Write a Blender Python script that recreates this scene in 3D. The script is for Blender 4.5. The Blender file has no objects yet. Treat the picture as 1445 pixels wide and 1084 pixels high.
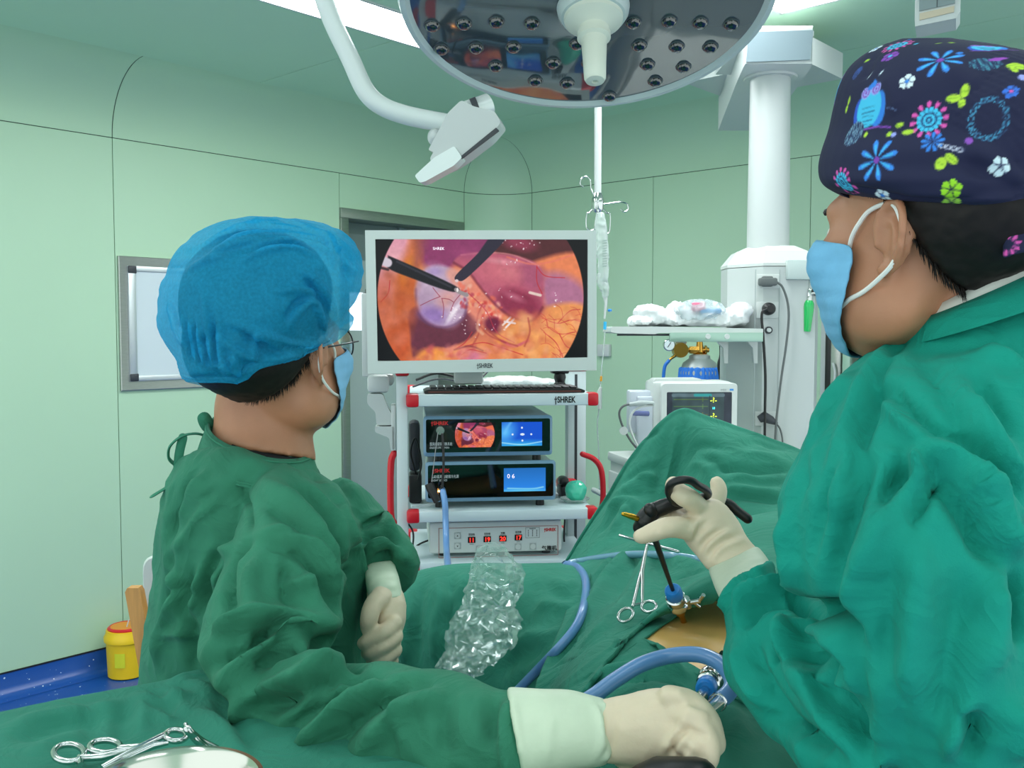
import bpy, bmesh, math, random
import numpy as np
from mathutils import Vector, Matrix, noise
from mathutils.bvhtree import BVHTree

random.seed(7)
RNG = np.random.default_rng(7)
SC = bpy.context.scene
COL = SC.collection
A = np.array

# ------------------------------------------------------------------ camera geometry
W, H, F = 1445.0, 1084.0, 1336.0
CX, CY, HOR = 722.5, 542.0, 470.0
TH = math.atan((CY - HOR) / F)
CAMZ = 1.55
CAM = A([0.0, 0.0, CAMZ])
FWD = A([0, math.cos(TH), -math.sin(TH)])
UPV = A([0, math.sin(TH), math.cos(TH)])
RGT = A([1.0, 0, 0])


def ray(px, py):
    return FWD + (px - CX) / F * RGT + (CY - py) / F * UPV


def P(px, py, Y):
    """point of the place seen at px, py that lies Y metres in front of the camera"""
    d = ray(px, py)
    return CAM + d * (Y / d[1])


def onplane(px, py, p0, n):
    d = ray(px, py)
    t = np.dot(A(p0) - CAM, n) / np.dot(d, n)
    return CAM + d * t


def unit(v):
    v = A(v, float)
    return v / max(np.linalg.norm(v), 1e-12)


class Fr:
    """a local frame: ux right, uy away, uz up"""

    def __init__(s, o, ang=0.0, ux=None, uz=None):
        s.o = A(o, float)
        if ux is None:
            s.ux = A([math.cos(ang), math.sin(ang), 0])
            s.uz = A([0, 0, 1.0])
        else:
            s.ux = unit(ux)
            s.uz = unit(A(uz) - np.dot(uz, s.ux) * s.ux)
        s.uy = np.cross(s.uz, s.ux)

    def pt(s, x, y, z):
        return s.o + x * s.ux + y * s.uy + z * s.uz

    def at(s, px, py, y=0.0):
        """local x, z of a pixel on the plane y = const"""
        p = onplane(px, py, s.o + y * s.uy, s.uy) - s.o
        return np.dot(p, s.ux), np.dot(p, s.uz)

    def atz(s, px, py, z):
        p = onplane(px, py, s.o + z * s.uz, s.uz) - s.o
        return np.dot(p, s.ux), np.dot(p, s.uy)


# ------------------------------------------------------------------ materials
def lin(c):
    out = []
    for v in c[:3]:
        v = v / 255.0
        out.append(v / 12.92 if v <= 0.04045 else ((v + 0.055) / 1.055) ** 2.4)
    return (*out, 1.0)


MATS = {}


def mat(name, rgb, rough=0.5, metal=0.0, spec=0.5, var=0.0, vscale=8.0, bump=0.0, bscale=60.0, coat=0.0, emit=None, estr=0.0,
        trans=0.0, alpha=1.0, sheen=0.0, sss=0.0, ior=None, aniso=None, rvar=0.0, wrinkle=0.0, wscale=16.0):
    if name in MATS:
        return MATS[name]
    m = bpy.data.materials.new(name)
    m.use_nodes = True
    nt = m.node_tree
    b = nt.nodes['Principled BSDF']
    b.inputs['Base Color'].default_value = lin(rgb)
    b.inputs['Roughness'].default_value = rough
    b.inputs['Metallic'].default_value = metal
    b.inputs['Specular IOR Level'].default_value = spec
    b.inputs['Coat Weight'].default_value = coat
    b.inputs['Coat Roughness'].default_value = 0.03
    b.inputs['Transmission Weight'].default_value = trans
    b.inputs['Alpha'].default_value = alpha
    b.inputs['Sheen Weight'].default_value = sheen
    if sss:
        b.inputs['Subsurface Weight'].default_value = sss
        b.inputs['Subsurface Scale'].default_value = 0.01
        b.inputs['Subsurface Radius'].default_value = (1.0, 0.4, 0.25)
    if ior:
        b.inputs['IOR'].default_value = ior
    if emit:
        b.inputs['Emission Color'].default_value = lin(emit)
        b.inputs['Emission Strength'].default_value = estr
    tc = nt.nodes.new('ShaderNodeTexCoord')
    mp = nt.nodes.new('ShaderNodeMapping')
    nt.links.new(tc.outputs['Object'], mp.inputs['Vector'])
    if aniso:
        mp.inputs['Scale'].default_value = aniso
    if var or rvar:
        n = nt.nodes.new('ShaderNodeTexNoise')
        n.inputs['Scale'].default_value = vscale
        n.inputs['Detail'].default_value = 4
        nt.links.new(mp.outputs[0], n.inputs['Vector'])
        if var:
            r = nt.nodes.new('ShaderNodeValToRGB')
            c0 = lin(rgb)
            r.color_ramp.elements[0].position = 0.3
            r.color_ramp.elements[1].position = 0.7
            r.color_ramp.elements[0].color = tuple(max(0, v * (1 - var)) for v in c0[:3]) + (1,)
            r.color_ramp.elements[1].color = tuple(min(1, v * (1 + var)) for v in c0[:3]) + (1,)
            nt.links.new(n.outputs['Fac'], r.inputs['Fac'])
            nt.links.new(r.outputs['Color'], b.inputs['Base Color'])
        if rvar:
            mr = nt.nodes.new('ShaderNodeMapRange')
            mr.inputs['To Min'].default_value = max(0, rough - rvar)
            mr.inputs['To Max'].default_value = min(1, rough + rvar)
            nt.links.new(n.outputs['Fac'], mr.inputs['Value'])
            nt.links.new(mr.outputs[0], b.inputs['Roughness'])
    if bump:
        n2 = nt.nodes.new('ShaderNodeTexNoise')
        n2.inputs['Scale'].default_value = bscale
        n2.inputs['Detail'].default_value = 3
        nt.links.new(mp.outputs[0], n2.inputs['Vector'])
        bp = nt.nodes.new('ShaderNodeBump')
        bp.inputs['Strength'].default_value = bump
        bp.inputs['Distance'].default_value = 0.002
        nt.links.new(n2.outputs['Fac'], bp.inputs['Height'])
        nt.links.new(bp.outputs[0], b.inputs['Normal'])
        if wrinkle:                              # soft creasing of washed cotton
            n3 = nt.nodes.new('ShaderNodeTexNoise')
            n3.inputs['Scale'].default_value = wscale
            n3.inputs['Detail'].default_value = 2.5
            n3.inputs['Distortion'].default_value = 1.4
            ab = nt.nodes.new('ShaderNodeMath')
            ab.operation = 'SUBTRACT'
            ab.inputs[1].default_value = 0.5
            a2 = nt.nodes.new('ShaderNodeMath')
            a2.operation = 'ABSOLUTE'
            nt.links.new(mp.outputs[0], n3.inputs['Vector'])
            nt.links.new(n3.outputs['Fac'], ab.inputs[0])
            nt.links.new(ab.outputs[0], a2.inputs[0])
            b3 = nt.nodes.new('ShaderNodeBump')
            b3.invert = True
            b3.inputs['Strength'].default_value = wrinkle
            b3.inputs['Distance'].default_value = 0.02
            nt.links.new(a2.outputs[0], b3.inputs['Height'])
            nt.links.new(b3.outputs[0], bp.inputs['Normal'])
    MATS[name] = m
    return m


def attr_mat(name, rough=0.8, emit=0.0, gloss=0.0, sheen=0.0):
    """material that takes its colour from the mesh's own 'Col' attribute (prints and screen pictures)"""
    if name in MATS:
        return MATS[name]
    m = bpy.data.materials.new(name)
    m.use_nodes = True
    nt = m.node_tree
    b = nt.nodes['Principled BSDF']
    at = nt.nodes.new('ShaderNodeAttribute')
    at.attribute_name = 'Col'
    b.inputs['Roughness'].default_value = rough
    if emit:
        b.inputs['Base Color'].default_value = (0.004, 0.004, 0.005, 1)
        nt.links.new(at.outputs['Color'], b.inputs['Emission Color'])
        b.inputs['Emission Strength'].default_value = emit
        b.inputs['Specular IOR Level'].default_value = 0.2
    else:
        nt.links.new(at.outputs['Color'], b.inputs['Base Color'])
    b.inputs['Coat Weight'].default_value = gloss
    b.inputs['Sheen Weight'].default_value = sheen
    MATS[name] = m
    return m


# ------------------------------------------------------------------ mesh builder
class MB:
    def __init__(s):
        s.v, s.f = [], []

    def add(s, verts, faces):
        o = len(s.v)
        s.v.extend([tuple(map(float, p)) for p in verts])
        s.f.extend([tuple(i + o for i in f) for f in faces])
        return s

    def box(s, c, size, fr=None, bevel=0.0, seg=2):
        bm = bmesh.new()
        bmesh.ops.create_cube(bm, size=1.0)
        for v in bm.verts:
            v.co = Vector((v.co.x * size[0], v.co.y * size[1], v.co.z * size[2]))
        if bevel:
            bmesh.ops.bevel(bm, geom=bm.edges[:], offset=min(bevel, min(size) * 0.49), segments=seg, profile=0.5, affect='EDGES', clamp_overlap=True)
        bm.verts.index_update()
        if fr is None:
            vs = [A(c) + A(v.co) for v in bm.verts]
        else:
            vs = [A(c) + v.co.x * fr.ux + v.co.y * fr.uy + v.co.z * fr.uz for v in bm.verts]
        s.add(vs, [[v.index for v in f.verts] for f in bm.faces])
        bm.free()
        return s

    def fbox(s, fr, x0, x1, y0, y1, z0, z1, bevel=0.0, seg=2):
        return s.box(fr.pt((x0 + x1) / 2, (y0 + y1) / 2, (z0 + z1) / 2), (abs(x1 - x0), abs(y1 - y0), abs(z1 - z0)), fr, bevel, seg)

    def loft(s, rings, cap=True, closed=False):
        n = len(rings[0])
        o = len(s.v)
        for r in rings:
            s.v.extend([tuple(map(float, p)) for p in r])
        m = len(rings)
        for i in range(m if closed else m - 1):
            a, b = o + i * n, o + ((i + 1) % m) * n
            for j in range(n):
                k = (j + 1) % n
                s.f.append((a + j, a + k, b + k, b + j))
        if cap and not closed:
            s.f.append(tuple(o + j for j in reversed(range(n))))
            s.f.append(tuple(o + (m - 1) * n + j for j in range(n)))
        return s

    def tube(s, pts, r, seg=12, cap=True, flat=1.0, closed=False, round_ends=False):
        pts = [A(p, float) for p in pts]
        n = len(pts)
        rs = list(r) if hasattr(r, '__len__') else [r] * n
        if round_ends:
            for end in (0, 1):
                i, j = (0, 1) if end == 0 else (len(pts) - 1, len(pts) - 2)
                d = unit(pts[i] - pts[j])
                p, q = pts[i], rs[i]
                for k, a in enumerate((30, 55, 75, 88)):
                    np_, nr = p + d * q * math.sin(math.radians(a)), q * math.cos(math.radians(a))
                    if end == 0:
                        pts.insert(0, np_)
                        rs.insert(0, nr)
                    else:
                        pts.append(np_)
                        rs.append(nr)
            n = len(pts)
        tg = []
        for i in range(n):
            if closed:
                t = pts[(i + 1) % n] - pts[i - 1]
            else:
                t = pts[min(i + 1, n - 1)] - pts[max(i - 1, 0)]
            tg.append(unit(t))
        up = A([0, 0, 1.0]) if abs(tg[0][2]) < 0.9 else A([0, 1.0, 0])
        nrm = unit(np.cross(tg[0], up))
        rings = []
        for i in range(n):
            nrm = unit(nrm - np.dot(nrm, tg[i]) * tg[i])
            bi = np.cross(tg[i], nrm)
            rings.append([pts[i] + rs[i] * (math.cos(a) * nrm + flat * math.sin(a) * bi) for a in np.linspace(0, 2 * math.pi, seg, endpoint=False)])
        return s.loft(rings, cap, closed)

    def lathe(s, prof, o, axis=(0, 0, 1), seg=32, cap=True, ref=None):
        """prof: list of (radius, height along the axis)"""
        ax = unit(axis)
        u = unit(ref) if ref is not None else (A([1.0, 0, 0]) if abs(ax[0]) < 0.9 else A([0, 1.0, 0]))
        u = unit(u - np.dot(u, ax) * ax)
        w = np.cross(ax, u)
        rings = [[A(o) + h * ax + r * (math.cos(a) * u + math.sin(a) * w) for a in np.linspace(0, 2 * math.pi, seg, endpoint=False)] for r, h in prof]
        return s.loft(rings, cap)

    def prism(s, poly, fr, y0, y1):
        """poly: list of local (x, z); extruded from y0 to y1"""
        n = len(poly)
        vs = [fr.pt(x, y0, z) for x, z in poly] + [fr.pt(x, y1, z) for x, z in poly]
        fs = [tuple(range(n)), tuple(reversed(range(n, 2 * n)))]
        for i in range(n):
            j = (i + 1) % n
            fs.append((j, i, n + i, n + j))
        return s.add(vs, fs)

    def ball(s, c, r, u=16, v=10, fr=None):
        r = r if hasattr(r, '__len__') else (r, r, r)
        fr = fr or Fr((0, 0, 0))
        rings = []
        for i in range(v + 1):
            t = math.pi * (0.02 + 0.96 * i / v)
            rings.append([A(c) + r[0] * math.sin(t) * math.cos(a) * fr.ux + r[1] * math.sin(t) * math.sin(a) * fr.uy - r[2] * math.cos(t) * fr.uz
                          for a in np.linspace(0, 2 * math.pi, u, endpoint=False)])
        return s.loft(rings)

    def mesh(s, name='mesh'):
        me = bpy.data.meshes.new(name)
        me.from_pydata(s.v, [], s.f)
        me.validate()
        bm = bmesh.new()
        bm.from_mesh(me)
        bmesh.ops.recalc_face_normals(bm, faces=bm.faces)
        bm.to_mesh(me)
        bm.free()
        return me

    def build(s, name, m, parent=None, smooth=40):
        return link(name, s.mesh(name), m, parent, smooth)


def link(name, me, m, parent=None, smooth=40):
    o = bpy.data.objects.new(name, me)
    me.name = name
    if m is not None and not me.materials:
        me.materials.append(m)
    if smooth:
        me.polygons.foreach_set('use_smooth', [True] * len(me.polygons))
        if smooth < 180:
            me.set_sharp_from_angle(angle=math.radians(smooth))
    COL.objects.link(o)
    if parent is not None:
        o.parent = parent
        o.matrix_parent_inverse = Matrix.Translation(-(root_loc(parent)))
    return o


def root_loc(o):
    v = Vector((0, 0, 0))
    while o is not None:
        v += o.location
        o = o.parent
        break
    return v


def thing(name, label, cat, loc=(0, 0, 0), group=None):
    o = bpy.data.objects.new(name, None)
    o.empty_display_size = 0.05
    COL.objects.link(o)
    o.location = Vector([float(x) for x in loc])
    return tag(o, label, cat, group)


def tag(o, label, cat, group=None, kind=None):
    o['label'] = label
    o['category'] = cat
    if group:
        o['group'] = group
    if kind:
        o['kind'] = kind
    return o


def struct(o):
    o['kind'] = 'structure'
    return o


def spline(pts, n=8, closed=False):
    """Catmull-Rom through points of any dimension"""
    p = [A(q, float) for q in pts]
    m = len(p)
    out = []
    rng_ = range(m) if closed else range(m - 1)
    for i in rng_:
        if closed:
            a, b, c, d = p[(i - 1) % m], p[i], p[(i + 1) % m], p[(i + 2) % m]
        else:
            a = p[i - 1] if i > 0 else 2 * p[0] - p[1]
            b, c = p[i], p[i + 1]
            d = p[i + 2] if i + 2 < m else 2 * p[-1] - p[-2]
        for k in range(n):
            t = k / n
            out.append(0.5 * ((2 * b) + (c - a) * t + (2 * a - 5 * b + 4 * c - d) * t * t + (3 * b - a - 3 * c + d) * t ** 3))
    if not closed:
        out.append(p[-1])
    return out


def pspline(pix, n=8):
    """smooth 3-D curve through (px, py, Y) points"""
    return spline([P(*q) for q in pix], n)


def text(name, s, fr, x, z, size, m, parent, y=-0.001, depth=0.0003, align='CENTER', squeeze=1.0, bold=0.0):
    """lettering lying on the front of a frame: baseline at local x, z"""
    cu = bpy.data.curves.new(name, 'FONT')
    cu.body = s
    cu.size = size
    cu.align_x = align
    cu.extrude = depth
    cu.offset = bold
    cu.resolution_u = 3
    o = bpy.data.objects.new('t', cu)
    COL.objects.link(o)
    dg = bpy.context.evaluated_depsgraph_get()
    me = bpy.data.meshes.new_from_object(o.evaluated_get(dg), depsgraph=dg)
    bpy.data.objects.remove(o)
    for v in me.vertices:
        c = v.co.copy()
        v.co = Vector(fr.pt(x + c.x * squeeze, y - c.z, z + c.y))
    me.materials.clear()
    return link(name, me, m, parent, 0)


# ------------------------------------------------------------------ sculpting: union, smoothing, folds
def remesh(mb, voxel, smooth=4):
    """union of closed shapes as one continuous skin; returns V, F (numpy verts, face list)"""
    me = mb.mesh('tmp')
    o = bpy.data.objects.new('tmp', me)
    COL.objects.link(o)
    md = o.modifiers.new('r', 'REMESH')
    md.mode = 'VOXEL'
    md.voxel_size = voxel
    dg = bpy.context.evaluated_depsgraph_get()
    m2 = bpy.data.meshes.new_from_object(o.evaluated_get(dg), depsgraph=dg)
    bpy.data.objects.remove(o)
    V, Fs, E = arrays(m2)
    bpy.data.meshes.remove(m2)
    for _ in range(smooth):
        V = lap(V, E, 0.5)
    return V, Fs, E


def arrays(me):
    V = np.empty(len(me.vertices) * 3)
    me.vertices.foreach_get('co', V)
    E = np.empty(len(me.edges) * 2, int)
    me.edges.foreach_get('vertices', E)
    Fs = [tuple(p.vertices) for p in me.polygons]
    return V.reshape(-1, 3), Fs, E.reshape(-1, 2)


def lap(V, E, k=0.5, mask=None):
    S = np.zeros_like(V)
    C = np.zeros(len(V))
    for c in range(3):
        S[:, c] = np.bincount(E[:, 0], V[E[:, 1], c], len(V)) + np.bincount(E[:, 1], V[E[:, 0], c], len(V))
    C = np.bincount(E[:, 0], minlength=len(V)) + np.bincount(E[:, 1], minlength=len(V))
    T = S / np.maximum(C, 1)[:, None]
    kk = k if mask is None else (k * mask)[:, None]
    return V + kk * (T - V)


def vnormals(V, Fs):
    q = A([f if len(f) == 4 else (f[0], f[1], f[2], f[2]) for f in Fs if len(f) in (3, 4)])
    n = np.cross(V[q[:, 2]] - V[q[:, 0]], V[q[:, 3]] - V[q[:, 1]])
    N = np.zeros_like(V)
    for k in range(4):
        for c in range(3):
            N[:, c] += np.bincount(q[:, k], n[:, c], len(V))
    return N / np.maximum(np.linalg.norm(N, axis=1), 1e-12)[:, None]


def to_mesh(name, V, Fs):
    me = bpy.data.meshes.new(name)
    me.from_pydata([tuple(p) for p in V], [], Fs)
    return me


def folds(V, Fs, strokes, src=None, gain=1.0):
    """strokes: (pixels [(x, y), ...], width m, height m): a ridge (height > 0) or a crease (< 0) laid on the cloth along a line,
    found by looking at the cloth from the camera; the displacement is along the cloth's normal."""
    N = vnormals(V, Fs)
    bvh = BVHTree.FromPolygons([tuple(p) for p in V], Fs)
    D = np.zeros(len(V))
    for st_ in strokes:
        pxs, w, h = st_[0], st_[1], st_[2]
        pts = []
        for q in spline(pxs, 7):
            d = ray(*q)
            hit = bvh.ray_cast(Vector(CAM), Vector(d).normalized())
            if hit[0] is not None:
                if pts and np.linalg.norm(A(hit[0]) - pts[-1]) > 0.12:
                    continue
                pts.append(A(hit[0]))
        if len(pts) < 2:
            continue
        pts = A(pts)
        lo, hi = pts.min(0) - 3 * w, pts.max(0) + 3 * w
        idx = np.where(np.all((V > lo) & (V < hi), axis=1))[0]
        if not len(idx):
            continue
        best = np.full(len(idx), 9.0)
        par = np.zeros(len(idx))
        X = V[idx]
        L = len(pts) - 1
        for i in range(L):
            a, b = pts[i], pts[i + 1]
            ab = b - a
            l2 = max(np.dot(ab, ab), 1e-12)
            t = np.clip((X - a) @ ab / l2, 0, 1)
            dd = np.linalg.norm(X - (a + t[:, None] * ab), axis=1)
            k = dd < best
            best[k] = dd[k]
            par[k] = (i + t[k]) / L
        taper = np.minimum(1, np.minimum(par, 1 - par) * 3.5 + (st_[3] if len(st_) > 3 else 0.15))
        D[idx] += gain * h * np.exp(-(best / w) ** 2) * taper
    return V + N * D[:, None]


def ripple(V, Fs, amp, scale, stretch=(1, 1, 1), seed=0.0):
    N = vnormals(V, Fs)
    s = A(stretch, float) * scale
    D = A([noise.noise(Vector((p[0] * s[0] + seed, p[1] * s[1] + seed, p[2] * s[2] - seed))) for p in V])
    return V + N * (D * amp)[:, None]


def ridged(V, Fs, amp, scale, stretch=(1, 1, 1), seed=0.0, sharp=2.0):
    """cloth-like sharp creases: ridged noise along the normal"""
    N = vnormals(V, Fs)
    s = A(stretch, float) * scale
    D = A([(1 - abs(noise.noise(Vector((p[0] * s[0] + seed, p[1] * s[1] + seed, p[2] * s[2] - seed))))) ** sharp for p in V])
    return V + N * ((D - 0.5) * amp)[:, None]


def esec(a, b, Y, hd, n=28, Yb=None):
    """a cross-section of a body seen between two pixels a and b, Y metres away, hd metres deep each way"""
    p, q = P(a[0], a[1], Y), P(b[0], b[1], Yb if Yb else Y)
    c, h = (p + q) / 2, (q - p) / 2
    v = unit(c - CAM)
    v = unit(v - np.dot(v, unit(h)) * unit(h))
    return [c + math.cos(t) * h + math.sin(t) * hd * v for t in np.linspace(0, 2 * math.pi, n, endpoint=False)]


def ssec(secs, k=4, n=28):
    """interpolate sections ((x,y),(x,y),Y,hd) smoothly"""
    q = spline([A([s[0][0], s[0][1], s[1][0], s[1][1], s[2], s[3]], float) for s in secs], k)
    return [esec((r[0], r[1]), (r[2], r[3]), r[4], r[5], n) for r in q]


def limb(pts, k=4):
    """pts: (px, py, Y, radius m) -> centre line and radii"""
    q = spline([A(list(P(p[0], p[1], p[2])) + [p[3]]) for p in pts], k)
    return [r[:3] for r in q], [float(r[3]) for r in q]


def sheet(rows, nu=10, nv=10):
    """rows: equal-length lists of (px, py, Y); smooth surface through them. returns V, F, E, (nu_total, nv_total)"""
    g = [spline([P(*q) for q in r], nu) for r in rows]
    cols = [spline([g[i][j] for i in range(len(g))], nv) for j in range(len(g[0]))]
    nj, ni = len(cols), len(cols[0])
    V = A([cols[j][i] for i in range(ni) for j in range(nj)])
    Fs = [(i * nj + j, i * nj + j + 1, (i + 1) * nj + j + 1, (i + 1) * nj + j) for i in range(ni - 1) for j in range(nj - 1)]
    E = A([(i * nj + j, i * nj + j + 1) for i in range(ni) for j in range(nj - 1)] + [(i * nj + j, (i + 1) * nj + j) for i in range(ni - 1) for j in range(nj)])
    return V, Fs, E


def solid(o, t=0.002):
    md = o.modifiers.new('thickness', 'SOLIDIFY')
    md.thickness = t
    md.offset = 0
    return o


# ------------------------------------------------------------------ small painter for screen pictures and printed cloth
def to_lin(img):
    v = np.clip(img / 255.0, 0, 1)
    return np.where(v <= 0.04045, v / 12.92, ((v + 0.055) / 1.055) ** 2.4)


class Paint:
    def __init__(s, w, h, x0, x1, y0, y1, bg):
        s.w, s.h = w, h
        s.X, s.Y = np.meshgrid(np.linspace(x0, x1, w), np.linspace(y0, y1, h))
        s.img = np.zeros((h, w, 3)) + A(bg, float)

    def put(s, m, c):
        m = np.clip(m, 0, 1)[..., None]
        s.img = s.img * (1 - m) + A(c, float) * m

    def ell(s, cx, cy, rx, ry, c, rot=0.0, soft=0.15, k=1.0):
        x, y = s.X - cx, s.Y - cy
        ca, sa = math.cos(rot), math.sin(rot)
        r = np.sqrt(((x * ca + y * sa) / rx) ** 2 + ((-x * sa + y * ca) / ry) ** 2)
        s.put(k * np.clip((1 + soft - r) / (2 * soft), 0, 1), c)

    def poly(s, pts, c, soft=6.0, k=1.0):
        pts = A(spline(pts, 5, True))
        ins = np.zeros(s.X.shape, bool)
        dist = np.full(s.X.shape, 1e9)
        for i in range(len(pts)):
            (x1, y1), (x2, y2) = pts[i], pts[(i + 1) % len(pts)]
            if y1 != y2:
                cnd = ((y1 > s.Y) != (y2 > s.Y)) & (s.X < (x2 - x1) * (s.Y - y1) / (y2 - y1) + x1)
                ins ^= cnd
            dist = np.minimum(dist, s._d(x1, y1, x2, y2))
        sd = np.where(ins, dist, -dist)
        s.put(k * np.clip(0.5 + sd / (2 * soft), 0, 1), c)

    def _d(s, x1, y1, x2, y2):
        dx, dy = x2 - x1, y2 - y1
        t = np.clip(((s.X - x1) * dx + (s.Y - y1) * dy) / max(dx * dx + dy * dy, 1e-9), 0, 1)
        return np.hypot(s.X - x1 - t * dx, s.Y - y1 - t * dy)

    def line(s, pts, w, c, soft=2.0, k=1.0, smooth=True):
        pts = spline(pts, 5) if smooth and len(pts) > 2 else pts
        d = np.full(s.X.shape, 1e9)
        for a, b in zip(pts[:-1], pts[1:]):
            d = np.minimum(d, s._d(a[0], a[1], b[0], b[1]))
        s.put(k * np.clip((w / 2 - d) / soft + 0.5, 0, 1), c)

    def mottle(s, amp, cell, seed=1):
        r = np.random.default_rng(seed)
        gh, gw = int(s.h / cell) + 3, int(s.w / cell) + 3
        g = r.normal(size=(gh, gw))
        yy, xx = np.arange(s.h) / cell, np.arange(s.w) / cell
        yi, xi = yy.astype(int), xx.astype(int)
        fy, fx = (yy - yi)[:, None], (xx - xi)[None]
        fy, fx = fy * fy * (3 - 2 * fy), fx * fx * (3 - 2 * fx)
        n = (g[yi][:, xi] * (1 - fy) * (1 - fx) + g[yi + 1][:, xi] * fy * (1 - fx) + g[yi][:, xi + 1] * (1 - fy) * fx + g[yi + 1][:, xi + 1] * fy * fx)
        s.img = np.clip(s.img * (1 + amp * n)[..., None], 0, 255)


def picture(name, img, fr, x0, x1, z0, z1, m, parent, y=-0.001):
    """a display surface: a fine grid whose own colours are the picture shown"""
    h, w = img.shape[:2]
    xs, zs = np.linspace(x0, x1, w + 1), np.linspace(z1, z0, h + 1)
    V = [fr.pt(x, y, z) for z in zs for x in xs]
    n = w + 1
    Fs = [(i * n + j, (i + 1) * n + j, (i + 1) * n + j + 1, i * n + j + 1) for i in range(h) for j in range(w)]
    me = to_mesh(name, V, Fs)
    at = me.color_attributes.new('Col', 'FLOAT_COLOR', 'CORNER')
    c = np.ones((h * w, 4, 4), np.float32)
    c[:, :, :3] = to_lin(img).reshape(-1, 1, 3)
    at.data.foreach_set('color', c.ravel())
    return link(name, me, m, parent, 0)
# ------------------------------------------------------------------ palette
m_wall = mat('wall_green_enamel', (179, 212, 182), 0.42, var=0.02, vscale=1.2, spec=0.35)
m_ceil = mat('ceiling_green_enamel', (182, 217, 190), 0.5, var=0.02, vscale=1.0, spec=0.3)
m_seam = mat('panel_joint_dark', (60, 92, 74), 0.8)
m_steel = mat('brushed_steel', (178, 180, 176), 0.32, 0.9, var=0.06, vscale=30, aniso=(1, 1, 12))
m_white = mat('white_enamel', (188, 195, 194), 0.35)
m_whitep = mat('white_plastic', (200, 206, 204), 0.4)
m_grey = mat('grey_plastic', (168, 178, 178), 0.45)
m_black = mat('black_plastic', (18, 19, 21), 0.4)
m_dark = mat('charcoal_plastic', (52, 56, 62), 0.5)
m_red = mat('red_plastic', (205, 22, 38), 0.35)
m_chrome = mat('chrome', (205, 208, 208), 0.12, 1.0)
m_brass = mat('brass', (196, 150, 70), 0.25, 1.0)
m_green = mat('surgical_green_cotton', (54, 124, 98), 0.88, var=0.10, vscale=14, bump=0.25, bscale=700, sheen=0.03, spec=0.2, wrinkle=.35)
m_green2 = mat('bright_green_cotton', (18, 140, 123), 0.85, var=0.08, vscale=10, bump=0.22, bscale=700, sheen=0.02, spec=0.2, wrinkle=.35)
m_drape = mat('drape_green_cotton', (50, 128, 108), 0.88, var=0.10, vscale=12, bump=0.25, bscale=600, sheen=0.03, spec=0.2, wrinkle=.35)

# ------------------------------------------------------------------ room frames
_p0 = onplane(0, 985, (0, 0, 0), A([0, 0, 1.0]))
_d1 = unit(ray(1935, 470) * A([1, 1, 0]))
LW = Fr(_p0, ux=_d1, uz=(0, 0, 1))          # left wall: x along it (away from the camera), -y into the room
U_END = 2.794
RC = 0.303                                    # radius of the rounded corner
_c = LW.pt(U_END + RC, 0, 0)
BW = Fr(LW.pt(U_END + RC, -RC, 0), ux=(_d1[1], -_d1[0], 0), uz=(0, 0, 1))   # right-hand (far) wall
CORNER = LW.pt(U_END, -RC, 0)
ZS, RV = 2.435, 0.305                         # height of the coving joint, coving radius
ZC = ZS + RV
U0, BX1 = -3.2, 3.7
GAP = 0.0035


def wall_panels(fr, rects, name):
    mb = MB()
    for (x0, x1, z0, z1) in rects:
        mb.fbox(fr, x0 + GAP / 2, x1 - GAP / 2, 0.0, 0.012, z0 + GAP / 2, z1 - GAP / 2)
    o = struct(mb.build(name, m_wall, None, 30))
    return o


US, UD0, UD1 = 0.541, LW.at(479, 290)[0], LW.at(654, 320)[0]
ZD = 2.245
wall_panels(LW, [(U0, -0.75, 0.1, ZS), (-0.75, US, 0.1, ZS), (US, UD0, 0.1, ZS), (UD0, U_END, ZD, ZS)], 'wall_left')
sx1, sx2 = BW.at(922, 252)[0], BW.at(1145, 222)[0]
cx0, cx1, cz0, cz1 = 1.955, 3.35, 0.35, 1.935
wall_panels(BW, [(0, sx1, 0.1, ZS), (sx1, sx2, 0.1, ZS), (sx2, cx1, cz1, ZS), (sx2, cx0, 0.1, cz1), (cx0, cx1, 0.1, cz0), (cx1, BX1, 0.1, ZS)], 'wall_back')
# dark joint backing behind the enamel panels
mb = MB()
mb.fbox(LW, U0, UD0 - 0.02, 0.013, 0.02, 0, ZS + 0.02).fbox(LW, UD0 - 0.02, U_END, 0.013, 0.02, ZD + 0.01, ZS + 0.02)
mb.fbox(BW, 0, cx0 - 0.02, 0.013, 0.02, 0, ZS + 0.02).fbox(BW, cx0 - .02, cx1, 0.013, 0.02, cz1 + 0.02, ZS + 0.02).fbox(BW, cx1, BX1, 0.013, 0.02, 0, ZS + 0.02)
struct(mb.build('wall_backing', m_seam, None, 0))


# coving profile: (inset from the wall, height)
def cov(fr, x0, x1, off=0.0, zl=None):
    pr = [(math.sin(a) ** 1, a) for a in np.linspace(0, math.pi / 2, 15)]
    rings = []
    for x in (x0, x1):
        rings.append([fr.pt(x, -RV * (1 - math.cos(a)) + off, ZS + GAP / 2 + (RV - GAP / 2) * math.sin(a) + off * 0.5) for a in np.linspace(0, math.pi / 2, 15)])
    n = 15
    vs = rings[0] + rings[1]
    return vs, [(i, i + 1, n + i + 1, n + i) for i in range(n - 1)]


mb = MB()
for x0, x1 in ((U0, US - GAP / 2), (US + GAP / 2, U_END - GAP / 2)):
    mb.add(*cov(LW, x0, x1))
struct(mb.build('trim_1', m_wall, None, 60))
mb = MB()
mb.add(*cov(BW, GAP / 2, BX1))
struct(mb.build('trim_2', m_wall, None, 60))
mb = MB()
mb.add(*cov(LW, U0, U_END + 0.1, 0.012)).add(*cov(BW, -0.1, BX1, 0.012))
struct(mb.build('trim_3', m_seam, None, 60))


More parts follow.
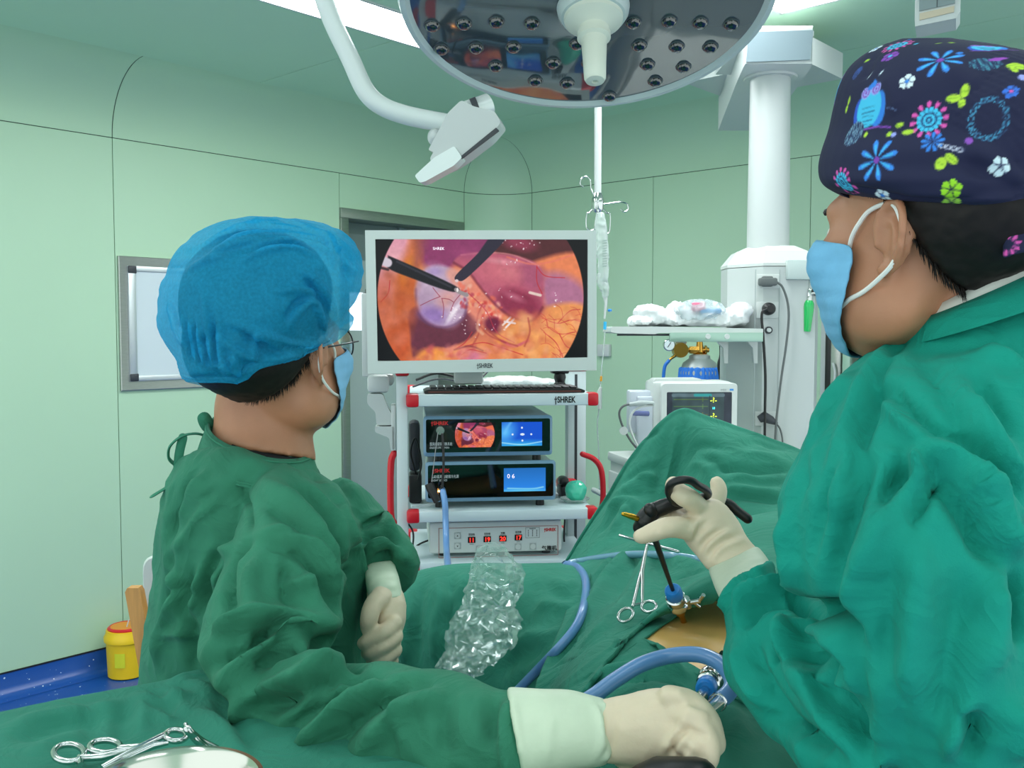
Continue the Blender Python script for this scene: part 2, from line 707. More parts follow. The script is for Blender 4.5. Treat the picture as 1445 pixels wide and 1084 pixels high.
# rounded corner: a quarter cylinder under a quarter dome
def corner(r_of, zs, name, m, a0=0.0, a1=math.pi / 2):
    rings = []
    for r, z in zip(r_of, zs):
        rings.append([CORNER + r * (math.cos(t) * LW.uy + math.sin(t) * LW.ux) + A([0, 0, z]) for t in np.linspace(a0, a1, 25)])
    n = 25
    vs = [p for r in rings for p in r]
    fs = [(i * n + j, i * n + j + 1, (i + 1) * n + j + 1, (i + 1) * n + j) for i in range(len(rings) - 1) for j in range(n - 1)]
    me = to_mesh(name, vs, fs)
    return link(name, me, m, None, 60)


e = 0.006
struct(corner([RC, RC], [0.0, ZS - GAP / 2], 'wall_corner', m_wall, e, math.pi / 2 - e))
aa = np.linspace(0, math.pi / 2, 15)
struct(corner([max(RC - RV * (1 - math.cos(a)), 0.0005) for a in aa], [ZS + GAP / 2 + (RV - GAP / 2) * math.sin(a) for a in aa], 'trim_4', m_wall, e, math.pi / 2 - e))
struct(corner([RC + 0.01, RC + 0.01], [0.0, ZS + 0.03], 'wall_corner_backing', m_seam, -0.1, math.pi / 2 + 0.1))
struct(corner([max(RC + 0.01 - RV * (1 - math.cos(a)), 0.001) for a in aa], [ZS + (RV) * math.sin(a) + .005 for a in aa], 'trim_5', m_seam, -0.1, math.pi / 2 + 0.1))

# ceiling of enamelled panels; the two long light fittings sit in it
lights_uv = [(0.25, 1.875, -1.56, -1.28), (0.25, 1.875, -2.87, -2.59), (0.25, 1.875, -4.2, -3.92),
             (-1.75, -0.4, -1.56, -1.28), (-1.75, -0.4, -2.87, -2.59), (-1.75, -0.4, -4.2, -3.92), (-1.75, -0.4, -5.5, -5.22), (-3.0, -2.2, -4.2, -3.92)]  # from the third on: unseen panels, added to light the room
us = [U0, -1.95, -0.32, 1.122, 2.49, 2.80]
mb = MB()
vs_ = [-6.4, -4.9, -3.55, -2.31, -RV]
rects = []
for i in range(len(us) - 1):
    rects.append((us[i], us[i + 1], -6.4, -RV))


def cut(rs, h):
    out = []
    for (a, b, c, d) in rs:
        if h[0] >= b or h[1] <= a or h[2] >= d or h[3] <= c:
            out.append((a, b, c, d))
            continue
        if h[2] > c:
            out.append((a, b, c, h[2]))
        if h[3] < d:
            out.append((a, b, h[3], d))
        c2, d2 = max(c, h[2]), min(d, h[3])
        if h[0] > a:
            out.append((a, h[0], c2, d2))
        if h[1] < b:
            out.append((h[1], b, c2, d2))
    return out


for h in lights_uv:
    rects = cut(rects, h)
for (a, b, c, d) in rects:
    ga = GAP / 2 if any(abs(a - u) < 1e-6 for u in us) else 0
    gb = GAP / 2 if any(abs(b - u) < 1e-6 for u in us) else 0
    mb.fbox(LW, a + ga, b - gb, c, d, ZC, ZC + 0.012)
struct(mb.build('ceiling', m_ceil, None, 30))
mb = MB()
mb.fbox(LW, U0, 3.2, -6.4, -RV + 0.05, ZC + 0.075, ZC + 0.08)
for u in us[1:-1]:
    mb.fbox(LW, u - 0.02, u + 0.02, -6.4, -RV, ZC + 0.013, ZC + 0.015)
struct(mb.build('ceiling_backing', m_seam, None, 0))

m_tube = mat('light_diffuser', (250, 252, 250), 0.6, emit=(250, 253, 255), estr=19.0)
m_tube2 = mat('added_diffuser_dimmed', (250, 252, 250), 0.6, emit=(250, 253, 255), estr=4.5)
for i, (a, b, c, d) in enumerate(lights_uv):
    lab = ['white recessed ceiling light panel left of the operating lamp', 'white recessed ceiling light panel above the white ceiling pendant'][i] if i < 2 else None
    t = thing('ceiling_light', lab or 'unseen ceiling light panel added beyond the frame to light the room', 'ceiling light', LW.pt((a + b) / 2, (c + d) / 2, ZC), 'recessed ceiling light panels')
    f = MB()
    for (q0, q1, r0, r1) in ((a, b, c, c + 0.012), (a, b, d - 0.012, d), (a, a + 0.012, c, d), (b - 0.012, b, c, d)):
        f.fbox(LW, q0, q1, r0, r1, ZC - 0.006, ZC + 0.06)
    f.build('light_frame', m_white, t, 30)
    MB().fbox(LW, a + 0.012, b - 0.012, c + 0.012, d - 0.012, ZC + 0.004, ZC + 0.02).build('diffuser', m_tube if i < 2 or i == 3 else m_tube2, t, 0)

# floor: blue speckled vinyl that turns up the wall as a cove
m_floor = mat('blue_speckled_vinyl', (24, 74, 150), 0.3)
nt = m_floor.node_tree
b_ = nt.nodes['Principled BSDF']
tc = nt.nodes.new('ShaderNodeTexCoord')
vo = nt.nodes.new('ShaderNodeTexVoronoi')
vo.inputs['Scale'].default_value = 36
vo.inputs['Randomness'].default_value = 1.0
no = nt.nodes.new('ShaderNodeTexNoise')
no.inputs['Scale'].default_value = 60
mx = nt.nodes.new('ShaderNodeMath')
mx.operation = 'MULTIPLY_ADD'
mx.inputs[1].default_value = 0.30
rp = nt.nodes.new('ShaderNodeValToRGB')
rp.color_ramp.elements[0].position = 0.20
rp.color_ramp.elements[0].color = lin((215, 228, 240))
rp.color_ramp.elements[1].position = 0.255
rp.color_ramp.elements[1].color = lin((22, 78, 158))
nt.links.new(tc.outputs['Object'], vo.inputs['Vector'])
nt.links.new(tc.outputs['Object'], no.inputs['Vector'])
nt.links.new(no.outputs['Fac'], mx.inputs[0])
nt.links.new(vo.outputs['Distance'], mx.inputs[2])
nt.links.new(mx.outputs[0], rp.inputs['Fac'])
nt.links.new(rp.outputs['Color'], b_.inputs['Base Color'])
mb = MB()
pts = [LW.pt(U0, 0.0, 0), LW.pt(U_END + RC, 0.3, 0), BW.pt(BX1, 0.3, 0), BW.pt(BX1, -6.5, 0), LW.pt(U0, -6.5, 0)]
mb.add([LW.pt(U0, 0.4, 0), LW.pt(3.6, 0.4, 0), LW.pt(3.6, -6.5, 0), LW.pt(U0, -6.5, 0)], [(0, 3, 2, 1)])
struct(mb.build('floor', m_floor, None, 0))


def cove(fr, x0, x1):
    prof = [(-0.075, 0.001), (-0.045, 0.006), (-0.022, 0.02), (-0.008, 0.045), (-0.004, 0.1)]
    n = len(prof)
    vs = [fr.pt(x, y, z) for x in (x0, x1) for y, z in prof]
    return vs, [(i, i + 1, n + i + 1, n + i) for i in range(n - 1)]


for nm, fr, x0, x1 in (('baseboard_left', LW, U0, UD0), ('baseboard_back', BW, 0, BX1)):
    mb = MB()
    mb.add(*cove(fr, x0, x1))
    struct(mb.build(nm, m_floor, None, 60))
    MB().fbox(fr, x0, x1, -0.006, 0.011, 0.1, 0.106).build(nm, mat('black_rubber_strip', (16, 20, 26), 0.6), None, 0)['kind'] = 'structure'

# doorway in the left wall: steel frame, recessed grey leaf with a bright window
dw = 0.055
m_dsteel = mat('door_frame_steel', (142, 152, 142), 0.35, 0.75, var=0.05, vscale=20, aniso=(1, 1, 10))
t = thing('door_1', 'x', 'door', LW.pt((UD0 + UD1) / 2, 0, 0))
del t['label'], t['category']
struct(t)
f = MB()
f.fbox(LW, UD0, UD1, -0.012, 0.2, ZD - dw, ZD, 0.003).fbox(LW, UD0, UD0 + dw, -0.012, 0.2, 0, ZD - dw, 0.003).fbox(LW, UD1 - 0.07, UD1, -0.012, 0.2, 0, ZD - dw, 0.003)
f.build('door_frame', m_dsteel, t, 30)
m_leaf = mat('door_grey_green', (168, 184, 180), 0.4)
zb = 1.565
zt2, pw = 1.79, 0.255
MB().fbox(LW, UD0 + dw, UD1 - 0.07, 0.15, 0.2, 1.98, ZD - dw).fbox(LW, UD0 + 0.55, UD0 + 0.6, 0.13, 0.15, 1.98, ZD - dw).build('header_panel', mat('door_header_grey', (112, 128, 126), 0.5), t, 30)
l = MB()
l.fbox(LW, UD0 + dw, UD1 - 0.07, 0.16, 0.2, 0.005, zb, 0.003).fbox(LW, UD0 + dw + pw + .01, UD1 - 0.07, 0.165, 0.2, zb, 1.98).fbox(LW, UD0 + dw, UD0 + dw + pw + .01, 0.165, 0.2, zt2, 1.98)
l.build('door_leaf', m_leaf, t, 30)
MB().fbox(LW, UD0 + dw, UD0 + dw + pw, 0.185, 0.19, zb, zt2).build('window_pane', mat('frosted_glass', (240, 244, 250), 0.4, emit=(240, 246, 255), estr=0.75), t, 0)
MB().fbox(LW, UD0 + dw + pw, UD0 + dw + pw + .03, 0.15, 0.19, zb - 0.02, zt2 + .02, 0.003).build('window_stile', m_dsteel, t, 30)

# ------------------------------------------------------------------ camera and light
cam = bpy.data.cameras.new('camera')
cam.sensor_width = 36
cam.sensor_fit = 'HORIZONTAL'
cam.lens = 36 * F / W
cam.clip_start = 0.02
co = bpy.data.objects.new('camera', cam)
COL.objects.link(co)
co.location = CAM
co.rotation_euler = (math.pi / 2 - TH, 0, 0)
SC.camera = co
w = bpy.data.worlds.new('world')
SC.world = w
w.use_nodes = True
w.node_tree.nodes['Background'].inputs[0].default_value = lin((225, 238, 236))
w.node_tree.nodes['Background'].inputs[1].default_value = 1.55
SC.view_settings.view_transform = 'Standard'
SC.view_settings.look = 'None'
SC.view_settings.exposure = 0.22
SC.view_settings.gamma = 1.0
# ------------------------------------------------------------------ helpers for things placed from the photograph
def prect(mb, fr, x0, y0, x1, y1, d0, d1, bevel=0.0, seg=2):
    """a box whose front (at depth d0) covers a pixel rectangle"""
    a, b = fr.at(x0, y1, d0), fr.at(x1, y0, d0)
    return mb.fbox(fr, a[0], b[0], d0, d1, a[1], b[1], bevel, seg)


def rpoly(c, r, n=5):
    """polygon with rounded corners"""
    out = []
    m = len(c)
    for i in range(m):
        p, a, b = A(c[i], float), A(c[i - 1], float), A(c[(i + 1) % m], float)
        d0, d1 = unit(a - p), unit(b - p)
        rr = min(r, np.linalg.norm(a - p) * .45, np.linalg.norm(b - p) * .45)
        s, e_ = p + d0 * rr, p + d1 * rr
        for k in range(n + 1):
            t = k / n
            out.append((1 - t) ** 2 * s + 2 * t * (1 - t) * p + t * t * e_)
    return out


def pquad(mb, fr, pix, d0, d1, r=0.0, grow=0.0):
    q = [fr.at(x, y, d0) for x, y in pix]
    if grow:
        c = np.mean(A(q), 0)
        q = [A(p) + unit(A(p) - c) * grow for p in q]
    return mb.prism(rpoly(q, r) if r else q, fr, d0, d1)


# ------------------------------------------------------------------ whiteboard on the left wall
m_alu = mat('aluminium_strip', (205, 212, 214), 0.35, 0.6)
m_board = mat('whiteboard_face', (205, 217, 222), 0.3)
t = thing('whiteboard', 'whiteboard with black corners in a brushed steel frame on the green wall', 'whiteboard', LW.pt(0.9, -0.01, 1.28))
u0, u1, z0, z1 = 0.551, 1.30, 1.283, 1.903
fw = 0.043
rings = [[LW.pt(x, y, z) for x, z in ((u0 + k, z0 + k), (u1 - k, z0 + k), (u1 - k, z1 - k), (u0 + k, z1 - k))] for k, y in ((0, -0.0005), (0, -0.014), (0.003, -0.016), (fw, -0.007), (fw, -0.0005))]
MB().loft(rings, True).build('steel_frame', m_steel, t, 20)
a = fw
MB().fbox(LW, u0 + a, u1 - a, -0.010, -0.008, z0 + a, z1 - a).build('writing_surface', m_board, t, 0)
f = MB()
aw, at_ = 0.036, 0.024
f.fbox(LW, u0 + a, u0 + a + aw, -0.018, -0.0075, z0 + a, z1 - a, 0.003).fbox(LW, u1 - a - aw, u1 - a, -0.018, -0.0075, z0 + a, z1 - a, 0.003)
f.fbox(LW, u0 + a, u1 - a, -0.017, -0.0075, z1 - a - at_, z1 - a, 0.003).fbox(LW, u0 + a, u1 - a, -0.017, -0.0075, z0 + a, z0 + a + at_, 0.003)
f.build('aluminium_edge', m_alu, t, 30)
for x in (u0 + a, u1 - a - 0.04):
    for z in (z0 + a, z1 - a - 0.035):
        MB().fbox(LW, x, x + 0.04, -0.021, -0.007, z, z + 0.035, 0.004).build('corner_piece', m_dark, t, 30)

# ------------------------------------------------------------------ sharps bin on the floor
m_yel = mat('yellow_plastic', (238, 196, 20), 0.4)
b0 = onplane(180, 952, (0, 0, 0), A([0, 0, 1.0]))
t = thing('sharps_bin', 'round yellow medical waste bin with a red lid on the blue floor', 'bin', b0)
MB().lathe([(0.078, 0.002), (0.083, 0.006), (0.088, 0.16), (0.096, 0.165), (0.097, 0.185), (0.09, 0.195), (0.086, 0.215), (0.06, 0.222)], b0, seg=40).build('body', m_yel, t)
li = MB().lathe([(0.079, 0.213), (0.081, 0.222), (0.073, 0.228), (0.066, 0.225)], b0, seg=36).build('lid', m_red, t)
MB().lathe([(0.062, 0.2225), (0.06, 0.2265)], b0 + A([-.008, 0, 0]), seg=30).build('lid_flap', mat('orange_plastic', (226, 140, 20), 0.4), li)
MB().tube([b0 + A([0.01, -0.02, 0.226]), b0 + A([0.02, -0.02, 0.26])], 0.003).build('pull_tab', m_whitep, li)
n_ = unit(CAM * A([1, 1, 0]) - b0 * A([1, 1, 0]))
fr = Fr(b0 + A([0, 0, 0.06]), ux=(-n_[1], n_[0], 0), uz=(0, 0, 1))
vs, fs = [], []
for i, th_ in enumerate(np.linspace(-0.62, -0.1, 9)):
    for z in (0, 0.065):
        vs.append(b0 + 0.0895 * (math.cos(th_) * n_ + math.sin(th_) * fr.ux) + A([0, 0, 0.06 + z]))
fs = [(2 * i, 2 * i + 2, 2 * i + 3, 2 * i + 1) for i in range(8)]
MB().add(vs, fs).build('paper_label', mat('yellow_green_label', (214, 214, 40), 0.6), t)

# ------------------------------------------------------------------ wooden chair and the white-framed screen on it
m_wood = mat('varnished_wood', (196, 140, 70), 0.35, var=0.18, vscale=6, aniso=(14, 14, 1.2))
tp, md_ = P(190, 828, 2.2), P(214, 960, 2.2)
sl = (md_ - tp) / (tp[2] - md_[2])
st0 = tp + sl * (tp[2] - 0.46)
ch = thing('wooden_chair', 'wooden chair with a straight varnished back post beside the yellow bin', 'chair', (st0[0] + 0.2, st0[1] + 0.2, 0))
for dy in (0, 0.40):
    o_ = A([0, dy, 0])
    r = 0.0175
    sec = lambda p, k=1.0: [p + A([-r * k, -r * .8, 0]), p + A([r * k, -r * .8, 0]), p + A([r * k, r * .8, 0]), p + A([-r * k, r * .8, 0])]
    MB().loft([sec(A([st0[0] - .02, st0[1], 0.0]) + o_, .8), sec(st0 + o_, 1.1), sec(tp + o_ + A([0, 0, -.01])), sec(tp + o_, .7)]).build('back_post', m_wood, ch, 30)
    q = A([st0[0] + 0.4, st0[1], 0]) + o_
    MB().loft([sec(q, .8), sec(q + A([0, 0, .43]))]).build('front_leg', m_wood, ch, 30)
MB().box((st0[0] + 0.21, st0[1] + 0.2, 0.445), (0.44, 0.44, 0.03), None, 0.01).build('seat', m_wood, ch, 30)
for z in (0.62, 0.74, 0.86):
    c_ = tp + sl * (tp[2] - z)
    MB().box((c_[0], c_[1] + 0.2, z), (0.018, 0.38, 0.05), None, 0.006).build('back_rail', m_wood, ch, 30)
pa, pb = P(186, 790, 2.35), P(205, 900, 2.35)
uz_ = unit(pa - pb)
scf = Fr(pb, ux=unit(A([0.9, 0.42, 0.0])), uz=uz_)
zt = np.linalg.norm(pa - pb)
zb_ = -(pb[2] - 0.47) / uz_[2]
t = thing('bedside_screen', 'white rounded screen with a dark display propped on the wooden chair', 'screen', scf.pt(0.2, 0, zb_))
MB().prism(rpoly([(0, zb_), (0.36, zb_), (0.36, zt), (0, zt)], 0.035), scf, 0, 0.03).build('casing', m_whitep, t, 30)
MB().fbox(scf, 0.045, 0.315, -0.002, 0.0, zb_ + 0.06, zt - 0.045).build('display', mat('dark_display', (62, 72, 76), 0.15), t, 0)

# ------------------------------------------------------------------ endoscopy cart
cl, cr = P(573, 575, 2.57), P(845, 566, 2.63)
CF = Fr(cl * A([1, 1, 0]), ux=unit((cr - cl) * A([1, 1, 0])), uz=(0, 0, 1))
m_cart = mat('cart_pale_blue_enamel', (204, 220, 224), 0.35)
cart = thing('endoscopy_cart', 'pale equipment cart with red corner caps carrying the stacked endoscopy units', 'cart', CF.pt(0.26, 0.2, 0))


def zrow(px, py, d=0.0):
    return CF.at(px, py, d)[1]


WX = CF.at(845, 560)[0]
DEP = 0.46
shelves = []
for nm, yt, yb in (('top_shelf', 557, 574), ('middle_shelf', 722.5, 738), ('lower_shelf', 795, 810)):
    zt_, zb2 = zrow(590, yt), zrow(590, yb)
    s = MB().fbox(CF, 0.012, WX - 0.012, 0.0, DEP, zb2, zt_, 0.004)
    o = s.build(nm, m_cart, cart, 30)
    shelves.append(zt_)
    for x0, x1 in ((0, 0.036), (WX - 0.032, WX)):
        for y0, y1 in ((-0.003, 0.045), (DEP - 0.045, DEP + 0.003)):
            MB().fbox(CF, x0, x1, y0, y1, zb2 - 0.002, zt_ + 0.002, 0.007).build('corner_cap', m_red, o, 30)
text('lettering', '†SHREK', CF, CF.at(797, 567)[0], zrow(797, 566.0) - 0.004, 0.024, m_black, bpy.data.objects['top_shelf'], squeeze=0.72, bold=0.0006)
m_post = mat('post_pale_grey', (200, 212, 214), 0.35)
zp = zrow(566, 529, 0.1)
for (pxa, pxb, d) in ((559.5, 575.5, 0.03), (801, 827, 0.30)):
    x0, x1 = CF.at(pxa, 600, d)[0], CF.at(pxb, 600, d)[0]
    o = MB().fbox(CF, x0, x1, d, d + 0.05, 0.07, zp, 0.004).build('post', m_post, cart, 30)
    MB().fbox(CF, x0 - 0.002, x1 + 0.004, d - 0.002, d + 0.052, zp, zp + 0.012, 0.004).build('post_cap', m_red, o, 30)
    if pxa > 700:
        MB().fbox(CF, x0 + 0.022, x0 + 0.030, d - 0.0015, d + 0.001, 0.08, zp - 0.01).build('slot', m_dark, o, 0)
b = MB().fbox(CF, -0.03, WX + 0.01, -0.02, DEP + 0.03, 0.075, 0.13, 0.02).build('base', m_cart, cart, 30)
for x in (0.02, WX - 0.04):
    for y in (0.03, DEP - 0.02):
        c_ = CF.pt(x, y, 0.036)
        w_ = MB().lathe([(0.012, -0.016), (0.033, -0.016), (0.036, -0.01), (0.036, 0.01), (0.033, 0.016), (0.012, 0.016)], c_, CF.ux, 24).build('castor', m_dark, cart)
        MB().box(c_ + A([0, 0, 0.03]), (0.045, 0.05, 0.02), CF, 0.005).build('castor_fork', m_grey, w_)
# red push handles at both sides
hp = [(556, 640), (552, 652), (551, 690), (552, 728), (556, 738)]
pts = spline([CF.pt(*[(lambda q: (q[0], 0.05, q[1]))(CF.at(x, y, 0.05))][0]) for x, y in hp], 6)
MB().tube(pts, 0.0095, 14, round_ends=True).build('handle', m_red, cart)
hp = [(822, 641), (838, 648), (848, 662), (851, 690), (849, 716), (840, 728)]
pts = spline([CF.pt(*[(lambda q: (q[0], 0.2, q[1]))(CF.at(x, y, 0.2))][0]) for x, y in hp], 6)
MB().tube(pts, 0.0085, 14, round_ends=True).build('handle', m_red, cart)

# ---- the picture shown by the endoscope camera
pt_ = Paint(420, 240, 118, 1320, 113, 800, (214, 128, 96))
pt_.poly([(100, 90), (420, 90), (400, 300), (340, 480), (330, 640), (340, 820), (100, 820)], (206, 116, 66), 30)
pt_.poly([(120, 90), (330, 90), (260, 260), (200, 340), (120, 330)], (222, 160, 176), 40)
pt_.poly([(330, 100), (430, 100), (420, 230), (330, 330), (250, 330), (300, 220)], (204, 118, 70), 25)
pt_.ell(270, 430, 70, 150, (196, 104, 44), 0.2, 0.5, 0.8)
pt_.ell(170, 420, 60, 100, (216, 140, 150), 0.1, 0.6, 0.7)
pt_.ell(240, 700, 90, 110, (210, 96, 50), 0.2, 0.5, 0.9)
pt_.ell(200, 560, 60, 90, (214, 128, 100), 0.2, 0.6, 0.6)
pt_.poly([(420, 90), (860, 90), (760, 200), (590, 240), (520, 290), (400, 270), (380, 200)], (148, 66, 112), 20)
pt_.poly([(820, 90), (1260, 90), (1280, 190), (1100, 235), (990, 250), (860, 215), (790, 190)], (92, 48, 52), 14)
pt_.ell(930, 135, 90, 40, (150, 66, 90), 0.2, 0.5)
pt_.poly([(1000, 245), (1240, 185), (1330, 300), (1320, 420), (1200, 330), (1080, 280)], (232, 140, 96), 14)
pt_.poly([(1060, 330), (1160, 300), (1300, 380), (1310, 500), (1200, 530), (1100, 520), (1060, 450)], (182, 122, 152), 30)
pt_.poly([(1080, 500), (1320, 500), (1310, 820), (960, 820), (1000, 640)], (236, 160, 98), 16)
pt_.poly([(860, 560), (1050, 540), (1080, 640), (1020, 820), (820, 780), (800, 640)], (228, 148, 84), 16)
pt_.poly([(330, 500), (640, 510), (710, 590), (640, 680), (520, 730), (380, 800), (330, 790), (312, 660)], (112, 52, 72), 8)
pt_.poly([(540, 300), (640, 300), (700, 380), (800, 470), (860, 560), (800, 600), (700, 580), (630, 520), (560, 420)], (228, 142, 120), 16)
pt_.poly([(330, 790), (440, 730), (560, 740), (660, 690), (760, 700), (880, 740), (1000, 800), (980, 830), (330, 830)], (226, 138, 92), 12)
pt_.ell(440, 775, 85, 45, (236, 156, 78), 0.0, 0.35)
pt_.ell(660, 780, 70, 40, (216, 130, 150), 0.1, 0.5)
pt_.ell(1010, 690, 60, 130, (240, 172, 108), 0.3, 0.5, 0.8)
pt_.ell(1180, 690, 90, 90, (240, 168, 100), 0.0, 0.5, 0.8)
pt_.poly([(560, 250), (600, 205), (700, 190), (900, 205), (1040, 262), (1070, 380), (1060, 490), (1010, 568), (900, 555), (800, 490), (710, 390), (640, 300)], (190, 100, 122), 8)
pt_.ell(800, 290, 110, 60, (206, 116, 128), 0.3, 0.6, 0.8)
pt_.ell(930, 480, 135, 78, (150, 58, 86), 0.35, 0.28)
pt_.ell(720, 290, 80, 60, (200, 112, 128), 0.6, 0.6, .6)
pt_.poly([(950, 250), (1060, 270), (1070, 360), (1000, 400), (940, 340)], (168, 92, 122), 25, .7)
pt_.ell(487, 437, 148, 176, (184, 158, 184), -0.25, 0.07)
pt_.ell(440, 340, 70, 70, (206, 186, 204), -0.3, 0.6, 0.7)
pt_.ell(450, 300, 40, 26, (166, 144, 196), 0, 0.6, 0.7)
pt_.ell(530, 460, 60, 60, (222, 166, 158), 0.3, 0.6, 0.8)
pt_.ell(450, 545, 90, 45, (148, 118, 184), 0.25, 0.5, 0.8)
pt_.ell(560, 530, 50, 80, (202, 180, 204), 0.5, 0.5, 0.8)
pt_.ell(555, 530, 12, 60, (240, 232, 240), 0.6, 0.6, 0.9)
pt_.poly([(540, 280), (640, 310), (650, 380), (600, 420), (520, 330)], (226, 160, 140), 14, .8)
rr = np.random.default_rng(3)
for _ in range(70):
    x, y = rr.uniform(590, 850), 0
    y = 430 + (x - 600) * 0.55 + rr.normal() * 45
    pt_.ell(x, y, rr.uniform(6, 20), rr.uniform(5, 14), [(232, 120, 96), (240, 176, 130), (200, 60, 60), (244, 190, 170), (180, 70, 90)][rr.integers(5)], rr.uniform(0, 3), 0.5, 0.75)
pt_.ell(785, 600, 60, 42, (120, 40, 70), 0.4, 0.3)
pt_.line([(640, 420), (740, 520), (800, 640), (900, 700)], 6, (190, 60, 80), 4, .7)
for ln in ([(480, 440), (430, 460), (370, 490)], [(480, 440), (455, 410), (440, 390)], [(490, 450), (530, 455), (555, 470)], [(490, 450), (500, 500), (495, 560)], [(600, 420), (560, 470), (540, 520)]):
    pt_.line(ln, 4, (150, 60, 80), 3, .8)
for ln in ([(1060, 560), (1150, 590), (1230, 570), (1290, 580)], [(1080, 600), (1160, 650), (1250, 640)], [(1070, 640), (1140, 700), (1180, 780)], [(1150, 590), (1220, 520), (1280, 510)], [(1030, 270), (1080, 320), (1190, 330)],
           [(1030, 260), (1030, 350), (1060, 420)], [(600, 770), (650, 740), (740, 760)], [(620, 720), (720, 700), (800, 720), (950, 770)], [(660, 640), (620, 700), (560, 740)], [(1160, 650), (1200, 720), (1250, 740)], [(200, 350), (190, 420), (150, 470)]):
    pt_.line(ln, 5, (192, 52, 62), 4, .85)
pt_.line([(980, 690), (900, 720), (830, 690)], 16, (216, 100, 130), 10, .8)
pt_.line([(560, 740), (650, 720), (720, 745)], 10, (130, 60, 70), 8, .8)
pt_.line([(990, 415), (1050, 430)], 16, (232, 210, 200), 6)
for ln in ([(835, 600), (880, 555)], [(850, 618), (900, 565)], [(845, 580), (905, 590)]):
    pt_.line(ln, 11, (238, 236, 240), 3, smooth=False)

# shading and wet detail of the picture on the screen
rq = np.random.default_rng(21)
pt_.line([(560, 250), (640, 300), (710, 390), (800, 490), (900, 560), (1010, 572), (1062, 500)], 14, (104, 34, 56), 12, .55)
pt_.line([(345, 400), (350, 520), (420, 600), (520, 612), (610, 560), (632, 470)], 12, (104, 70, 110), 12, .5)
pt_.line([(600, 205), (760, 190), (900, 205), (1040, 262)], 8, (232, 160, 160), 8, .6)
pt_.line([(860, 215), (990, 252), (1110, 240), (1260, 190)], 10, (232, 130, 110), 8, .7)
pt_.poly([(330, 90), (420, 90), (380, 220), (320, 330), (290, 330), (340, 200)], (150, 84, 92), 20, .6)
pt_.ell(215, 250, 40, 70, (236, 184, 186), .3, .8, .6)
pt_.ell(300, 290, 26, 60, (226, 146, 50), .3, .7, .7)
pt_.ell(250, 610, 60, 120, (176, 78, 34), .25, .7, .6)
pt_.ell(150, 520, 40, 110, (188, 92, 60), 0, .7, .6)
pt_.ell(640, 200, 70, 30, (166, 80, 124), .2, .8, .6)
pt_.ell(880, 300, 60, 36, (214, 132, 140), .3, .8, .7)
pt_.ell(830, 240, 90, 14, (226, 160, 168), .1, .8, .7)
pt_.ell(900, 440, 50, 16, (196, 120, 140), .4, .8, .8)
for _ in range(60):
    x, y = rq.uniform(820, 1290), rq.uniform(540, 800)
    pt_.ell(x, y, rq.uniform(14, 46), rq.uniform(10, 34), [(244, 186, 130), (226, 138, 96), (236, 166, 116), (206, 112, 84), (238, 176, 140)][rq.integers(5)], rq.uniform(0, 3), .6, .45)
for _ in range(34):
    x, y = rq.uniform(340, 860), rq.uniform(720, 800)
    pt_.ell(x, y, rq.uniform(12, 40), rq.uniform(8, 22), [(240, 170, 120), (218, 120, 96), (206, 96, 100), (232, 150, 140)][rq.integers(4)], rq.uniform(0, 3), .6, .5)
for _ in range(40):
    x, y = rq.uniform(140, 330), rq.uniform(300, 800)
    pt_.ell(x, y, rq.uniform(14, 40), rq.uniform(14, 50), [(190, 92, 46), (214, 122, 84), (166, 76, 40), (222, 140, 120)][rq.integers(4)], rq.uniform(0, 3), .8, .35)
for _ in range(26):
    x, y = rq.uniform(1040, 1300), rq.uniform(480, 780)
    a_ = rq.uniform(-.6, 1.2)
    pt_.line([(x, y), (x + 40 * math.cos(a_), y + 40 * math.sin(a_)), (x + 85 * math.cos(a_ + .4), y + 85 * math.sin(a_ + .4))], 3, (196, 66, 66), 3, .6)
for ln in ([(720, 480), (690, 560), (700, 640), (660, 720)], [(760, 640), (830, 690), (920, 720)], [(700, 600), (760, 660), (850, 700)], [(980, 560), (990, 640), (960, 720)]):
    pt_.line(ln, 9, (170, 72, 70), 8, .6)
pt_.ell(690, 560, 40, 60, (226, 150, 130), .3, .7, .5)
pt_.line([(700, 575), (690, 620), (720, 650)], 16, (236, 190, 160), 10, .6)
pt_.mottle(0.02, 9, 1)
pt_.mottle(0.012, 4, 2)
pt_.img = np.clip((pt_.img / 255) ** 1.12 * 255, 0, 255)
for _ in range(70):
    cx_, cy_, sx, sy = [(850, 430, 60, 25), (900, 135, 70, 20), (700, 520, 70, 50), (790, 600, 50, 20), (1140, 460, 20, 25), (560, 540, 20, 40), (860, 245, 70, 10), (640, 600, 50, 60)][rr.integers(8)]
    x, y = cx_ + rr.normal() * sx, cy_ + rr.normal() * sy
    pt_.ell(x, y, rr.uniform(2, 7), rr.uniform(2, 4), (255, 240, 244), rr.uniform(0, 3), 0.5, rr.uniform(.4, .95))
pt_.line([(780, 100), (845, 113), (640, 320), (585, 345), (575, 320), (700, 200), (790, 113)], 10, (46, 42, 56), 4)
pt_.poly([(770, 100), (850, 110), (640, 318), (582, 345), (578, 320), (690, 200)], (46, 42, 58), 4)
pt_.ell(574, 350, 10, 8, (220, 200, 200))
pt_.poly([(190, 222), (230, 228), (560, 376), (570, 412), (500, 400), (330, 340), (188, 280)], (24, 24, 30), 4)
pt_.line([(240, 245), (540, 385)], 12, (48, 48, 58), 8)
pt_.line([(148, 235), (188, 252)], 50, (206, 196, 208), 8, smooth=False)
pt_.line([(150, 280), (190, 290)], 14, (60, 40, 44), 8, smooth=False)
pt_.line([(570, 400), (585, 412), (630, 430)], 22, (150, 140, 142), 6)
pt_.ell(578, 402, 6, 12, (236, 230, 228))
R_ = np.hypot(pt_.X - 715, (pt_.Y - 440) * 1.0)
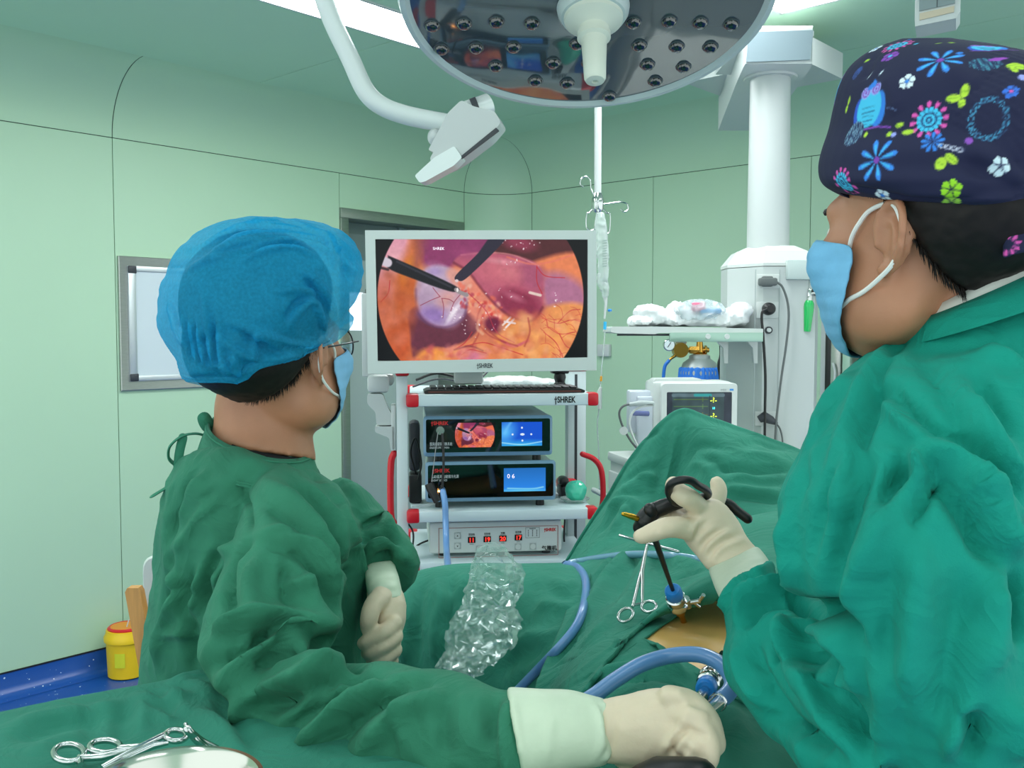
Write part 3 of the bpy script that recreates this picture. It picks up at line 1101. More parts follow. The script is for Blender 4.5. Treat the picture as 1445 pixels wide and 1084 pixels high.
pt_.put(np.clip((R_ - 585) / 6 + 0.5, 0, 1), (8, 9, 12))
SCOPE = pt_.img

m_screen = attr_mat('lit_screen_picture', 0.25, 0.86)
# ---- main monitor
mf0, mf1 = P(515, 325, 2.52), P(842, 325, 2.585)
MF = Fr(mf0, ux=unit((mf1 - mf0) * A([1, 1, 0])), uz=(0, 0, 1))
mon = thing('surgical_monitor', 'large wide monitor showing the endoscope picture above the cart', 'monitor', MF.pt(0.3, 0.04, -0.36))
m_bez = mat('bezel_pale_grey', (200, 210, 206), 0.4)
outer = [(515, 325), (842, 325), (842, 523), (519, 528)]
inner = [(529.5, 337.5), (829.5, 338), (829.5, 504.5), (533, 510)]
oq, iq = [MF.at(*p, 0) for p in outer], [MF.at(*p, 0) for p in inner]
rings = [[MF.pt(x, y, z) for x, z in q] for q, y in ((oq, 0.045), (oq, 0.002), ([A(p) * .998 for p in oq], 0.0), (iq, 0.0), (iq, 0.006))]
MB().loft(rings, True).build('bezel', m_bez, mon, 20)
x0, x1 = (iq[0][0] + iq[3][0]) / 2, iq[1][0]
z0, z1 = (iq[2][1] + iq[3][1]) / 2, iq[1][1]
pic = picture('screen', SCOPE, MF, x0 - 0.004, x1, z0 - 0.003, z1, m_screen, mon, 0.0045)
m_txtw = mat('screen_text_white', (235, 225, 235), 0.5, emit=(240, 220, 235), estr=0.8)
q = MF.at(619, 352.5, 0)
text('screen_lettering', 'SHREK', MF, q[0], q[1], 0.0105, m_txtw, pic, 0.0035)
q = MF.at(684, 519, 0)
text('maker_lettering', '†SHREK', MF, q[0], q[1], 0.017, m_dark, mon, -0.0006, squeeze=.75, bold=.0003)
MB().fbox(MF, 0.03, oq[1][0] - 0.03, 0.045, 0.075, -0.36, -0.03, 0.015).build('back_cover', m_bez, mon, 30)
arm = MB()
AF = Fr(MF.pt(0, 0.10, 0), ux=MF.ux, uz=(0, 0, 1))
prect(arm, AF, 511, 414, 527, 532, 0.0, 0.012, 0.004)
arm.build('side_panel', m_white, mon, 30)
ar = MB()
arm_f = Fr(CF.pt(0, 0.0, 0), ux=CF.ux, uz=(0, 0, 1))
prect(ar, arm_f, 518, 529, 549, 555, 0.03, 0.10, 0.012)
prect(ar, arm_f, 538, 527, 556, 545, 0.06, 0.12, 0.012)
a1 = MB()
pquad(a1, arm_f, [(518, 556), (540, 556), (547, 575), (553, 585), (553, 600), (531, 600), (530, 582), (518, 570)], 0.035, 0.085, 0.008)
a2 = MB()
pquad(a2, arm_f, [(529, 602), (557, 602), (557, 636), (551, 636), (549, 618), (529, 610)], 0.03, 0.09, 0.006)
prect(a2, arm_f, 552, 572, 558, 636, 0.03, 0.10, 0.003)
oa = ar.build('arm_joint', m_white, mon, 30)
a1.build('arm_link', m_white, mon, 30)
a2.build('arm_bracket', m_white, mon, 30)
MB().fbox(MF, 0.2, 0.35, 0.075, 0.16, -0.34, -0.1, 0.01).fbox(MF, 0.24, 0.32, 0.1, 0.16, -0.415, -0.3, 0.008).build('neck', m_white, mon, 30)

# ---- things on the top shelf
kz = shelves[0]
kx0, kx1 = CF.at(599, 556, 0.03)[0], CF.at(824, 548, 0.03)[0]
kb = thing('keyboard', 'black low keyboard lying on the top shelf under the large monitor', 'keyboard', CF.pt((kx0 + kx1) / 2, 0.09, kz))
MB().prism(rpoly([(kx0, kz + 0.001), (kx1, kz + 0.001), (kx1 + .002, kz + 0.007), (kx1 - 0.01, kz + 0.012), (kx0 + 0.01, kz + 0.012), (kx0 - .002, kz + 0.007)], 0.003), CF, 0.02, 0.15).build('keyboard_base', m_black, kb, 30)
km = MB()
nk = 19
for r_ in range(5):
    for c_ in range(nk):
        xx = kx0 + 0.016 + (kx1 - kx0 - 0.032) * c_ / nk
        km.fbox(CF, xx, xx + (kx1 - kx0 - .032) / nk - 0.003, 0.034 + r_ * 0.022, 0.052 + r_ * 0.022, kz + 0.012, kz + 0.0185, 0.002, 1)
ko = km.build('keys', mat('key_black', (34, 35, 38), 0.35), kb, 30)
MB().fbox(CF, kx0 + 0.01, kx1 - 0.01, 0.018, 0.0205, kz + 0.004, kz + 0.007).build('front_edge', mat('dark_brown_edge', (110, 52, 44), 0.4), kb, 0)

bx = CF.at(790, 540, 0.17)[0]
t = thing('black_holder', 'small black round-bodied holder standing on the top shelf near its right end', 'holder', CF.pt(bx, 0.17, kz))
MB().lathe([(0.020, 0.0), (0.021, 0.012), (0.014, 0.022), (0.018, 0.036), (0.016, 0.046), (0.01, 0.05)], CF.pt(bx, 0.17, kz + .001), seg=28).build('body', m_black, t)
MB().fbox(CF, bx - 0.026, bx + 0.026, 0.155, 0.195, kz + 0.048, kz + 0.064, 0.005).build('clamp', m_black, t, 30)

pts = spline([CF.pt(0.03, 0.2, kz + .03), CF.pt(0.09, 0.18, kz + 0.05), CF.pt(0.17, 0.2, kz + 0.035), CF.pt(0.24, 0.25, kz + 0.055), CF.pt(0.3, 0.3, kz + 0.09)], 8)
tag(MB().tube(pts, 0.004, 10).build('video_cable', m_black), 'black video cable looping on the shelf behind the keyboard', 'cable')
pts = spline([CF.pt(0.02, 0.24, kz + .008), CF.pt(0.1, 0.26, kz + 0.03), CF.pt(0.2, 0.24, kz + 0.02), CF.pt(0.26, 0.3, kz + 0.06)], 8)
tag(MB().tube(pts, 0.003, 10).build('power_cable', m_dark), 'thin dark cable drooping below the large monitor', 'cable')
V, Fs, E = remesh(MB().ball(CF.pt(0.33, 0.30, kz + 0.018), (0.10, 0.05, 0.017)).ball(CF.pt(0.27, 0.28, kz + 0.016), (0.06, 0.05, 0.015)).ball(CF.pt(0.41, 0.31, kz + 0.014), (0.06, 0.05, 0.013)), 0.005, 2)
V = ridged(V, Fs, 0.008, 30)
tag(link('white_cloth', to_mesh('white_cloth', V, Fs), m_whitep), 'crumpled white cloth lying on the top shelf behind the keyboard', 'cloth')

# ---- camera control unit and light source
m_unit = mat('unit_grey_metal', (176, 188, 188), 0.4, 0.3)
m_uframe = mat('unit_blue_grey_frame', (112, 148, 174), 0.35)
m_glass = mat('black_glass_panel', (6, 7, 9), 0.04, spec=0.6, coat=0.6)
m_ledred = mat('red_lettering', (206, 30, 34), 0.5)
m_wtxt = mat('white_lettering', (214, 220, 224), 0.5)


def unit_box(name, label, quad, d0, dep, zrest, mframe):
    q = [CF.at(x, y, d0) for x, y in quad]
    x0, x1 = (q[0][0] + q[3][0]) / 2, (q[1][0] + q[2][0]) / 2
    z1 = (q[0][1] + q[1][1]) / 2
    z0 = (q[2][1] + q[3][1]) / 2
    t = thing(name, label, 'medical unit', CF.pt((x0 + x1) / 2, d0 + dep / 2, zrest))
    return t, x0, x1, z0, z1


zr = shelves[1]
t, x0, x1, z0, z1 = unit_box('light_source', 'lower dark-fronted endoscopy unit with a blue display and a glowing cable port', [(599, 654), (784, 649), (785, 704), (601.5, 711)], 0.03, 0.34, zr, None)
LS = (t, x0, x1, z0, z1)
zr1 = z0
MB().fbox(CF, x0 + 0.008, x1 - 0.008, 0.045, 0.37, z0 + 0.004, z1 - 0.002, 0.004).build('housing', m_unit, t, 30)
for fx in (x0 + 0.04, x1 - 0.04):
    for fy in (0.07, 0.34):
        MB().lathe([(0.012, 0), (0.012, z0 + 0.004 - zr)], CF.pt(fx, fy, zr), seg=16).build('foot', m_black, t)
fo = rpoly([(x0, z0), (x1, z0), (x1, z1), (x0, z1)], 0.010)
fi = rpoly([(x0 + 0.007, z0 + 0.011), (x1 - 0.007, z0 + 0.011), (x1 - 0.007, z1 - 0.008), (x0 + 0.007, z1 - 0.008)], 0.006)
fr_ = MB().loft([[CF.pt(x, y, z) for x, z in q] for q, y in ((fo, 0.05), (fo, 0.036), (fi, 0.030), (fi, 0.034))], True).build('front_frame', m_uframe, t, 40)
MB().prism(fi, CF, 0.0315, 0.0335).build('front_glass', m_glass, t, 0)
pp = Paint(90, 60, 0, 90, 0, 60, (40, 120, 206))
pp.img *= (0.9 + 0.25 * (pp.Y / 60))[..., None]
pp.line([(8, 52), (60, 54), (85, 50)], 3, (150, 220, 240), 3)
pp.ell(40, 60, 50, 6, (90, 190, 235), 0, 0.6)
a, b_ = CF.at(711, 661, 0.03), CF.at(770, 693, 0.03)
dsp = picture('display', pp.img, CF, a[0], b_[0], b_[1], a[1], m_screen, t, 0.031)
q = CF.at(718, 672, 0.03)
text('display_digits', '0 6', CF, q[0] + 0.006, q[1] - 0.006, 0.017, m_txtw, dsp, 0.0303)
text('logo_lettering', '†SHREK', CF, CF.at(610, 668, .03)[0], CF.at(610, 667, .03)[1], 0.014, m_ledred, t, 0.031, align='LEFT', bold=.0004)
text('name_lettering', 'LED医用内窥镜冷光源', CF, CF.at(610, 674, .03)[0], CF.at(610, 675, .03)[1], 0.0105, m_wtxt, t, 0.031, align='LEFT', squeeze=.72)
text('caption_lettering', 'LIGHT SOURCE', CF, CF.at(610, 679, .03)[0], CF.at(610, 679.5, .03)[1], 0.0075, m_wtxt, t, 0.031, align='LEFT', squeeze=.8)
pc = CF.pt(*[(lambda q: (q[0], 0.028, q[1]))(CF.at(624, 691, 0.03))][0])
MB().lathe([(0.010, -0.012), (0.010, 0.004), (0.006, 0.004)], pc, CF.uy, 20).build('light_port', m_chrome, t)
m_glow = mat('glowing_fibre_port', (255, 190, 120), 0.4, emit=(255, 170, 90), estr=9)
MB().ball(pc - 0.012 * CF.uy, 0.0048).build('glowing_tip', m_glow, t)
MB().ball(pc - 0.012 * CF.uy - 0.010 * CF.ux - A([0, 0, .002]), 0.003).build('glowing_tip', m_glow, t)

t, x0, x1, z0, z1 = unit_box('camera_unit', 'upper dark-fronted endoscopy unit with two small lit displays', [(596.5, 589.5), (779.5, 585), (780, 641), (598.5, 646)], 0.03, 0.34, LS[4], None)
CU = (t, x0, x1, z0, z1)
MB().fbox(CF, x0 + 0.006, x1 - 0.006, 0.045, 0.40, z0 + 0.004, z1 + 0.001, 0.004).build('housing', m_unit, t, 30)
for fx in (x0 + 0.04, x1 - 0.04):
    for fy in (0.07, 0.34):
        MB().lathe([(0.012, 0), (0.012, z0 + 0.004 - LS[4] + 0.002)], CF.pt(fx, fy, LS[4] - 0.002), seg=16).build('foot', m_black, t)
fo = rpoly([(x0, z0), (x1, z0), (x1, z1), (x0, z1)], 0.010)
fi = rpoly([(x0 + 0.007, z0 + 0.011), (x1 - 0.007, z0 + 0.011), (x1 - 0.007, z1 - 0.008), (x0 + 0.007, z1 - 0.008)], 0.006)
MB().loft([[CF.pt(x, y, z) for x, z in q] for q, y in ((fo, 0.05), (fo, 0.036), (fi, 0.030), (fi, 0.034))], True).build('front_frame', m_uframe, t, 40)
MB().prism(fi, CF, 0.0315, 0.0335).build('front_glass', m_glass, t, 0)
a, b_ = CF.at(641, 597, 0.03), CF.at(699, 631, 0.03)
sm = SCOPE[::4, ::4].copy()
picture('display', np.clip(sm * A([1.0, 0.85, 0.9]), 0, 255), CF, a[0], b_[0], b_[1], a[1], m_screen, t, 0.031)
pp = Paint(90, 60, 0, 90, 0, 60, (24, 84, 206))
pp.ell(8, 26, 16, 22, (90, 190, 250), 0.4, 0.9)
pp.line([(20, 0), (12, 14), (6, 28)], 5, (110, 190, 250), 5, .7)
pp.ell(45, 60, 60, 10, (60, 190, 240), 0, 0.9)
pp.line([(0, 52), (45, 57), (90, 50)], 2, (190, 240, 250), 3)
for x, y in ((45, 14), (24, 31), (66, 31), (46, 47)):
    pp.ell(x, y, 2.2, 2.6, (225, 238, 250))
pp.ell(46, 31, 5, 3, (225, 238, 250))
a, b_ = CF.at(708, 596, 0.03), CF.at(765, 629, 0.03)
picture('display', pp.img, CF, a[0], b_[0], b_[1], a[1], m_screen, t, 0.031)
text('logo_lettering', '†SHREK', CF, CF.at(608, 600, .03)[0], CF.at(608, 600, .03)[1], 0.014, m_ledred, t, 0.031, align='LEFT', bold=.0004)
text('name_lettering', '医用内窥镜摄像系统', CF, CF.at(606.5, 629, .03)[0], CF.at(606, 629, .03)[1], 0.0105, m_wtxt, t, 0.031, align='LEFT', squeeze=.66)
text('caption_lettering', 'ENDOSCOPE CAMERA', CF, CF.at(606.5, 633.5, .03)[0], CF.at(606, 633.5, .03)[1], 0.0075, m_wtxt, t, 0.031, align='LEFT', squeeze=.72)
pc2 = CF.pt(*[(lambda q: (q[0], 0.028, q[1]))(CF.at(621, 607, 0.03))][0])
MB().lathe([(0.007, -0.014), (0.0115, -0.014), (0.012, -0.011), (0.0105, -0.006), (0.012, 0), (0.012, 0.004)], pc2, CF.uy, 24, True).build('camera_socket', m_chrome, t)


def cfp(px, py, d):
    q = CF.at(px, py, d)
    return CF.pt(q[0], d, q[1])


pts = spline([cfp(624, 612, 0.012), cfp(626, 650, 0.004), cfp(624, 690, 0.0), cfp(623, 715, -0.01)], 8)
tag(MB().tube(pts, 0.0035, 10).build('camera_cable', m_black), 'black camera cable hanging from the chrome socket of the upper unit', 'cable')
pts = spline([cfp(618, 610, 0.010), cfp(614, 640, 0.006), cfp(611, 665, 0.004), cfp(609, 680, 0.004)], 8)
tag(MB().tube(pts, 0.0012, 8).build('safety_cord', mat('grey_cord', (150, 152, 152), 0.5)), 'thin grey cord hanging beside the black camera cable', 'cord')
tag(MB().tube([cfp(605, 683, 0.0), cfp(608, 690, -.004), cfp(618, 708, -0.01)], [0.012, 0.0125, 0.0115], 20).build('plug_barrel', m_black), 'black plug barrel leaning on the front of the lower unit', 'plug')

# ---- insufflator on the lower shelf
zl = shelves[2]
m_ins = mat('insufflator_pale_grey', (204, 212, 210), 0.4)
x0, x1 = CF.at(606, 760, 0.05)[0], CF.at(793, 760, 0.05)[0]
z1 = zrow(700, 736, 0.05)
ins = thing('insufflator', 'pale grey gas unit with four red number displays below the dark units', 'medical unit', CF.pt((x0 + x1) / 2, 0.2, zl))
MB().fbox(CF, x0, x1, 0.05, 0.40, zl + 0.012, z1, 0.008).build('housing', m_ins, ins, 30)
for fx in (x0 + 0.04, x1 - 0.04):
    for fy in (0.09, 0.36):
        MB().lathe([(0.012, 0), (0.012, 0.013)], CF.pt(fx, fy, zl), seg=16).build('foot', m_black, ins)
ln = MB()
fx0, fx1 = CF.at(619, 770, .05)[0], CF.at(787.5, 770, .05)[0]
fz1, fz0 = zrow(787, 741.5, .05), zrow(787, 783, .05)
for (a, b_, c, d) in ((fx0, fx1, fz1 - .0012, fz1), (fx0, fx1, fz0, fz0 + .0012), (fx0, fx0 + .0012, fz0, fz1), (fx1 - .0012, fx1, fz0, fz1)):
    ln.fbox(CF, a, b_, 0.0488, 0.0502, c, d)
ln.build('panel_outline', mat('red_brown_line', (150, 60, 50), 0.5), ins, 0)
m_digit = mat('red_digit', (255, 60, 50), 0.4, emit=(255, 60, 44), estr=1.1)
m_win = mat('dark_red_window', (16, 8, 9), 0.3)
for (px, py, s_, cap) in ((665.5, 762, '11', '预设值'), (687.5, 761, '19', '实际值'), (709.5, 760, '20', '流量'), (731.5, 758.5, '17', '总流量')):
    q = CF.at(px, py, .05)
    w_ = MB().fbox(CF, q[0] - 0.0105, q[0] + 0.0105, 0.0485, 0.0505, q[1] - 0.0085, q[1] + 0.0085).build('number_window', m_win, ins, 0)
    text('digits', s_, CF, q[0], q[1] - 0.0058, 0.0165, m_digit, w_, 0.048, bold=.0004, squeeze=1.0)
    text('small_lettering', cap, CF, q[0], q[1] + 0.0135, 0.006, m_dark, ins, 0.0495)
    MB().fbox(CF, q[0] - 0.008, q[0] + 0.008, 0.0493, 0.0502, q[1] + 0.0108, q[1] + 0.0114).build('caption_line', m_dark, ins, 0)
    text('unit_lettering', 'mmHg' if px < 700 else 'L/min', CF, q[0], q[1] - 0.0135, 0.004, m_dark, ins, 0.0495)
for i, (px, py) in enumerate(((645.5, 756), (645.5, 770.5), (676.5, 774.5), (731, 771.5), (752, 771))):
    q = CF.at(px, py, .05)
    bt = MB().fbox(CF, q[0] - 0.0095, q[0] + 0.0095, 0.0485, 0.0505, q[1] - 0.0095, q[1] + 0.0095, 0.001).build('button', m_grey, ins, 30)
    MB().lathe([(0.0075, -0.0025), (0.0078, 0.0)], CF.pt(q[0], 0.0485, q[1]), CF.uy, 20).build('button_cap', m_whitep, bt)
    if i < 2:
        sgn = 1 if i == 0 else -1
        MB().prism([(q[0] - .0025, q[1] - .0016 * sgn), (q[0] + .0025, q[1] - .0016 * sgn), (q[0], q[1] + .0026 * sgn)], CF, 0.0452, 0.0462).build('arrow_mark', m_black, bt, 0)
q = CF.at(751.5, 752, .05)
bo = MB()
for (a, b_, c, d) in ((-.02, .02, .0148, .0153), (-.02, .02, -.0143, -.0138), (-.02, -.0195, -.014, .015), (.0195, .02, -.014, .015)):
    bo.fbox(CF, q[0] + a, q[0] + b_, .0493, .0502, q[1] + c, q[1] + d)
for xx in (-.012, 0, .012):
    for zz in (-.008, -.003, .002, .007):
        bo.fbox(CF, q[0] + xx - .0012, q[0] + xx + .0012, .0493, .0502, q[1] + zz - .0012, q[1] + zz + .0012)
bo.build('indicator_grid', m_dark, ins, 0)
text('grid_lettering', 'PRESSURE', CF, q[0], q[1] + .0105, .0042, m_dark, ins, .0495)
q = CF.at(776, 749.5, .05)
text('logo_lettering', '†SHREK', CF, q[0], q[1], 0.0125, m_ledred, ins, .0495, squeeze=.8, bold=.0004)
q = CF.at(775, 776, .05)
text('name_lettering', '气腹机', CF, q[0], q[1], 0.0145, m_black, ins, .0495, bold=.0003)
text('caption_lettering', 'CO2 INSUFFLATOR', CF, q[0], q[1] - .007, 0.0052, m_dark, ins, .0495, squeeze=.8)

# ---- small things on the middle shelf
bz = shelves[1]
bc = CF.pt(CF.at(813, 693, 0.10)[0], 0.10, bz + 0.0325)
m_ballg = mat('sea_green_rubber', (60, 196, 164), 0.25, coat=0.4, spec=0.6)
V, Fs, E = remesh(MB().ball(bc, 0.0315, 24, 16), 0.003, 1)
V = ridged(V, Fs, 0.004, 45)
tag(link('rubber_ball', to_mesh('rubber_ball', V, Fs), m_ballg), 'shiny sea-green wrapped ball at the right end of the middle cart shelf', 'ball')
tag(MB().lathe([(0.001, 0), (0.03, 0.001), (0.042, 0.008), (0.044, 0.012), (0.040, 0.009), (0.028, 0.003), (0.001, 0.002)], CF.pt(CF.at(811, 700, 0.10)[0], 0.10, bz + .0005), seg=30).build('clear_dish', mat('clear_plastic', (220, 235, 232), 0.1, trans=0.7, alpha=0.6)), 'clear shallow dish under the sea-green ball on the cart', 'dish')
rx = CF.at(794, 690, 0.2)[0]
tag(MB().fbox(CF, rx - 0.012, rx + 0.02, 0.16, 0.24, bz + 0.001, bz + 0.035, 0.008).fbox(CF, rx - 0.012, rx + 0.016, 0.17, 0.23, bz + 0.034, bz + 0.06, 0.01).build('black_box', m_black), 'small black box beside the lower unit, left of the sea-green ball', 'box')
tag(MB().box(CF.pt(rx + 0.03, 0.3, bz + 0.02), (0.06, 0.08, 0.038), CF, 0.012).build('red_pouch', m_red), 'small red pouch on the cart shelf behind the sea-green ball', 'pouch')
ax0, ax1 = CF.at(577, 660, 0.12)[0], CF.at(597, 660, 0.12)[0]
t = thing('power_adapter', 'black power adapter standing left of the stacked endoscopy units', 'adapter', CF.pt((ax0 + ax1) / 2, 0.15, bz))
MB().fbox(CF, ax0, ax1 - .004, 0.12, 0.2, bz + 0.002, bz + 0.085, 0.006).build('body', m_black, t, 30)
MB().fbox(CF, ax0, ax1 - .008, 0.14, 0.22, bz + 0.09, bz + 0.235, 0.012).build('pouch', m_dark, t, 30)
MB().tube(spline([CF.pt(ax0 + .02, 0.13, bz + .085), CF.pt(ax0 + .005, .12, bz + .15), CF.pt(ax0 + .02, .115, bz + .19), CF.pt(ax0 + .035, .12, bz + .12), CF.pt(ax0 + .025, .118, bz + .07)], 8), 0.003, 10).build('lead', m_black, t)
# cables on the floor side of the cart
for i, (pp_, lab) in enumerate((([(573, 735), (583, 752), (581, 778), (574, 800)], 'black cable hanging beside the left cart post'), ([(578, 778), (592, 768), (606, 762)], 'black cable crossing to the left side of the pale gas unit'), ([(578, 795), (594, 788), (606, 795)], 'black cable low at the left foot of the pale gas unit'), ([(797, 733), (796, 760), (799, 780)], 'dark cable hanging at the right side of the pale gas unit'))):
    tag(MB().tube(spline([cfp(x, y, 0.22) for x, y in pp_], 6), 0.0028, 8).build('power_cable', m_black), lab, 'cable')

# ------------------------------------------------------------------ ceiling IV pole and drip
m_clear = mat('clear_soft_plastic', (228, 238, 236), 0.12, trans=0.55, alpha=0.75, spec=0.6)
YI = 3.15
iv = thing('ceiling_drip_pole', 'white drip pole hanging from the ceiling with curled wire hooks', 'drip pole', A([P(843.5, 165, YI)[0], YI, ZC]))
p_t, p_b = A([P(843.5, 165, YI)[0], YI, ZC]), P(843.5, 281, YI)
MB().tube([p_t, p_b], 0.0118, 16).build('rod', m_white, iv)
MB().lathe([(0.012, 0.02), (0.02, 0.0), (0.02, -0.03), (0.012, -0.045)], p_b, seg=20).build('hub', m_chrome, iv)
MB().lathe([(0.06, 0), (0.06, -0.012), (0.02, -0.03)], p_t, seg=24).build('ceiling_rose', m_white, iv)
for hk in ([(843, 285), (838, 275), (834, 265), (833, 254), (827, 249), (820, 253), (819, 260), (824, 264)], [(845, 289), (860, 287), (876, 285), (885, 288), (886, 296), (880, 299), (876, 295)],
           [(841, 290), (832, 300), (828, 302), (828, 322), (838, 324), (840, 312)], [(848, 292), (856, 300), (861, 303), (860, 326), (856, 330)]):
    MB().tube(pspline([(x, y, YI) for x, y in hk], 6), 0.0024, 8).build('hook', m_chrome, iv)
dr = thing('drip_set', 'clear infusion bag with its drip tube hanging from the white ceiling pole', 'drip set', P(848, 330, YI - .03))
YB = YI - 0.03
V, Fs, E = remesh(MB().loft(ssec([((842, 300), (852, 300), YB, 0.012), ((840, 315), (855, 315), YB, 0.02), ((842, 350), (858, 350), YB, 0.022), ((845, 390), (859, 388), YB, 0.02), ((848, 402), (857, 402), YB, 0.012)], 4)), 0.004, 2)
V = ridged(V, Fs, 0.005, 40)
MB_b = link('bag', to_mesh('bag', V, Fs), m_clear, dr)
lb = MB()
for k in range(11):
    a_, c_ = P(850, 340 + k * 3.6, YB - 0.024), P(856.5, 340 + k * 3.6 - .8, YB - 0.022)
    lb.tube([a_, c_], 0.0009, 4)
lb.build('scale_print', mat('grey_print', (96, 116, 112), 0.6), MB_b, 0)
V, Fs, E = remesh(MB().loft(ssec([((843, 385), (853, 385), YB, 0.014), ((843, 400), (858, 400), YB, 0.016), ((848, 412), (859, 412), YB, 0.014), ((849, 420), (857, 420), YB, 0.01)], 4)), 0.003, 2)
V = ridged(V, Fs, 0.004, 50)
link('drip_chamber', to_mesh('drip_chamber', V, Fs), m_clear, dr)
MB().tube([P(854, 418, YB), P(855, 428, YB), P(853, 450, YB)], [0.008, 0.005, 0.003], 10).build('spike', m_whitep, dr)
MB().ball(P(860.5, 438, YB), (0.007, 0.006, 0.005)).build('valve_cap', mat('blue_cap', (20, 130, 220), 0.35), dr)
MB().tube([P(854, 454, YB), P(853.5, 465, YB)], 0.0052, 12).build('blue_connector', mat('light_blue_plastic', (50, 176, 226), 0.35), dr)
MB().tube(pspline([(854, 464, YB), (852, 490, YB), (849, 520, YB), (848, 535, YB), (846, 560, YB), (845, 580, YB), (843, 600, YB), (845, 640, YB), (846, 700, YB)], 6), 0.0022, 8).build('tubing', m_clear, dr)
MB().tube([P(848.5, 531, YB), P(848, 538, YB)], 0.004, 10).build('orange_connector', mat('orange_connector', (230, 160, 40), 0.4), dr)
MB().tube([P(848, 546, YB), P(846, 553, YB), P(846, 577, YB)], [0.004, 0.0075, 0.0075], 12).build('roller_clamp', m_whitep, dr)
TF = Fr(BW.pt(0.9, -0.03, 0), ux=BW.ux, uz=(0, 0, 1))
so = MB()
prect(so, TF, 842, 486, 859, 503, -0.0, 0.028, 0.004)
so = tag(so.build('wall_socket', m_whitep), 'white socket plate on the far green wall behind the drip tube', 'socket')

# ------------------------------------------------------------------ ceiling pendant
YP = 3.3
pen = thing('ceiling_pendant', 'white ceiling pendant column with power sockets on its lower box', 'pendant', A([P(1083, 360, YP)[0], YP, 1.83]))
ptop, pbot = P(1083.5, 96, YP), P(1083.5, 352, YP)
px_c = pbot[0]
MB().lathe([(0.072, 0.0), (0.067, 0.7)], A([px_c, YP, pbot[2] - .03]), seg=40).build('column', m_white, pen)
MB().lathe([(0.088, 0.0), (0.09, 0.006), (0.09, 0.034), (0.086, 0.04), (0.06, 0.04)], A([px_c, YP, ptop[2] - 0.04]), seg=40).build('collar', m_white, pen)
zh0, zh1 = 2.425, 2.545
g = MB()
wn, wf = 0.112, 0.10
ring = lambda y, w_, z0, z1: [A([px_c + 0.004 - w_ + (y - YP) * .12, y, z0]), A([px_c + 0.004 + w_ + (y - YP) * .12, y, z0]), A([px_c + 0.004 + w_ + (y - YP) * .12, y, z1]), A([px_c + 0.004 - w_ + (y - YP) * .12, y, z1])]
g.loft([ring(YP - 0.155, wn * .97, zh0 + .004, zh1), ring(YP - 0.14, wn, zh0, zh1 + .01), ring(YP + .1, wn, zh0, zh1 + 0.02), ring(YP + 0.85, wf, zh0, zh1 + .02)])
g.build('arm', m_white, pen, 30)
MB().prism(rpoly([(-wn + .004, 2.432), (wn - .012, 2.440), (wn - .003, 2.535), (-wn + .01, 2.528)], .004), Fr((px_c + .004 - .018, 0, 0)), YP - .162, YP - .153).build('arm_face', mat('face_blue_grey', (122, 140, 147), 0.4), pen, 30)
cp = [A([px_c - .012 - wn, 0, 0]), A([px_c - .012 + wn, 0, 0])]
rings = []
for y, k in ((YP - .158, 0.0), (YP - .1, .6), (YP, 1.0), (YP + .3, 1.0)):
    rings.append([A([px_c - .014 + s_ * wn, y, zh1 - .012 + .035 * k * (1 - abs(s_) ** 3) + .008 * k]) for s_ in np.linspace(-1, 1, 13)] + [A([px_c - .014 + s_ * wn, y, zh1 - .03]) for s_ in np.linspace(1, -1, 13)])
MB().loft(rings).build('arm_cap', m_whitep, pen, 40)
zbx = 2.555
cA, cB, cC = onplane(971, 119, (0, 0, zbx), A([0, 0, 1.])), onplane(1130, 83, (0, 0, zbx), A([0, 0, 1.])), onplane(1196, 110, (0, 0, zbx), A([0, 0, 1.]))
e1, e2 = np.dot(cA - cB, -BW.ux), np.dot(cC - cB, LW.ux)
bfr = Fr(cB, ux=-BW.ux, uz=(0, 0, 1))
c4 = [cB, cB - BW.ux * e1, cB - BW.ux * e1 + LW.ux * e2, cB + LW.ux * e2]
MB().loft([[p for p in c4], [p + A([0, 0, .10]) for p in c4]]).build('ceiling_cover', m_white, pen, 20)
cc = (c4[0] + c4[2]) / 2
MB().lathe([(0.09, 0.0), (0.09, ZC - zbx - .09)], cc + A([0, 0, 0.09]), seg=32).build('ceiling_stem', m_white, pen)
# lower box: octagonal cabinet
PB = Fr((P(1086, 500, YP)[0], YP, 0))
hx = 57 * YP / F
zt_, zb_ = P(1086, 377, YP - .1)[2], 1.0
oct_ = lambda k, z, dx=0: [PB.pt(x * k + dx, y * k, z) for x, y in ((-.155, -.02), (-.06, -.13), (.115, -.13), (.15, -.05), (.15, .1), (.08, .16), (-.08, .16), (-.155, .08))]
MB().loft([oct_(1, zb_), oct_(1, zt_ - .005), oct_(1.0, zt_)]).build('box', m_white, pen, 20)
MB().loft([oct_(1.01, zt_ + .002), oct_(1.01, zt_ + .012), oct_(.8, zt_ + .055), oct_(.52, zt_ + .075)]).build('box_top', m_whitep, pen, 25)
gv = MB()
for px in (1066, 1100):
    a = PB.at(px, 400, -.13)
    gv.fbox(PB, a[0] - .0015, a[0] + .0015, -.1315, -.128, 1.0, zt_ - .01)
gv.build('groove', m_grey, pen, 0)
m_rail = mat('rail_pale', (214, 224, 222), 0.3, 0.2)
rl = MB()
prect(rl, PB, 1113, 374, 1131, 648, -.10, .1, .004)
rl.build('side_rail', m_rail, pen, 30)
rl = MB()
prect(rl, PB, 1133, 392, 1139, 660, -.1, -.06, .002)
rl.build('green_rail', mat('pale_green_strip', (170, 214, 186), 0.3), pen, 30)
br = MB()
prect(br, PB, 1111, 366.5, 1162, 394.5, -.15, -.11, .004)
prect(br, PB, 1160, 366.5, 1180.5, 394.5, -.155, -.10, .006)
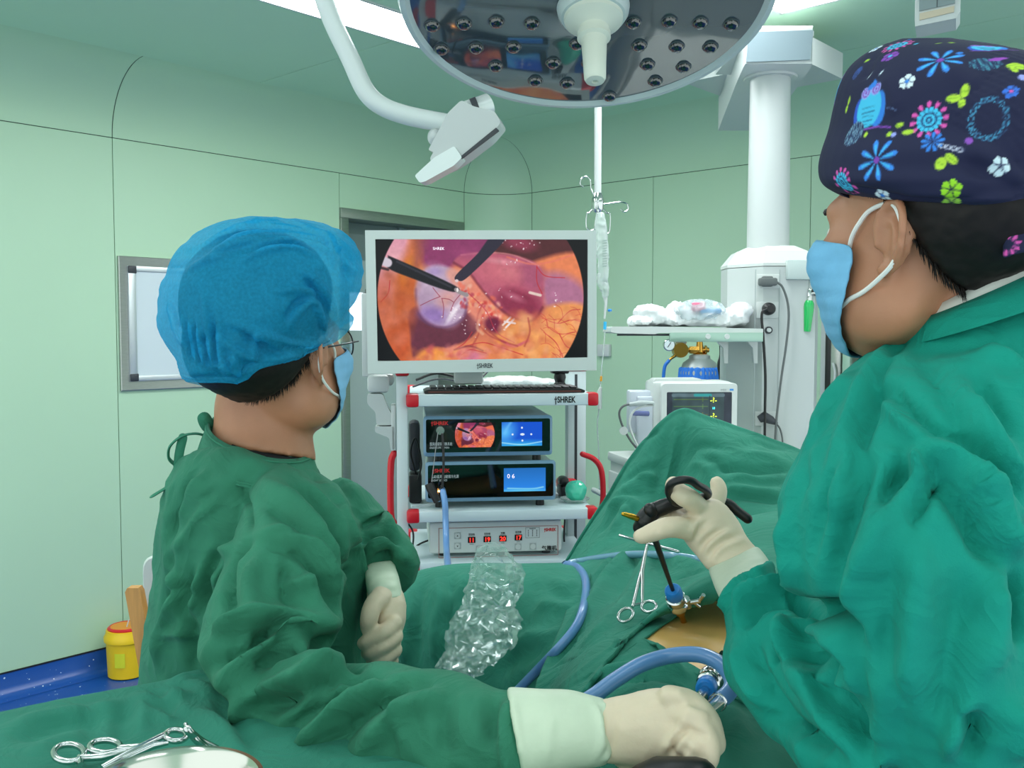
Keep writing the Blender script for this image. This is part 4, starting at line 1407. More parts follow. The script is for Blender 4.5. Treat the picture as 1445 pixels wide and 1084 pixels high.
br.build('clamp_bracket', mat('clamp_grey', (186, 200, 198), 0.35), pen, 30)
for (x0, y0, x1, y1) in ((1067.5, 387, 1100, 407), (1067.5, 426, 1099, 449), (1065.5, 581, 1096, 601)):
    s_ = MB()
    prect(s_, PB, x0, y0, x1, y1, -.136, -.129, .002)
    s_.build('socket_plate', m_whitep, pen, 30)
v_ = PB.at(1084, 466, -.13)
MB().lathe([(0.012, -.012), (0.012, .002)], PB.pt(v_[0], -.13, v_[1]), PB.uy, 20).build('gas_valve', m_dark, pen)
MB().lathe([(0.007, -.022), (0.007, -.01)], PB.pt(v_[0] - .002, -.13, v_[1]), PB.uy, 16).build('valve_centre', m_whitep, pen)


def pbp(px, py, d):
    q = PB.at(px, py, d)
    return PB.pt(q[0], d, q[1])


m_cordg = mat('grey_rubber', (92, 98, 98), 0.5)
t = thing('mains_plug', 'grey mains plug with a long grey lead in the topmost pendant socket', 'plug', pbp(1084, 397, -.14))
s_ = MB()
prect(s_, PB, 1072, 392, 1098, 403, -.165, -.137, .006)
prect(s_, PB, 1076, 389.5, 1092, 404.5, -.16, -.137, .006)
s_.build('plug_body', m_cordg, t, 30)
MB().tube(spline([pbp(x, y, -.16) for x, y in ((1096, 398), (1104, 405), (1111, 425), (1113, 450), (1109, 490), (1103, 530), (1098, 570), (1095, 600), (1093, 640))], 6), 0.0038, 10, round_ends=True).build('lead', m_cordg, t)
t = thing('mains_plug', 'round black mains plug with a black lead in the second pendant socket', 'plug', pbp(1083, 436, -.14))
MB().lathe([(0.012, -.03), (0.02, -.02), (0.0215, -.004), (0.0215, 0)], pbp(1084, 436, -.136), PB.uy, 24).build('plug_body', m_black, t)
MB().tube(spline([pbp(x, y, -.17) for x, y in ((1082, 437), (1076, 440), (1075, 452), (1077, 475), (1080, 530), (1079.5, 580), (1079, 640))], 6), 0.0045, 10, round_ends=True).build('lead', m_black, t)
t = thing('mains_plug', 'dark grey mains plug in the lowest pendant socket', 'plug', pbp(1083, 592, -.14))
MB().tube([pbp(1071, 592, -.15), pbp(1078, 588, -.155), pbp(1088, 593, -.155), pbp(1096, 598, -.15)], [.012, .019, .014, .006], 16).build('plug_body', m_dark, t)
MB().tube(spline([pbp(x, y, -.15) for x, y in ((1095, 597), (1101, 606), (1104, 620), (1105, 640))], 6), 0.003, 10, round_ends=True).build('lead', m_cordg, t)

# green humidifier bottle hanging from the clamp bracket
t = thing('humidifier_bottle', 'small translucent green bottle hanging from the pendant bracket', 'bottle', pbp(1141, 445, -.12))
m_gb = mat('translucent_green', (40, 214, 110), 0.15, trans=0.35, coat=.3)
c0, c1 = pbp(1142, 424, -.13), pbp(1139, 468, -.13)
ax_ = unit(c0 - c1)
hh = np.linalg.norm(c0 - c1)
MB().lathe([(0.0105, 0), (0.0115, .004), (0.0165, hh * .75), (0.0165, hh * .9), (0.011, hh)], c1, ax_, 20).build('vessel', m_gb, t)
MB().lathe([(0.009, 0), (0.009, .035), (.006, .04)], c0, ax_, 16).build('metal_neck', m_chrome, t)
MB().tube([c0 + ax_ * .03 + A([.002, 0, 0]), c0 + ax_ * .026 + A([.022, 0, 0])], [.009, .011], 14).build('black_knob', m_black, t)
MB().tube(spline([c0 + ax_ * .02, c0 + ax_ * .022 + A([.015, -.02, 0]), c0 + A([.035, -.02, -.005]), c0 + A([.045, -.02, -.03])], 6), .004, 8).build('outlet_tube', m_whitep, t)
MB().tube([c0 + ax_ * .035, c0 + ax_ * .035 + A([.003, 0, .06])], .006, 10).build('flow_tube', m_clear, t)

# shelf of the pendant with its rail
SF = Fr(P(970, 470, 3.08) * A([1, 1, 1]), ang=0.0)
sh = thing('pendant_shelf', 'narrow white shelf with a steel front rail on brackets at the pendant', 'shelf', SF.pt(0, 0.1, -.02))
xl, xr = SF.at(862, 465)[0], SF.at(1077, 465)[0]
s_ = MB()
s_.prism(rpoly([(xl, .002), (xl + .003, .021), (xl + .14, .021), (xr, .014), (xr, 0), (xl + .155, 0), (xl + .145, -.004), (xl + .02, -.001)], .004), SF, 0, .28)
s_.build('tray', m_whitep, sh, 30)
s_ = MB()
prect(s_, SF, 945, 469.5, 1077, 482.5, -.012, 0.0, .002)
rlo = s_.build('front_rail', mat('rail_green_steel', (160, 190, 176), 0.3, .5), sh, 30)
for px in (999, 1026):
    q = SF.at(px, 475, -.012)
    MB().lathe([(.008, -.004), (.009, 0)], SF.pt(q[0], -.0121, q[1]), SF.uy, 16).build('screw_cap', m_whitep, rlo)
s_ = MB()
prect(s_, SF, 871, 471, 945, 474, 0.02, .03)
s_.build('under_rail', m_dark, sh, 0)
for px in (1020, 1062):
    q = SF.at(px, 482, .04)
    pl = [(q[0] - .035, 0), (q[0] + .02, 0), (q[0] + .02, -.10), (q[0] + .008, -.10), (q[0] + .004, -.05), (q[0] - .03, -.012)]
    MB().prism(pl, SF, .05, .075).build('bracket', m_white, sh, 30)

# crumpled white bags and a clear pack on the shelf
m_bagw = mat('white_film', (216, 220, 222), 0.3, sss=0.0, spec=.5)
blobs = [(905, 454, .05, .016), (925, 447, .055, .03), (950, 452, .06, .022), (975, 448, .075, .032), (1005, 448, .07, .032), (1035, 448, .05, .028), (915, 441, .045, .022), (955, 440, .03, .03), (1000, 455, .1, .02), (1045, 440, .03, .03)]
mb = MB()
for (px, py, rx_, rz) in blobs:
    q = SF.at(px, py, .13)
    mb.ball(SF.pt(q[0], .13, max(q[1], .021 + rz * .75)), (rx_, .085, rz), 16, 10)
V, Fs, E = remesh(mb, 0.0055, 3)
V = ridged(V, Fs, 0.014, 22, (1, 1, 1), 3.0)
V = ridged(V, Fs, 0.006, 48, (1, 1, 1), 5.0)
V[:, 2] = np.maximum(V[:, 2], SF.pt(0, 0, .0215)[2])
tag(link('white_bag', to_mesh('white_bag', V, Fs), m_bagw), 'crumpled white plastic bags heaped on the pendant shelf', 'bag')
q = SF.at(985, 436, .1)
V, Fs, E = remesh(MB().ball(SF.pt(q[0], .07, q[1] - .008), (.085, .05, .036)), 0.004, 2)
V = ridged(V, Fs, 0.012, 30, (1, 1, 1), 9.0)
t = thing('clear_pack', 'clear plastic pack with pink and blue print on the heap of white bags', 'packet', SF.pt(q[0], .07, .03))
link('film', to_mesh('film', V, Fs), mat('clear_film', (214, 232, 236), 0.08, trans=0.4, alpha=.55, spec=.8), t)
MB().box(SF.pt(q[0] - .01, .045, q[1] + .006), (.045, .02, .028), SF, .006).build('pink_insert', mat('pink_print', (226, 120, 150), 0.5), t)
MB().box(SF.pt(q[0] + .03, .045, q[1] - .008), (.07, .02, .014), SF, .005).build('blue_insert', mat('blue_print', (90, 160, 216), 0.5), t)

# ------------------------------------------------------------------ gas cylinder
YG = 4.15
gx = P(987, 520, YG)[0]
gz = lambda y: P(987, y, YG)[2]
gas = thing('gas_cylinder', 'grey gas cylinder in a blue cloth cover with a brass gauge regulator', 'gas cylinder', (gx, YG, 0))
rb = 29 * YG / F
MB().lathe([(.01, 0), (rb * .93, .003), (rb * .97, .03), (rb * .97, gz(525)), (rb * .8, gz(512)), (rb * .52, gz(506)), (rb * .5, gz(502)), (rb * .36, gz(500))], (gx, YG, 0), seg=32).build('bottle', mat('cylinder_grey', (150, 160, 160), 0.4, .4), gas)
MB().lathe([(rb * .3, gz(503)), (rb * .34, gz(500)), (rb * .2, gz(497)), (rb * .14, gz(480))], (gx, YG, 0), seg=20).build('valve_stem', m_brass, gas)
V, Fs, E = remesh(MB().lathe([(rb * .97, .25), (rb * 1.12, .27), (rb * 1.1, gz(560)), (rb * 1.02, gz(535)), (rb * .96, gz(519)), (rb * .7, gz(516))], (gx, YG, 0), seg=40), 0.006, 2)
ang = np.arctan2(V[:, 1] - YG, V[:, 0] - gx)
amp = np.clip((V[:, 2] - gz(560)) / (gz(518) - gz(560)), 0.1, 1)
V[:, :2] += (np.sin(ang * 26 + 2 * np.sin(ang * 5)) * .004 * amp)[:, None] * np.c_[np.cos(ang), np.sin(ang)]
link('cloth_cover', to_mesh('cloth_cover', V, Fs), mat('royal_blue_cloth', (44, 116, 206), 0.85), gas)
rg = MB()
rg.ball(P(959, 494, YG - .02), .032).lathe([(.02, -.04), (.032, -.04), (.034, -.02), (.034, .01)], P(959, 494, YG - .02), (0, 1, 0), 24)
rgo = rg.build('regulator', m_brass, gas)
MB().tube([P(966, 494, YG - .01), P(1000, 494, YG)], [.011, .011], 12).lathe([(.018, 0), (.018, .04)], P(973, 494, YG - .01), (1, 0, 0), 6).tube([P(994, 494, YG), P(997, 494, YG)], .02, 8).build('connector', m_brass, gas)
gc = P(944, 487, YG - .04)
MB().lathe([(.024, -.012), (.026, -.01), (.026, .012), (.02, .014)], gc, (0, 1, 0), 24).build('gauge', m_chrome, rgo)
MB().lathe([(.0215, -.013), (.0215, -.011)], gc, (0, 1, 0), 24).build('dial', mat('dial_white', (226, 238, 240), 0.3), rgo)
MB().tube([gc + A([-.008, -.014, -.01]), gc + A([.006, -.014, .012])], .0015, 6).build('needle', m_black, rgo)
gc2 = P(960, 482, YG - .0)
MB().lathe([(.024, -.012), (.026, -.01), (.026, .012), (.02, .014)], gc2, (0, 1, 0), 24).build('gauge', m_chrome, rgo)
MB().tube([P(954, 501, YG - .03), P(947, 506, YG - .03), P(943, 510, YG - .03)], [.008, .006, .006], 10).build('hose_tail', m_brass, rgo)
m_bluehose = mat('blue_gas_hose', (16, 104, 190), 0.4)
tag(MB().tube(pspline([(944, 509, YG - .03), (938, 518, YG - .03), (936, 540, YG - .03), (937, 570, YG - .03), (938, 640, YG - .03), (940, 700, YG - .03)], 6), .0075, 12, round_ends=True).build('gas_hose', m_bluehose), 'bright blue hose hanging from the brass regulator of the gas cylinder', 'hose')
tag(MB().tube(pspline([(1016, 470, 3.42), (1017, 500, 3.5), (1014, 515, 3.5), (1017, 545, 3.5), (1019, 640, 3.5)], 6), .005, 10, round_ends=True).build('power_cable', m_black), 'black cable hanging under the pendant shelf beside the blue cylinder cover', 'cable')

# ------------------------------------------------------------------ white cabinet with the patient monitor
cfar = P(861, 640, 3.12)
dirn = unit(A([0.24, -0.97, 0]))
WC = Fr(cfar * A([1, 1, 0]), ux=dirn, uz=(0, 0, 1))
ztop = P(861, 637, 3.12)[2]
cab = thing('drawer_cabinet', 'white low cabinet with a side handle under the patient monitor', 'cabinet', WC.pt(.3, .3, 0))
MB().fbox(WC, 0, .55, 0, .62, 0.05, ztop - .03, .006).build('body', m_white, cab, 30)
MB().fbox(WC, -.006, .556, -.008, .63, ztop - .03, ztop, .006).build('top', m_whitep, cab, 30)
for k in range(3):
    MB().fbox(WC, .015, .535, -.012, .0, ztop - .30 - k * .3, ztop - .06 - k * .3, .004).build('drawer', m_white, cab, 30)
MB().tube([WC.pt(-.02, -.05, ztop - .13), WC.pt(.25, -.05, ztop - .13)], .009, 12, round_ends=True).build('side_handle', m_grey, cab)
for x in (.05, .5):
    for y in (.06, .56):
        MB().lathe([(.02, 0), (.03, .01), (.02, .05)], WC.pt(x, y, 0), seg=16).build('foot', m_dark, cab)

YM = 2.93
MN = Fr(P(933, 541, YM), ang=0.03)
pmn = thing('patient_monitor', 'pale grey patient monitor with green traces standing behind the draped screen', 'monitor', MN.pt(.12, .08, -.2))
x1 = MN.at(1041, 560)[0]
zb_ = ztop - MN.o[2] + .002
m_mon = mat('monitor_shell', (206, 212, 210), 0.4)
out = rpoly([(0, zb_), (x1, zb_), (x1, 0), (0, 0)], .014)
ix0, ix1 = MN.at(941, 560)[0], MN.at(1033, 560)[0]
iz1 = MN.at(941, 553.5)[1]
inn = rpoly([(ix0, zb_ + .02), (ix1, zb_ + .02), (ix1, iz1), (ix0, iz1)], .004)
MB().loft([[MN.pt(x, y, z) for x, z in q] for q, y in ((out, .06), (out, .004), ([A(p) * .985 + A([x1 * .0075, zb_ * .0075]) for p in out], 0), (inn, 0), (inn, .003))], True).build('front_bezel', m_mon, pmn, 40)
MB().fbox(MN, -.022, x1 - .01, .02, .17, zb_, .004, .012).build('back_shell', m_mon, pmn, 30)
MB().prism(rpoly([(-.02, 0), (.15, 0), (.13, .013), (-.01, .012)], .006), MN, .04, .12).build('carry_handle', m_mon, pmn, 30)
pp = Paint(92, 84, 0, 92, 0, 84, (66, 92, 96))
pp.put(((pp.X < 8) | (pp.X > 81)) * 1.0, (58, 70, 84))
pp.line([(9, 4), (80, 4)], 5, (110, 140, 150), 1)
pp.line([(40, 4), (62, 4)], 4, (60, 200, 200), 1)
for yy, c in ((10, (120, 160, 70)), (20, (120, 170, 90)), (32, (150, 150, 60)), (44, (90, 150, 150))):
    pp.line([(10, yy), (58, yy)], 1.0, c, 1, .8)
    pp.line([(51, yy - 3), (51, yy + 3)], 1.2, c, 1, .7)
pp.line([(61, 5), (61, 84)], 1, (40, 60, 64), 1)
pp.mottle(0.05, 8, 4)
pp.img *= (0.82 + 0.2 * pp.Y / 84)[..., None]
a, b_ = MN.at(941, 553.5, 0), MN.at(1033, 637, 0)
dsp = picture('display', pp.img, MN, ix0, ix1, max(b_[1], zb_ + .02), iz1, attr_mat('dim_screen_picture', .12, .8), pmn, .0022)
m_yl = mat('yellow_digit', (200, 214, 60), .5, emit=(200, 214, 60), estr=.9)
m_cy = mat('cyan_digit', (70, 220, 230), .5, emit=(70, 220, 230), estr=.9)
for px, py, s_, m_, sz in ((1007, 568, '-?-', m_yl, .022), (1007, 590, '-?-', m_yl, .022), (1007, 577.5, '10', m_cy, .009), (1007, 600, '97', m_cy, .013)):
    q = MN.at(px, py)
    text('digits', s_, MN, q[0], q[1], sz, m_, dsp, .0015, bold=.0004)
q = MN.at(1027, 551.5)
text('maker_lettering', 'iM50', MN, q[0] - .014, q[1], .009, m_grey, pmn, -.0006)
MB().fbox(MN, q[0] + .006, q[0] + .018, -.0006, .001, q[1], q[1] + .006).build('blue_mark', mat('blue_mark', (60, 140, 214), .5), pmn, 0)
md2 = MB()
prect(md2, MN, 889, 552, 930, 612, .06, .14, .006)
prect(md2, MN, 900, 560, 932, 640, .03, .10, .006)
md2.build('side_module', mat('module_lilac_grey', (196, 204, 214), .4), pmn, 30)
for i, (pp_, m_) in enumerate((([(921, 572), (900, 571), (882, 572), (874, 582), (878, 600), (890, 622), (905, 640)], m_cordg), ([(921, 572), (905, 574), (893, 582), (888, 597), (893, 615), (902, 634)], m_whitep))):
    MB().tube(pspline([(x, y, YM - .03) for x, y in pp_], 6), .0035, 10).build('lead', m_, pmn)
MB().tube([P(888, 571, YM - .03), P(905, 569, YM - .03), P(922, 570, YM - .02)], [.006, .009, .008], 12).build('lead_plug', m_grey, pmn)
MB().tube([P(893, 583, YM + .0), P(915, 584, YM + .02)], .008, 12).build('blue_plug', mat('indigo_plug', (90, 100, 150), .4), pmn)
MB().lathe([(.008, -.004), (.013, -.004), (.013, .004), (.008, .004)], P(880, 608, YM - .03), (0, 1, 0), 20).build('lead_clip', m_whitep, pmn)

# ------------------------------------------------------------------ recessed supply cabinet in the far wall
sc_ = thing('supply_cabinet', 'grey-green recessed wall cabinet with open shelves behind the man in the patterned cap', 'cabinet', BW.pt((cx0 + cx1) / 2, .2, cz0))
m_cabi = mat('cabinet_grey_green', (176, 188, 172), .45, .2)
b = MB()
b.fbox(BW, cx0, cx1, .38, .39, cz0, cz1).fbox(BW, cx0, cx0 + .01, .0, .38, cz0, cz1).fbox(BW, cx1 - .01, cx1, .0, .38, cz0, cz1).fbox(BW, cx0, cx1, 0, .38, cz1 - .01, cz1).fbox(BW, cx0, cx1, 0, .38, cz0, cz0 + .01)
b.build('carcass', m_cabi, sc_, 30)
zs_ = [BW.at(1210, y, .1)[1] for y in (436, 497, 575, 690)]
for i, z in enumerate(zs_):
    MB().fbox(BW, cx0 + .012, cx1 - .012, .03, .375, z - .008, z + .008).build('shelf', m_cabi if i != 2 else m_white, sc_, 30)
fm = MB()
fm.fbox(BW, cx0 - .03, cx1 + .03, -.012, .0, cz1 - .005, cz1 + .03, .002).fbox(BW, cx0 - .03, cx0 + .0, -.014, .0, cz0, cz1, .002).fbox(BW, cx1, cx1 + .03, -.014, 0, cz0, cz1, .002).fbox(BW, cx0 - .03, cx1 + .03, -.012, 0, cz0 - .03, cz0 + .004, .002)
fm.build('door_frame', m_white, sc_, 30)
MB().fbox(BW, cx0 + .0, cx0 + .03, -.03, -.002, cz0 + .02, cz1 - .02, .004).build('black_seal', m_black, sc_, 30)
MB().fbox(BW, cx0 + .032, cx0 + .085, -.04, -.003, cz0 + .02, cz1 - .02, .006).build('steel_stile', m_steel, sc_, 30)
MB().fbox(BW, cx0 + .09, cx0 + .13, -.035, -.003, cz0 + .02, cz1 - .02, .004).build('green_stile', mat('stile_green', (168, 200, 180), .3, .2), sc_, 30)
hx_ = BW.at(1172, 577, -.05)
tag(MB().fbox(BW, cx0 - .03, cx0 + .03, -.06, -.0145, BW.at(1150, 583, -.05)[1], BW.at(1150, 571, -.05)[1], .004).build('cabinet_catch', m_white), 'white square catch on the frame of the wall cabinet', 'catch')
zsh = zs_[1] + .008
for i, (px, w_, h_, lab) in enumerate(((1185, .10, .05, 'white plastic tray at the near end of the cabinet shelf'), (1202, .07, .03, 'small white box beside the tray on the cabinet shelf'), (1225, .10, .025, 'flat white packet farther along the cabinet shelf'))):
    q = BW.at(px, 490, .1)[0]
    o = MB()
    if i == 0:
        o.fbox(BW, q - w_ / 2, q + w_ / 2, .06, .2, zsh + .001, zsh + .006).fbox(BW, q - w_ / 2, q + w_ / 2, .06, .066, zsh, zsh + h_).fbox(BW, q - w_ / 2, q + w_ / 2, .194, .2, zsh, zsh + h_).fbox(BW, q - w_ / 2, q - w_ / 2 + .006, .06, .2, zsh, zsh + h_).fbox(BW, q + w_ / 2 - .006, q + w_ / 2, .06, .2, zsh, zsh + h_)
    else:
        o.fbox(BW, q - w_ / 2, q + w_ / 2, .05, .15, zsh + .001, zsh + h_, .004)
    tag(o.build(['tray', 'box', 'packet'][i], m_white, None, 30), lab, ['tray', 'box', 'packet'][i])
tag(MB().tube(spline([BW.pt(BW.at(x, y, -.06)[0], -.06, BW.at(x, y, -.06)[1]) for x, y in ((1175, 512), (1178, 525), (1176, 545), (1172, 560), (1168, 600))], 6), .006, 10).build('white_tube', m_whitep), 'white tube hanging in front of the wall cabinet', 'tube')
# ------------------------------------------------------------------ operating lamp
YL = 1.8
LC = P(828, 2, YL)
LN = unit(A([0.0, -math.sin(math.radians(18.5)), -math.cos(math.radians(18.5))]))
LF = Fr(LC, ux=(1, 0, 0), uz=LN)          # uz points out of the light face
RL = 262 * YL / F
lamp = thing('operating_lamp', 'round grey-faced operating lamp with a pale rim and rows of dark lenses', 'operating lamp', LC)
m_rim = mat('lamp_rim_grey', (190, 206, 204), 0.35)
MB().lathe([(RL * .93, 0.004), (RL * .955, 0.012), (RL * .985, 0.010), (RL, -0.004), (RL * .995, -0.03), (RL * .95, -0.05), (RL * .6, -0.085), (.05, -0.1)], LC, LN, 96, cap=True, ref=(1, 0, 0)).build('housing', m_rim, lamp, 35)
m_face = mat('lamp_face_grey', (66, 78, 82), 0.05, spec=0.9, coat=0.8, ior=1.6)
# gently moulded face plate with dimples round the lenses
lens_px = [(133, 87), (253, 78), (376, 70), (510, 76), (893, 72), (1028, 68), (1145, 74), (1262, 82), (168, 176), (299, 170), (440, 166), (680, 153), (915, 160), (1056, 165), (1183, 168), (230, 256), (373, 240), (590, 226),
           (725, 228), (946, 234), (1082, 244), (310, 311), (523, 296), (643, 305), (975, 298), (460, 358), (573, 375), (690, 374), (803, 355)]
lens = []
for x, y in lens_px:
    q = onplane(560 + x / 2.676, y / 2.676, LC, LN) - LC
    lens.append((np.dot(q, LF.ux), np.dot(q, LF.uy)))
for x, y in lens[:21]:
    lens.append((x, -y + (0.0 if abs(y) > .05 else .09)))
lens = [l for i, l in enumerate(lens) if math.hypot(*l) < RL * .9 and math.hypot(*l) > .075 and all(math.hypot(l[0] - k[0], l[1] - k[1]) > .036 for k in lens[:i])]
rings = []
for r in np.linspace(0.0, RL * .94, 40):
    rings.append([(r * math.cos(a), r * math.sin(a)) for a in np.linspace(0, 2 * math.pi, 120, endpoint=False)])
vs = []
for R_ in rings:
    for x, y in R_:
        h = .004 + .003 * (1 - (x * x + y * y) / (RL * RL)) + .0005 * noise.noise(Vector((x * 14, y * 14, 2.2)))
        vs.append(LF.pt(x, y, h))
fs = [(i * 120 + j, i * 120 + (j + 1) % 120, (i + 1) * 120 + (j + 1) % 120, (i + 1) * 120 + j) for i in range(39) for j in range(120)]
link('face_plate', to_mesh('face_plate', vs, fs), m_face, lamp, 180)
m_lens = mat('lens_glass_dark', (10, 14, 18), 0.03, spec=0.9, coat=1.0)
m_lring = mat('lens_ring', (74, 84, 88), 0.25, coat=.6)
for x, y in lens:
    h = .004 + .003 * (1 - (x * x + y * y) / (RL * RL))
    c = LF.pt(x, y, h)
    o = MB().lathe([(.0155, -.001), (.0165, .0012), (.0145, .0018), (.0135, .0008)], c, LN, 24).build('lens_ring', m_lring, lamp)
    MB().lathe([(.0148, .0), (.0140, .0045), (.0112, .0085), (.0065, .0112), (.0008, .0120)], c, LN, 24).build('lens', m_lens, o)
m_hand = mat('cream_sterile_handle', (214, 222, 208), 0.4)
hc = LF.pt(.012, -.004, .010)
MB().lathe([(.068, 0.0), (.066, .012), (.060, .022), (.03, .026)], hc, LN, 48).build('centre_hub', m_rim, lamp)
MB().lathe([(.056, .018), (.054, .030), (.036, .040), (.028, .046), (.027, .054), (.031, .056), (.031, .066), (.024, .070), (.0215, .115), (.020, .150), (.017, .156), (.006, .158), (.0055, .154), (.001, .154)], hc, LN, 40).build('sterile_handle', m_hand, lamp)
# yoke arm with its joint
YA = 1.74
m_arm = mat('lamp_arm_grey', (204, 214, 212), 0.3)
MB().tube(pspline([(440, -70, YA + .02), (455, -10, YA), (470, 32, YA), (494, 82, YA), (515, 127, YA), (538, 149, YA), (575, 163, YA), (640, 176, YA)], 8), .0172, 20).build('yoke_arm', m_arm, lamp)
JF = Fr(P(650, 200, YA - .03), ang=-.15)
jm = MB()
pquad(jm, JF, [(632, 159), (651, 141), (668, 150), (698, 157), (707, 173), (690, 193), (652, 222), (636, 232), (616, 240), (606, 224), (612, 214), (604, 212)], 0.0, .062, .006)
jo = jm.build('joint_block', m_white, lamp, 30)
jm = MB()
pquad(jm, JF, [(613, 222), (641, 206), (652, 222), (640, 234), (600, 256), (592, 258), (585, 248)], -.006, .03, .004)
jm.build('brake_lever', m_rail, jo, 30)
jm = MB()
pquad(jm, JF, [(700, 180), (704, 184), (655, 221), (634, 236), (636, 231), (652, 219)], -.003, .004, .001)
jm.build('dark_gap', m_dark, jo, 0)
MB().ball(P(614, 194, YA + .0), (.014, .02, .016)).build('joint_knob', m_white, jo)
MB().tube([P(652, 162, YA), P(690, 148, YA + .02)], .021, 24).build('pivot', m_rail, lamp)
MB().tube([P(668, 156, YA), P(676, 153, YA)], .0215, 24).build('pivot_ring', m_dark, lamp)
# second ceiling arm end above the patterned cap
YS = 2.6
sx = P(1323, 30, YS)[0]
zb_ = P(1323, 40, YS)[2]
sec_ = thing('ceiling_boom', 'white and grey square ceiling arm hanging above the patterned cap', 'ceiling arm', (sx, YS, ZC))
BF = Fr((sx, YS, 0), ang=math.radians(-25))
ring = lambda k, z, d=0: [BF.pt(-.055 * k + d, -.05, z + .004), BF.pt(.055 * k + d, -.05, z + .012), BF.pt(.055 * k + d, .06, z + .012), BF.pt(-.055 * k + d, .06, z + .004)]
MB().loft([ring(.9, zb_ - .006, -.004), ring(1, zb_ + .01), ring(1.02, ZC)]).build('body', m_white, sec_, 20)
MB().prism([(-.044, zb_ + .036), (.042, zb_ + .044), (.045, ZC - .01), (-.047, ZC - .01)], BF, -.0535, -.0505).build('front_panel', mat('panel_blue_grey', (122, 138, 140), .4), sec_, 0)
MB().prism([(-.002, zb_ + .04), (0.0, zb_ + .04), (-.002, ZC - .01), (-.004, ZC - .01)], BF, -.0542, -.0505).build('panel_joint', m_dark, sec_, 0)
MB().prism([(-.043, zb_ + .012), (.040, zb_ + .022), (.041, zb_ + .038), (-.043, zb_ + .030)], BF, -.0525, -.0495).build('beige_label', mat('beige_label', (186, 176, 154), .6), sec_, 0)
# ------------------------------------------------------------------ drape materials
m_skin = mat('skin', (178, 124, 94), 0.5, var=.06, vscale=30, sss=.15, bump=.1, bscale=400)
m_belly = mat('belly_skin_iodine', (226, 178, 104), 0.42, var=.04, vscale=20, sss=.12, bump=.08, bscale=300)
m_glove = mat('latex_glove', (222, 204, 178), 0.5, var=.04, vscale=25, sss=.08, bump=.15, bscale=220)
m_cuff = mat('latex_cuff_over_cloth', (206, 220, 196), 0.5, var=.05, vscale=30, bump=.25, bscale=160)
m_hose = mat('blue_grey_hose', (96, 142, 196), 0.3, coat=.3)
m_inst = mat('instrument_steel', (200, 204, 204), 0.18, 1.0)
ZT = 1.125

# ------------------------------------------------------------------ instrument table under its own green cloth
e0, e1 = onplane(-70, 1027, (0, 0, ZT), A([0, 0, 1.])), onplane(425, 922, (0, 0, ZT), A([0, 0, 1.]))
TB = Fr(e0 * A([1, 1, 0]), ux=(e1 - e0) * A([1, 1, 0]), uz=(0, 0, 1))
LT = np.linalg.norm((e1 - e0)[:2])
DT = 0.62
it = thing('instrument_table', 'low steel instrument table hidden under a green cloth at the lower left', 'table', TB.pt(LT / 2, -DT / 2, 0))
MB().fbox(TB, .03, LT - .16, -DT + .03, -.10, ZT - .045, ZT - .022, .004).build('table_top', m_steel, it, 30)
for x in (.06, LT - .20):
    for y in (-DT + .06, -.14):
        MB().tube([TB.pt(x, y, .0), TB.pt(x, y, ZT - .045)], .014, 12).build('leg', m_steel, it)
# the cloth: a grid that lies on the top and turns down at the edges
nx, ny = 120, 110
V = []
for j in range(ny):
    for i in range(nx):
        a, b = -.16 + (LT + .32) * i / (nx - 1), -DT - .16 + (DT + .32) * j / (ny - 1)
        z, x, y = ZT, a, b
        drop = 0
        for v, lo, hi in ((a, 0, LT), (b, -DT, 0)):
            d = max(lo - v, v - hi, 0)
            drop = max(drop, d)
        x, y = min(max(a, -.012), LT + .012), min(max(b, -DT - .012), .012)
        rd = .02
        z = ZT - (drop * drop / (2 * rd) if drop < rd else drop - rd / 2) * 1.0
        x += .02 * (1 - math.exp(-max(a - LT, 0) * 20)) - .02 * (1 - math.exp(-max(-a, 0) * 20))
        y += .03 * (1 - math.exp(-max(b, 0) * 20))
        V.append(TB.pt(x, y, z))
V = A(V)
Fs = [(j * nx + i, j * nx + i + 1, (j + 1) * nx + i + 1, (j + 1) * nx + i) for j in range(ny - 1) for i in range(nx - 1)]
Z1 = lambda pts: [(x / 2.779, 820 + y / 2.779) for x, y in pts]
Z8 = lambda pts: [(130 + x / 2.068, 560 + y / 2.068) for x, y in pts]
st = [(Z1([(520, 450), (590, 470), (680, 470), (760, 450)]), .010, .007), (Z1([(540, 480), (560, 530), (550, 600)]), .008, .008), (Z1([(600, 430), (660, 480), (700, 540)]), .008, -.007),
      (Z1([(640, 430), (700, 500), (720, 540)]), .008, .007), (Z1([(0, 620), (120, 560), (240, 530), (420, 500), (520, 470)]), .016, .007), (Z1([(60, 640), (220, 570), (400, 540)]), .014, -.006),
      (Z1([(340, 480), (360, 560), (350, 640)]), .008, -.005), (Z1([(660, 420), (740, 380), (820, 370)]), .012, .006), (Z1([(760, 520), (850, 560), (930, 640), (960, 700)]), .012, .006), (Z1([(840, 420), (880, 520), (950, 600), (1000, 700)]), .010, -.008),
      (Z1([(500, 480), (480, 560), (500, 620)]), .010, -.006), (Z1([(590, 510), (640, 550), (680, 560)]), .007, .006), (Z1([(120, 700), (200, 650), (330, 600)]), .012, .005), (Z1([(720, 400), (800, 430), (860, 480)]), .009, .006)]
V = folds(V, Fs, st, gain=1.3)
V = ridged(V, Fs, .006, 6, (1, 1, 1), 4.0)
CLOTH = BVHTree.FromPolygons([tuple(p) for p in V], Fs)
o = tag(link('table_cloth', to_mesh('table_cloth', V, Fs), m_drape, None, 180), 'creased green cloth covering the instrument table at the lower left', 'cloth')
solid(o, .002)

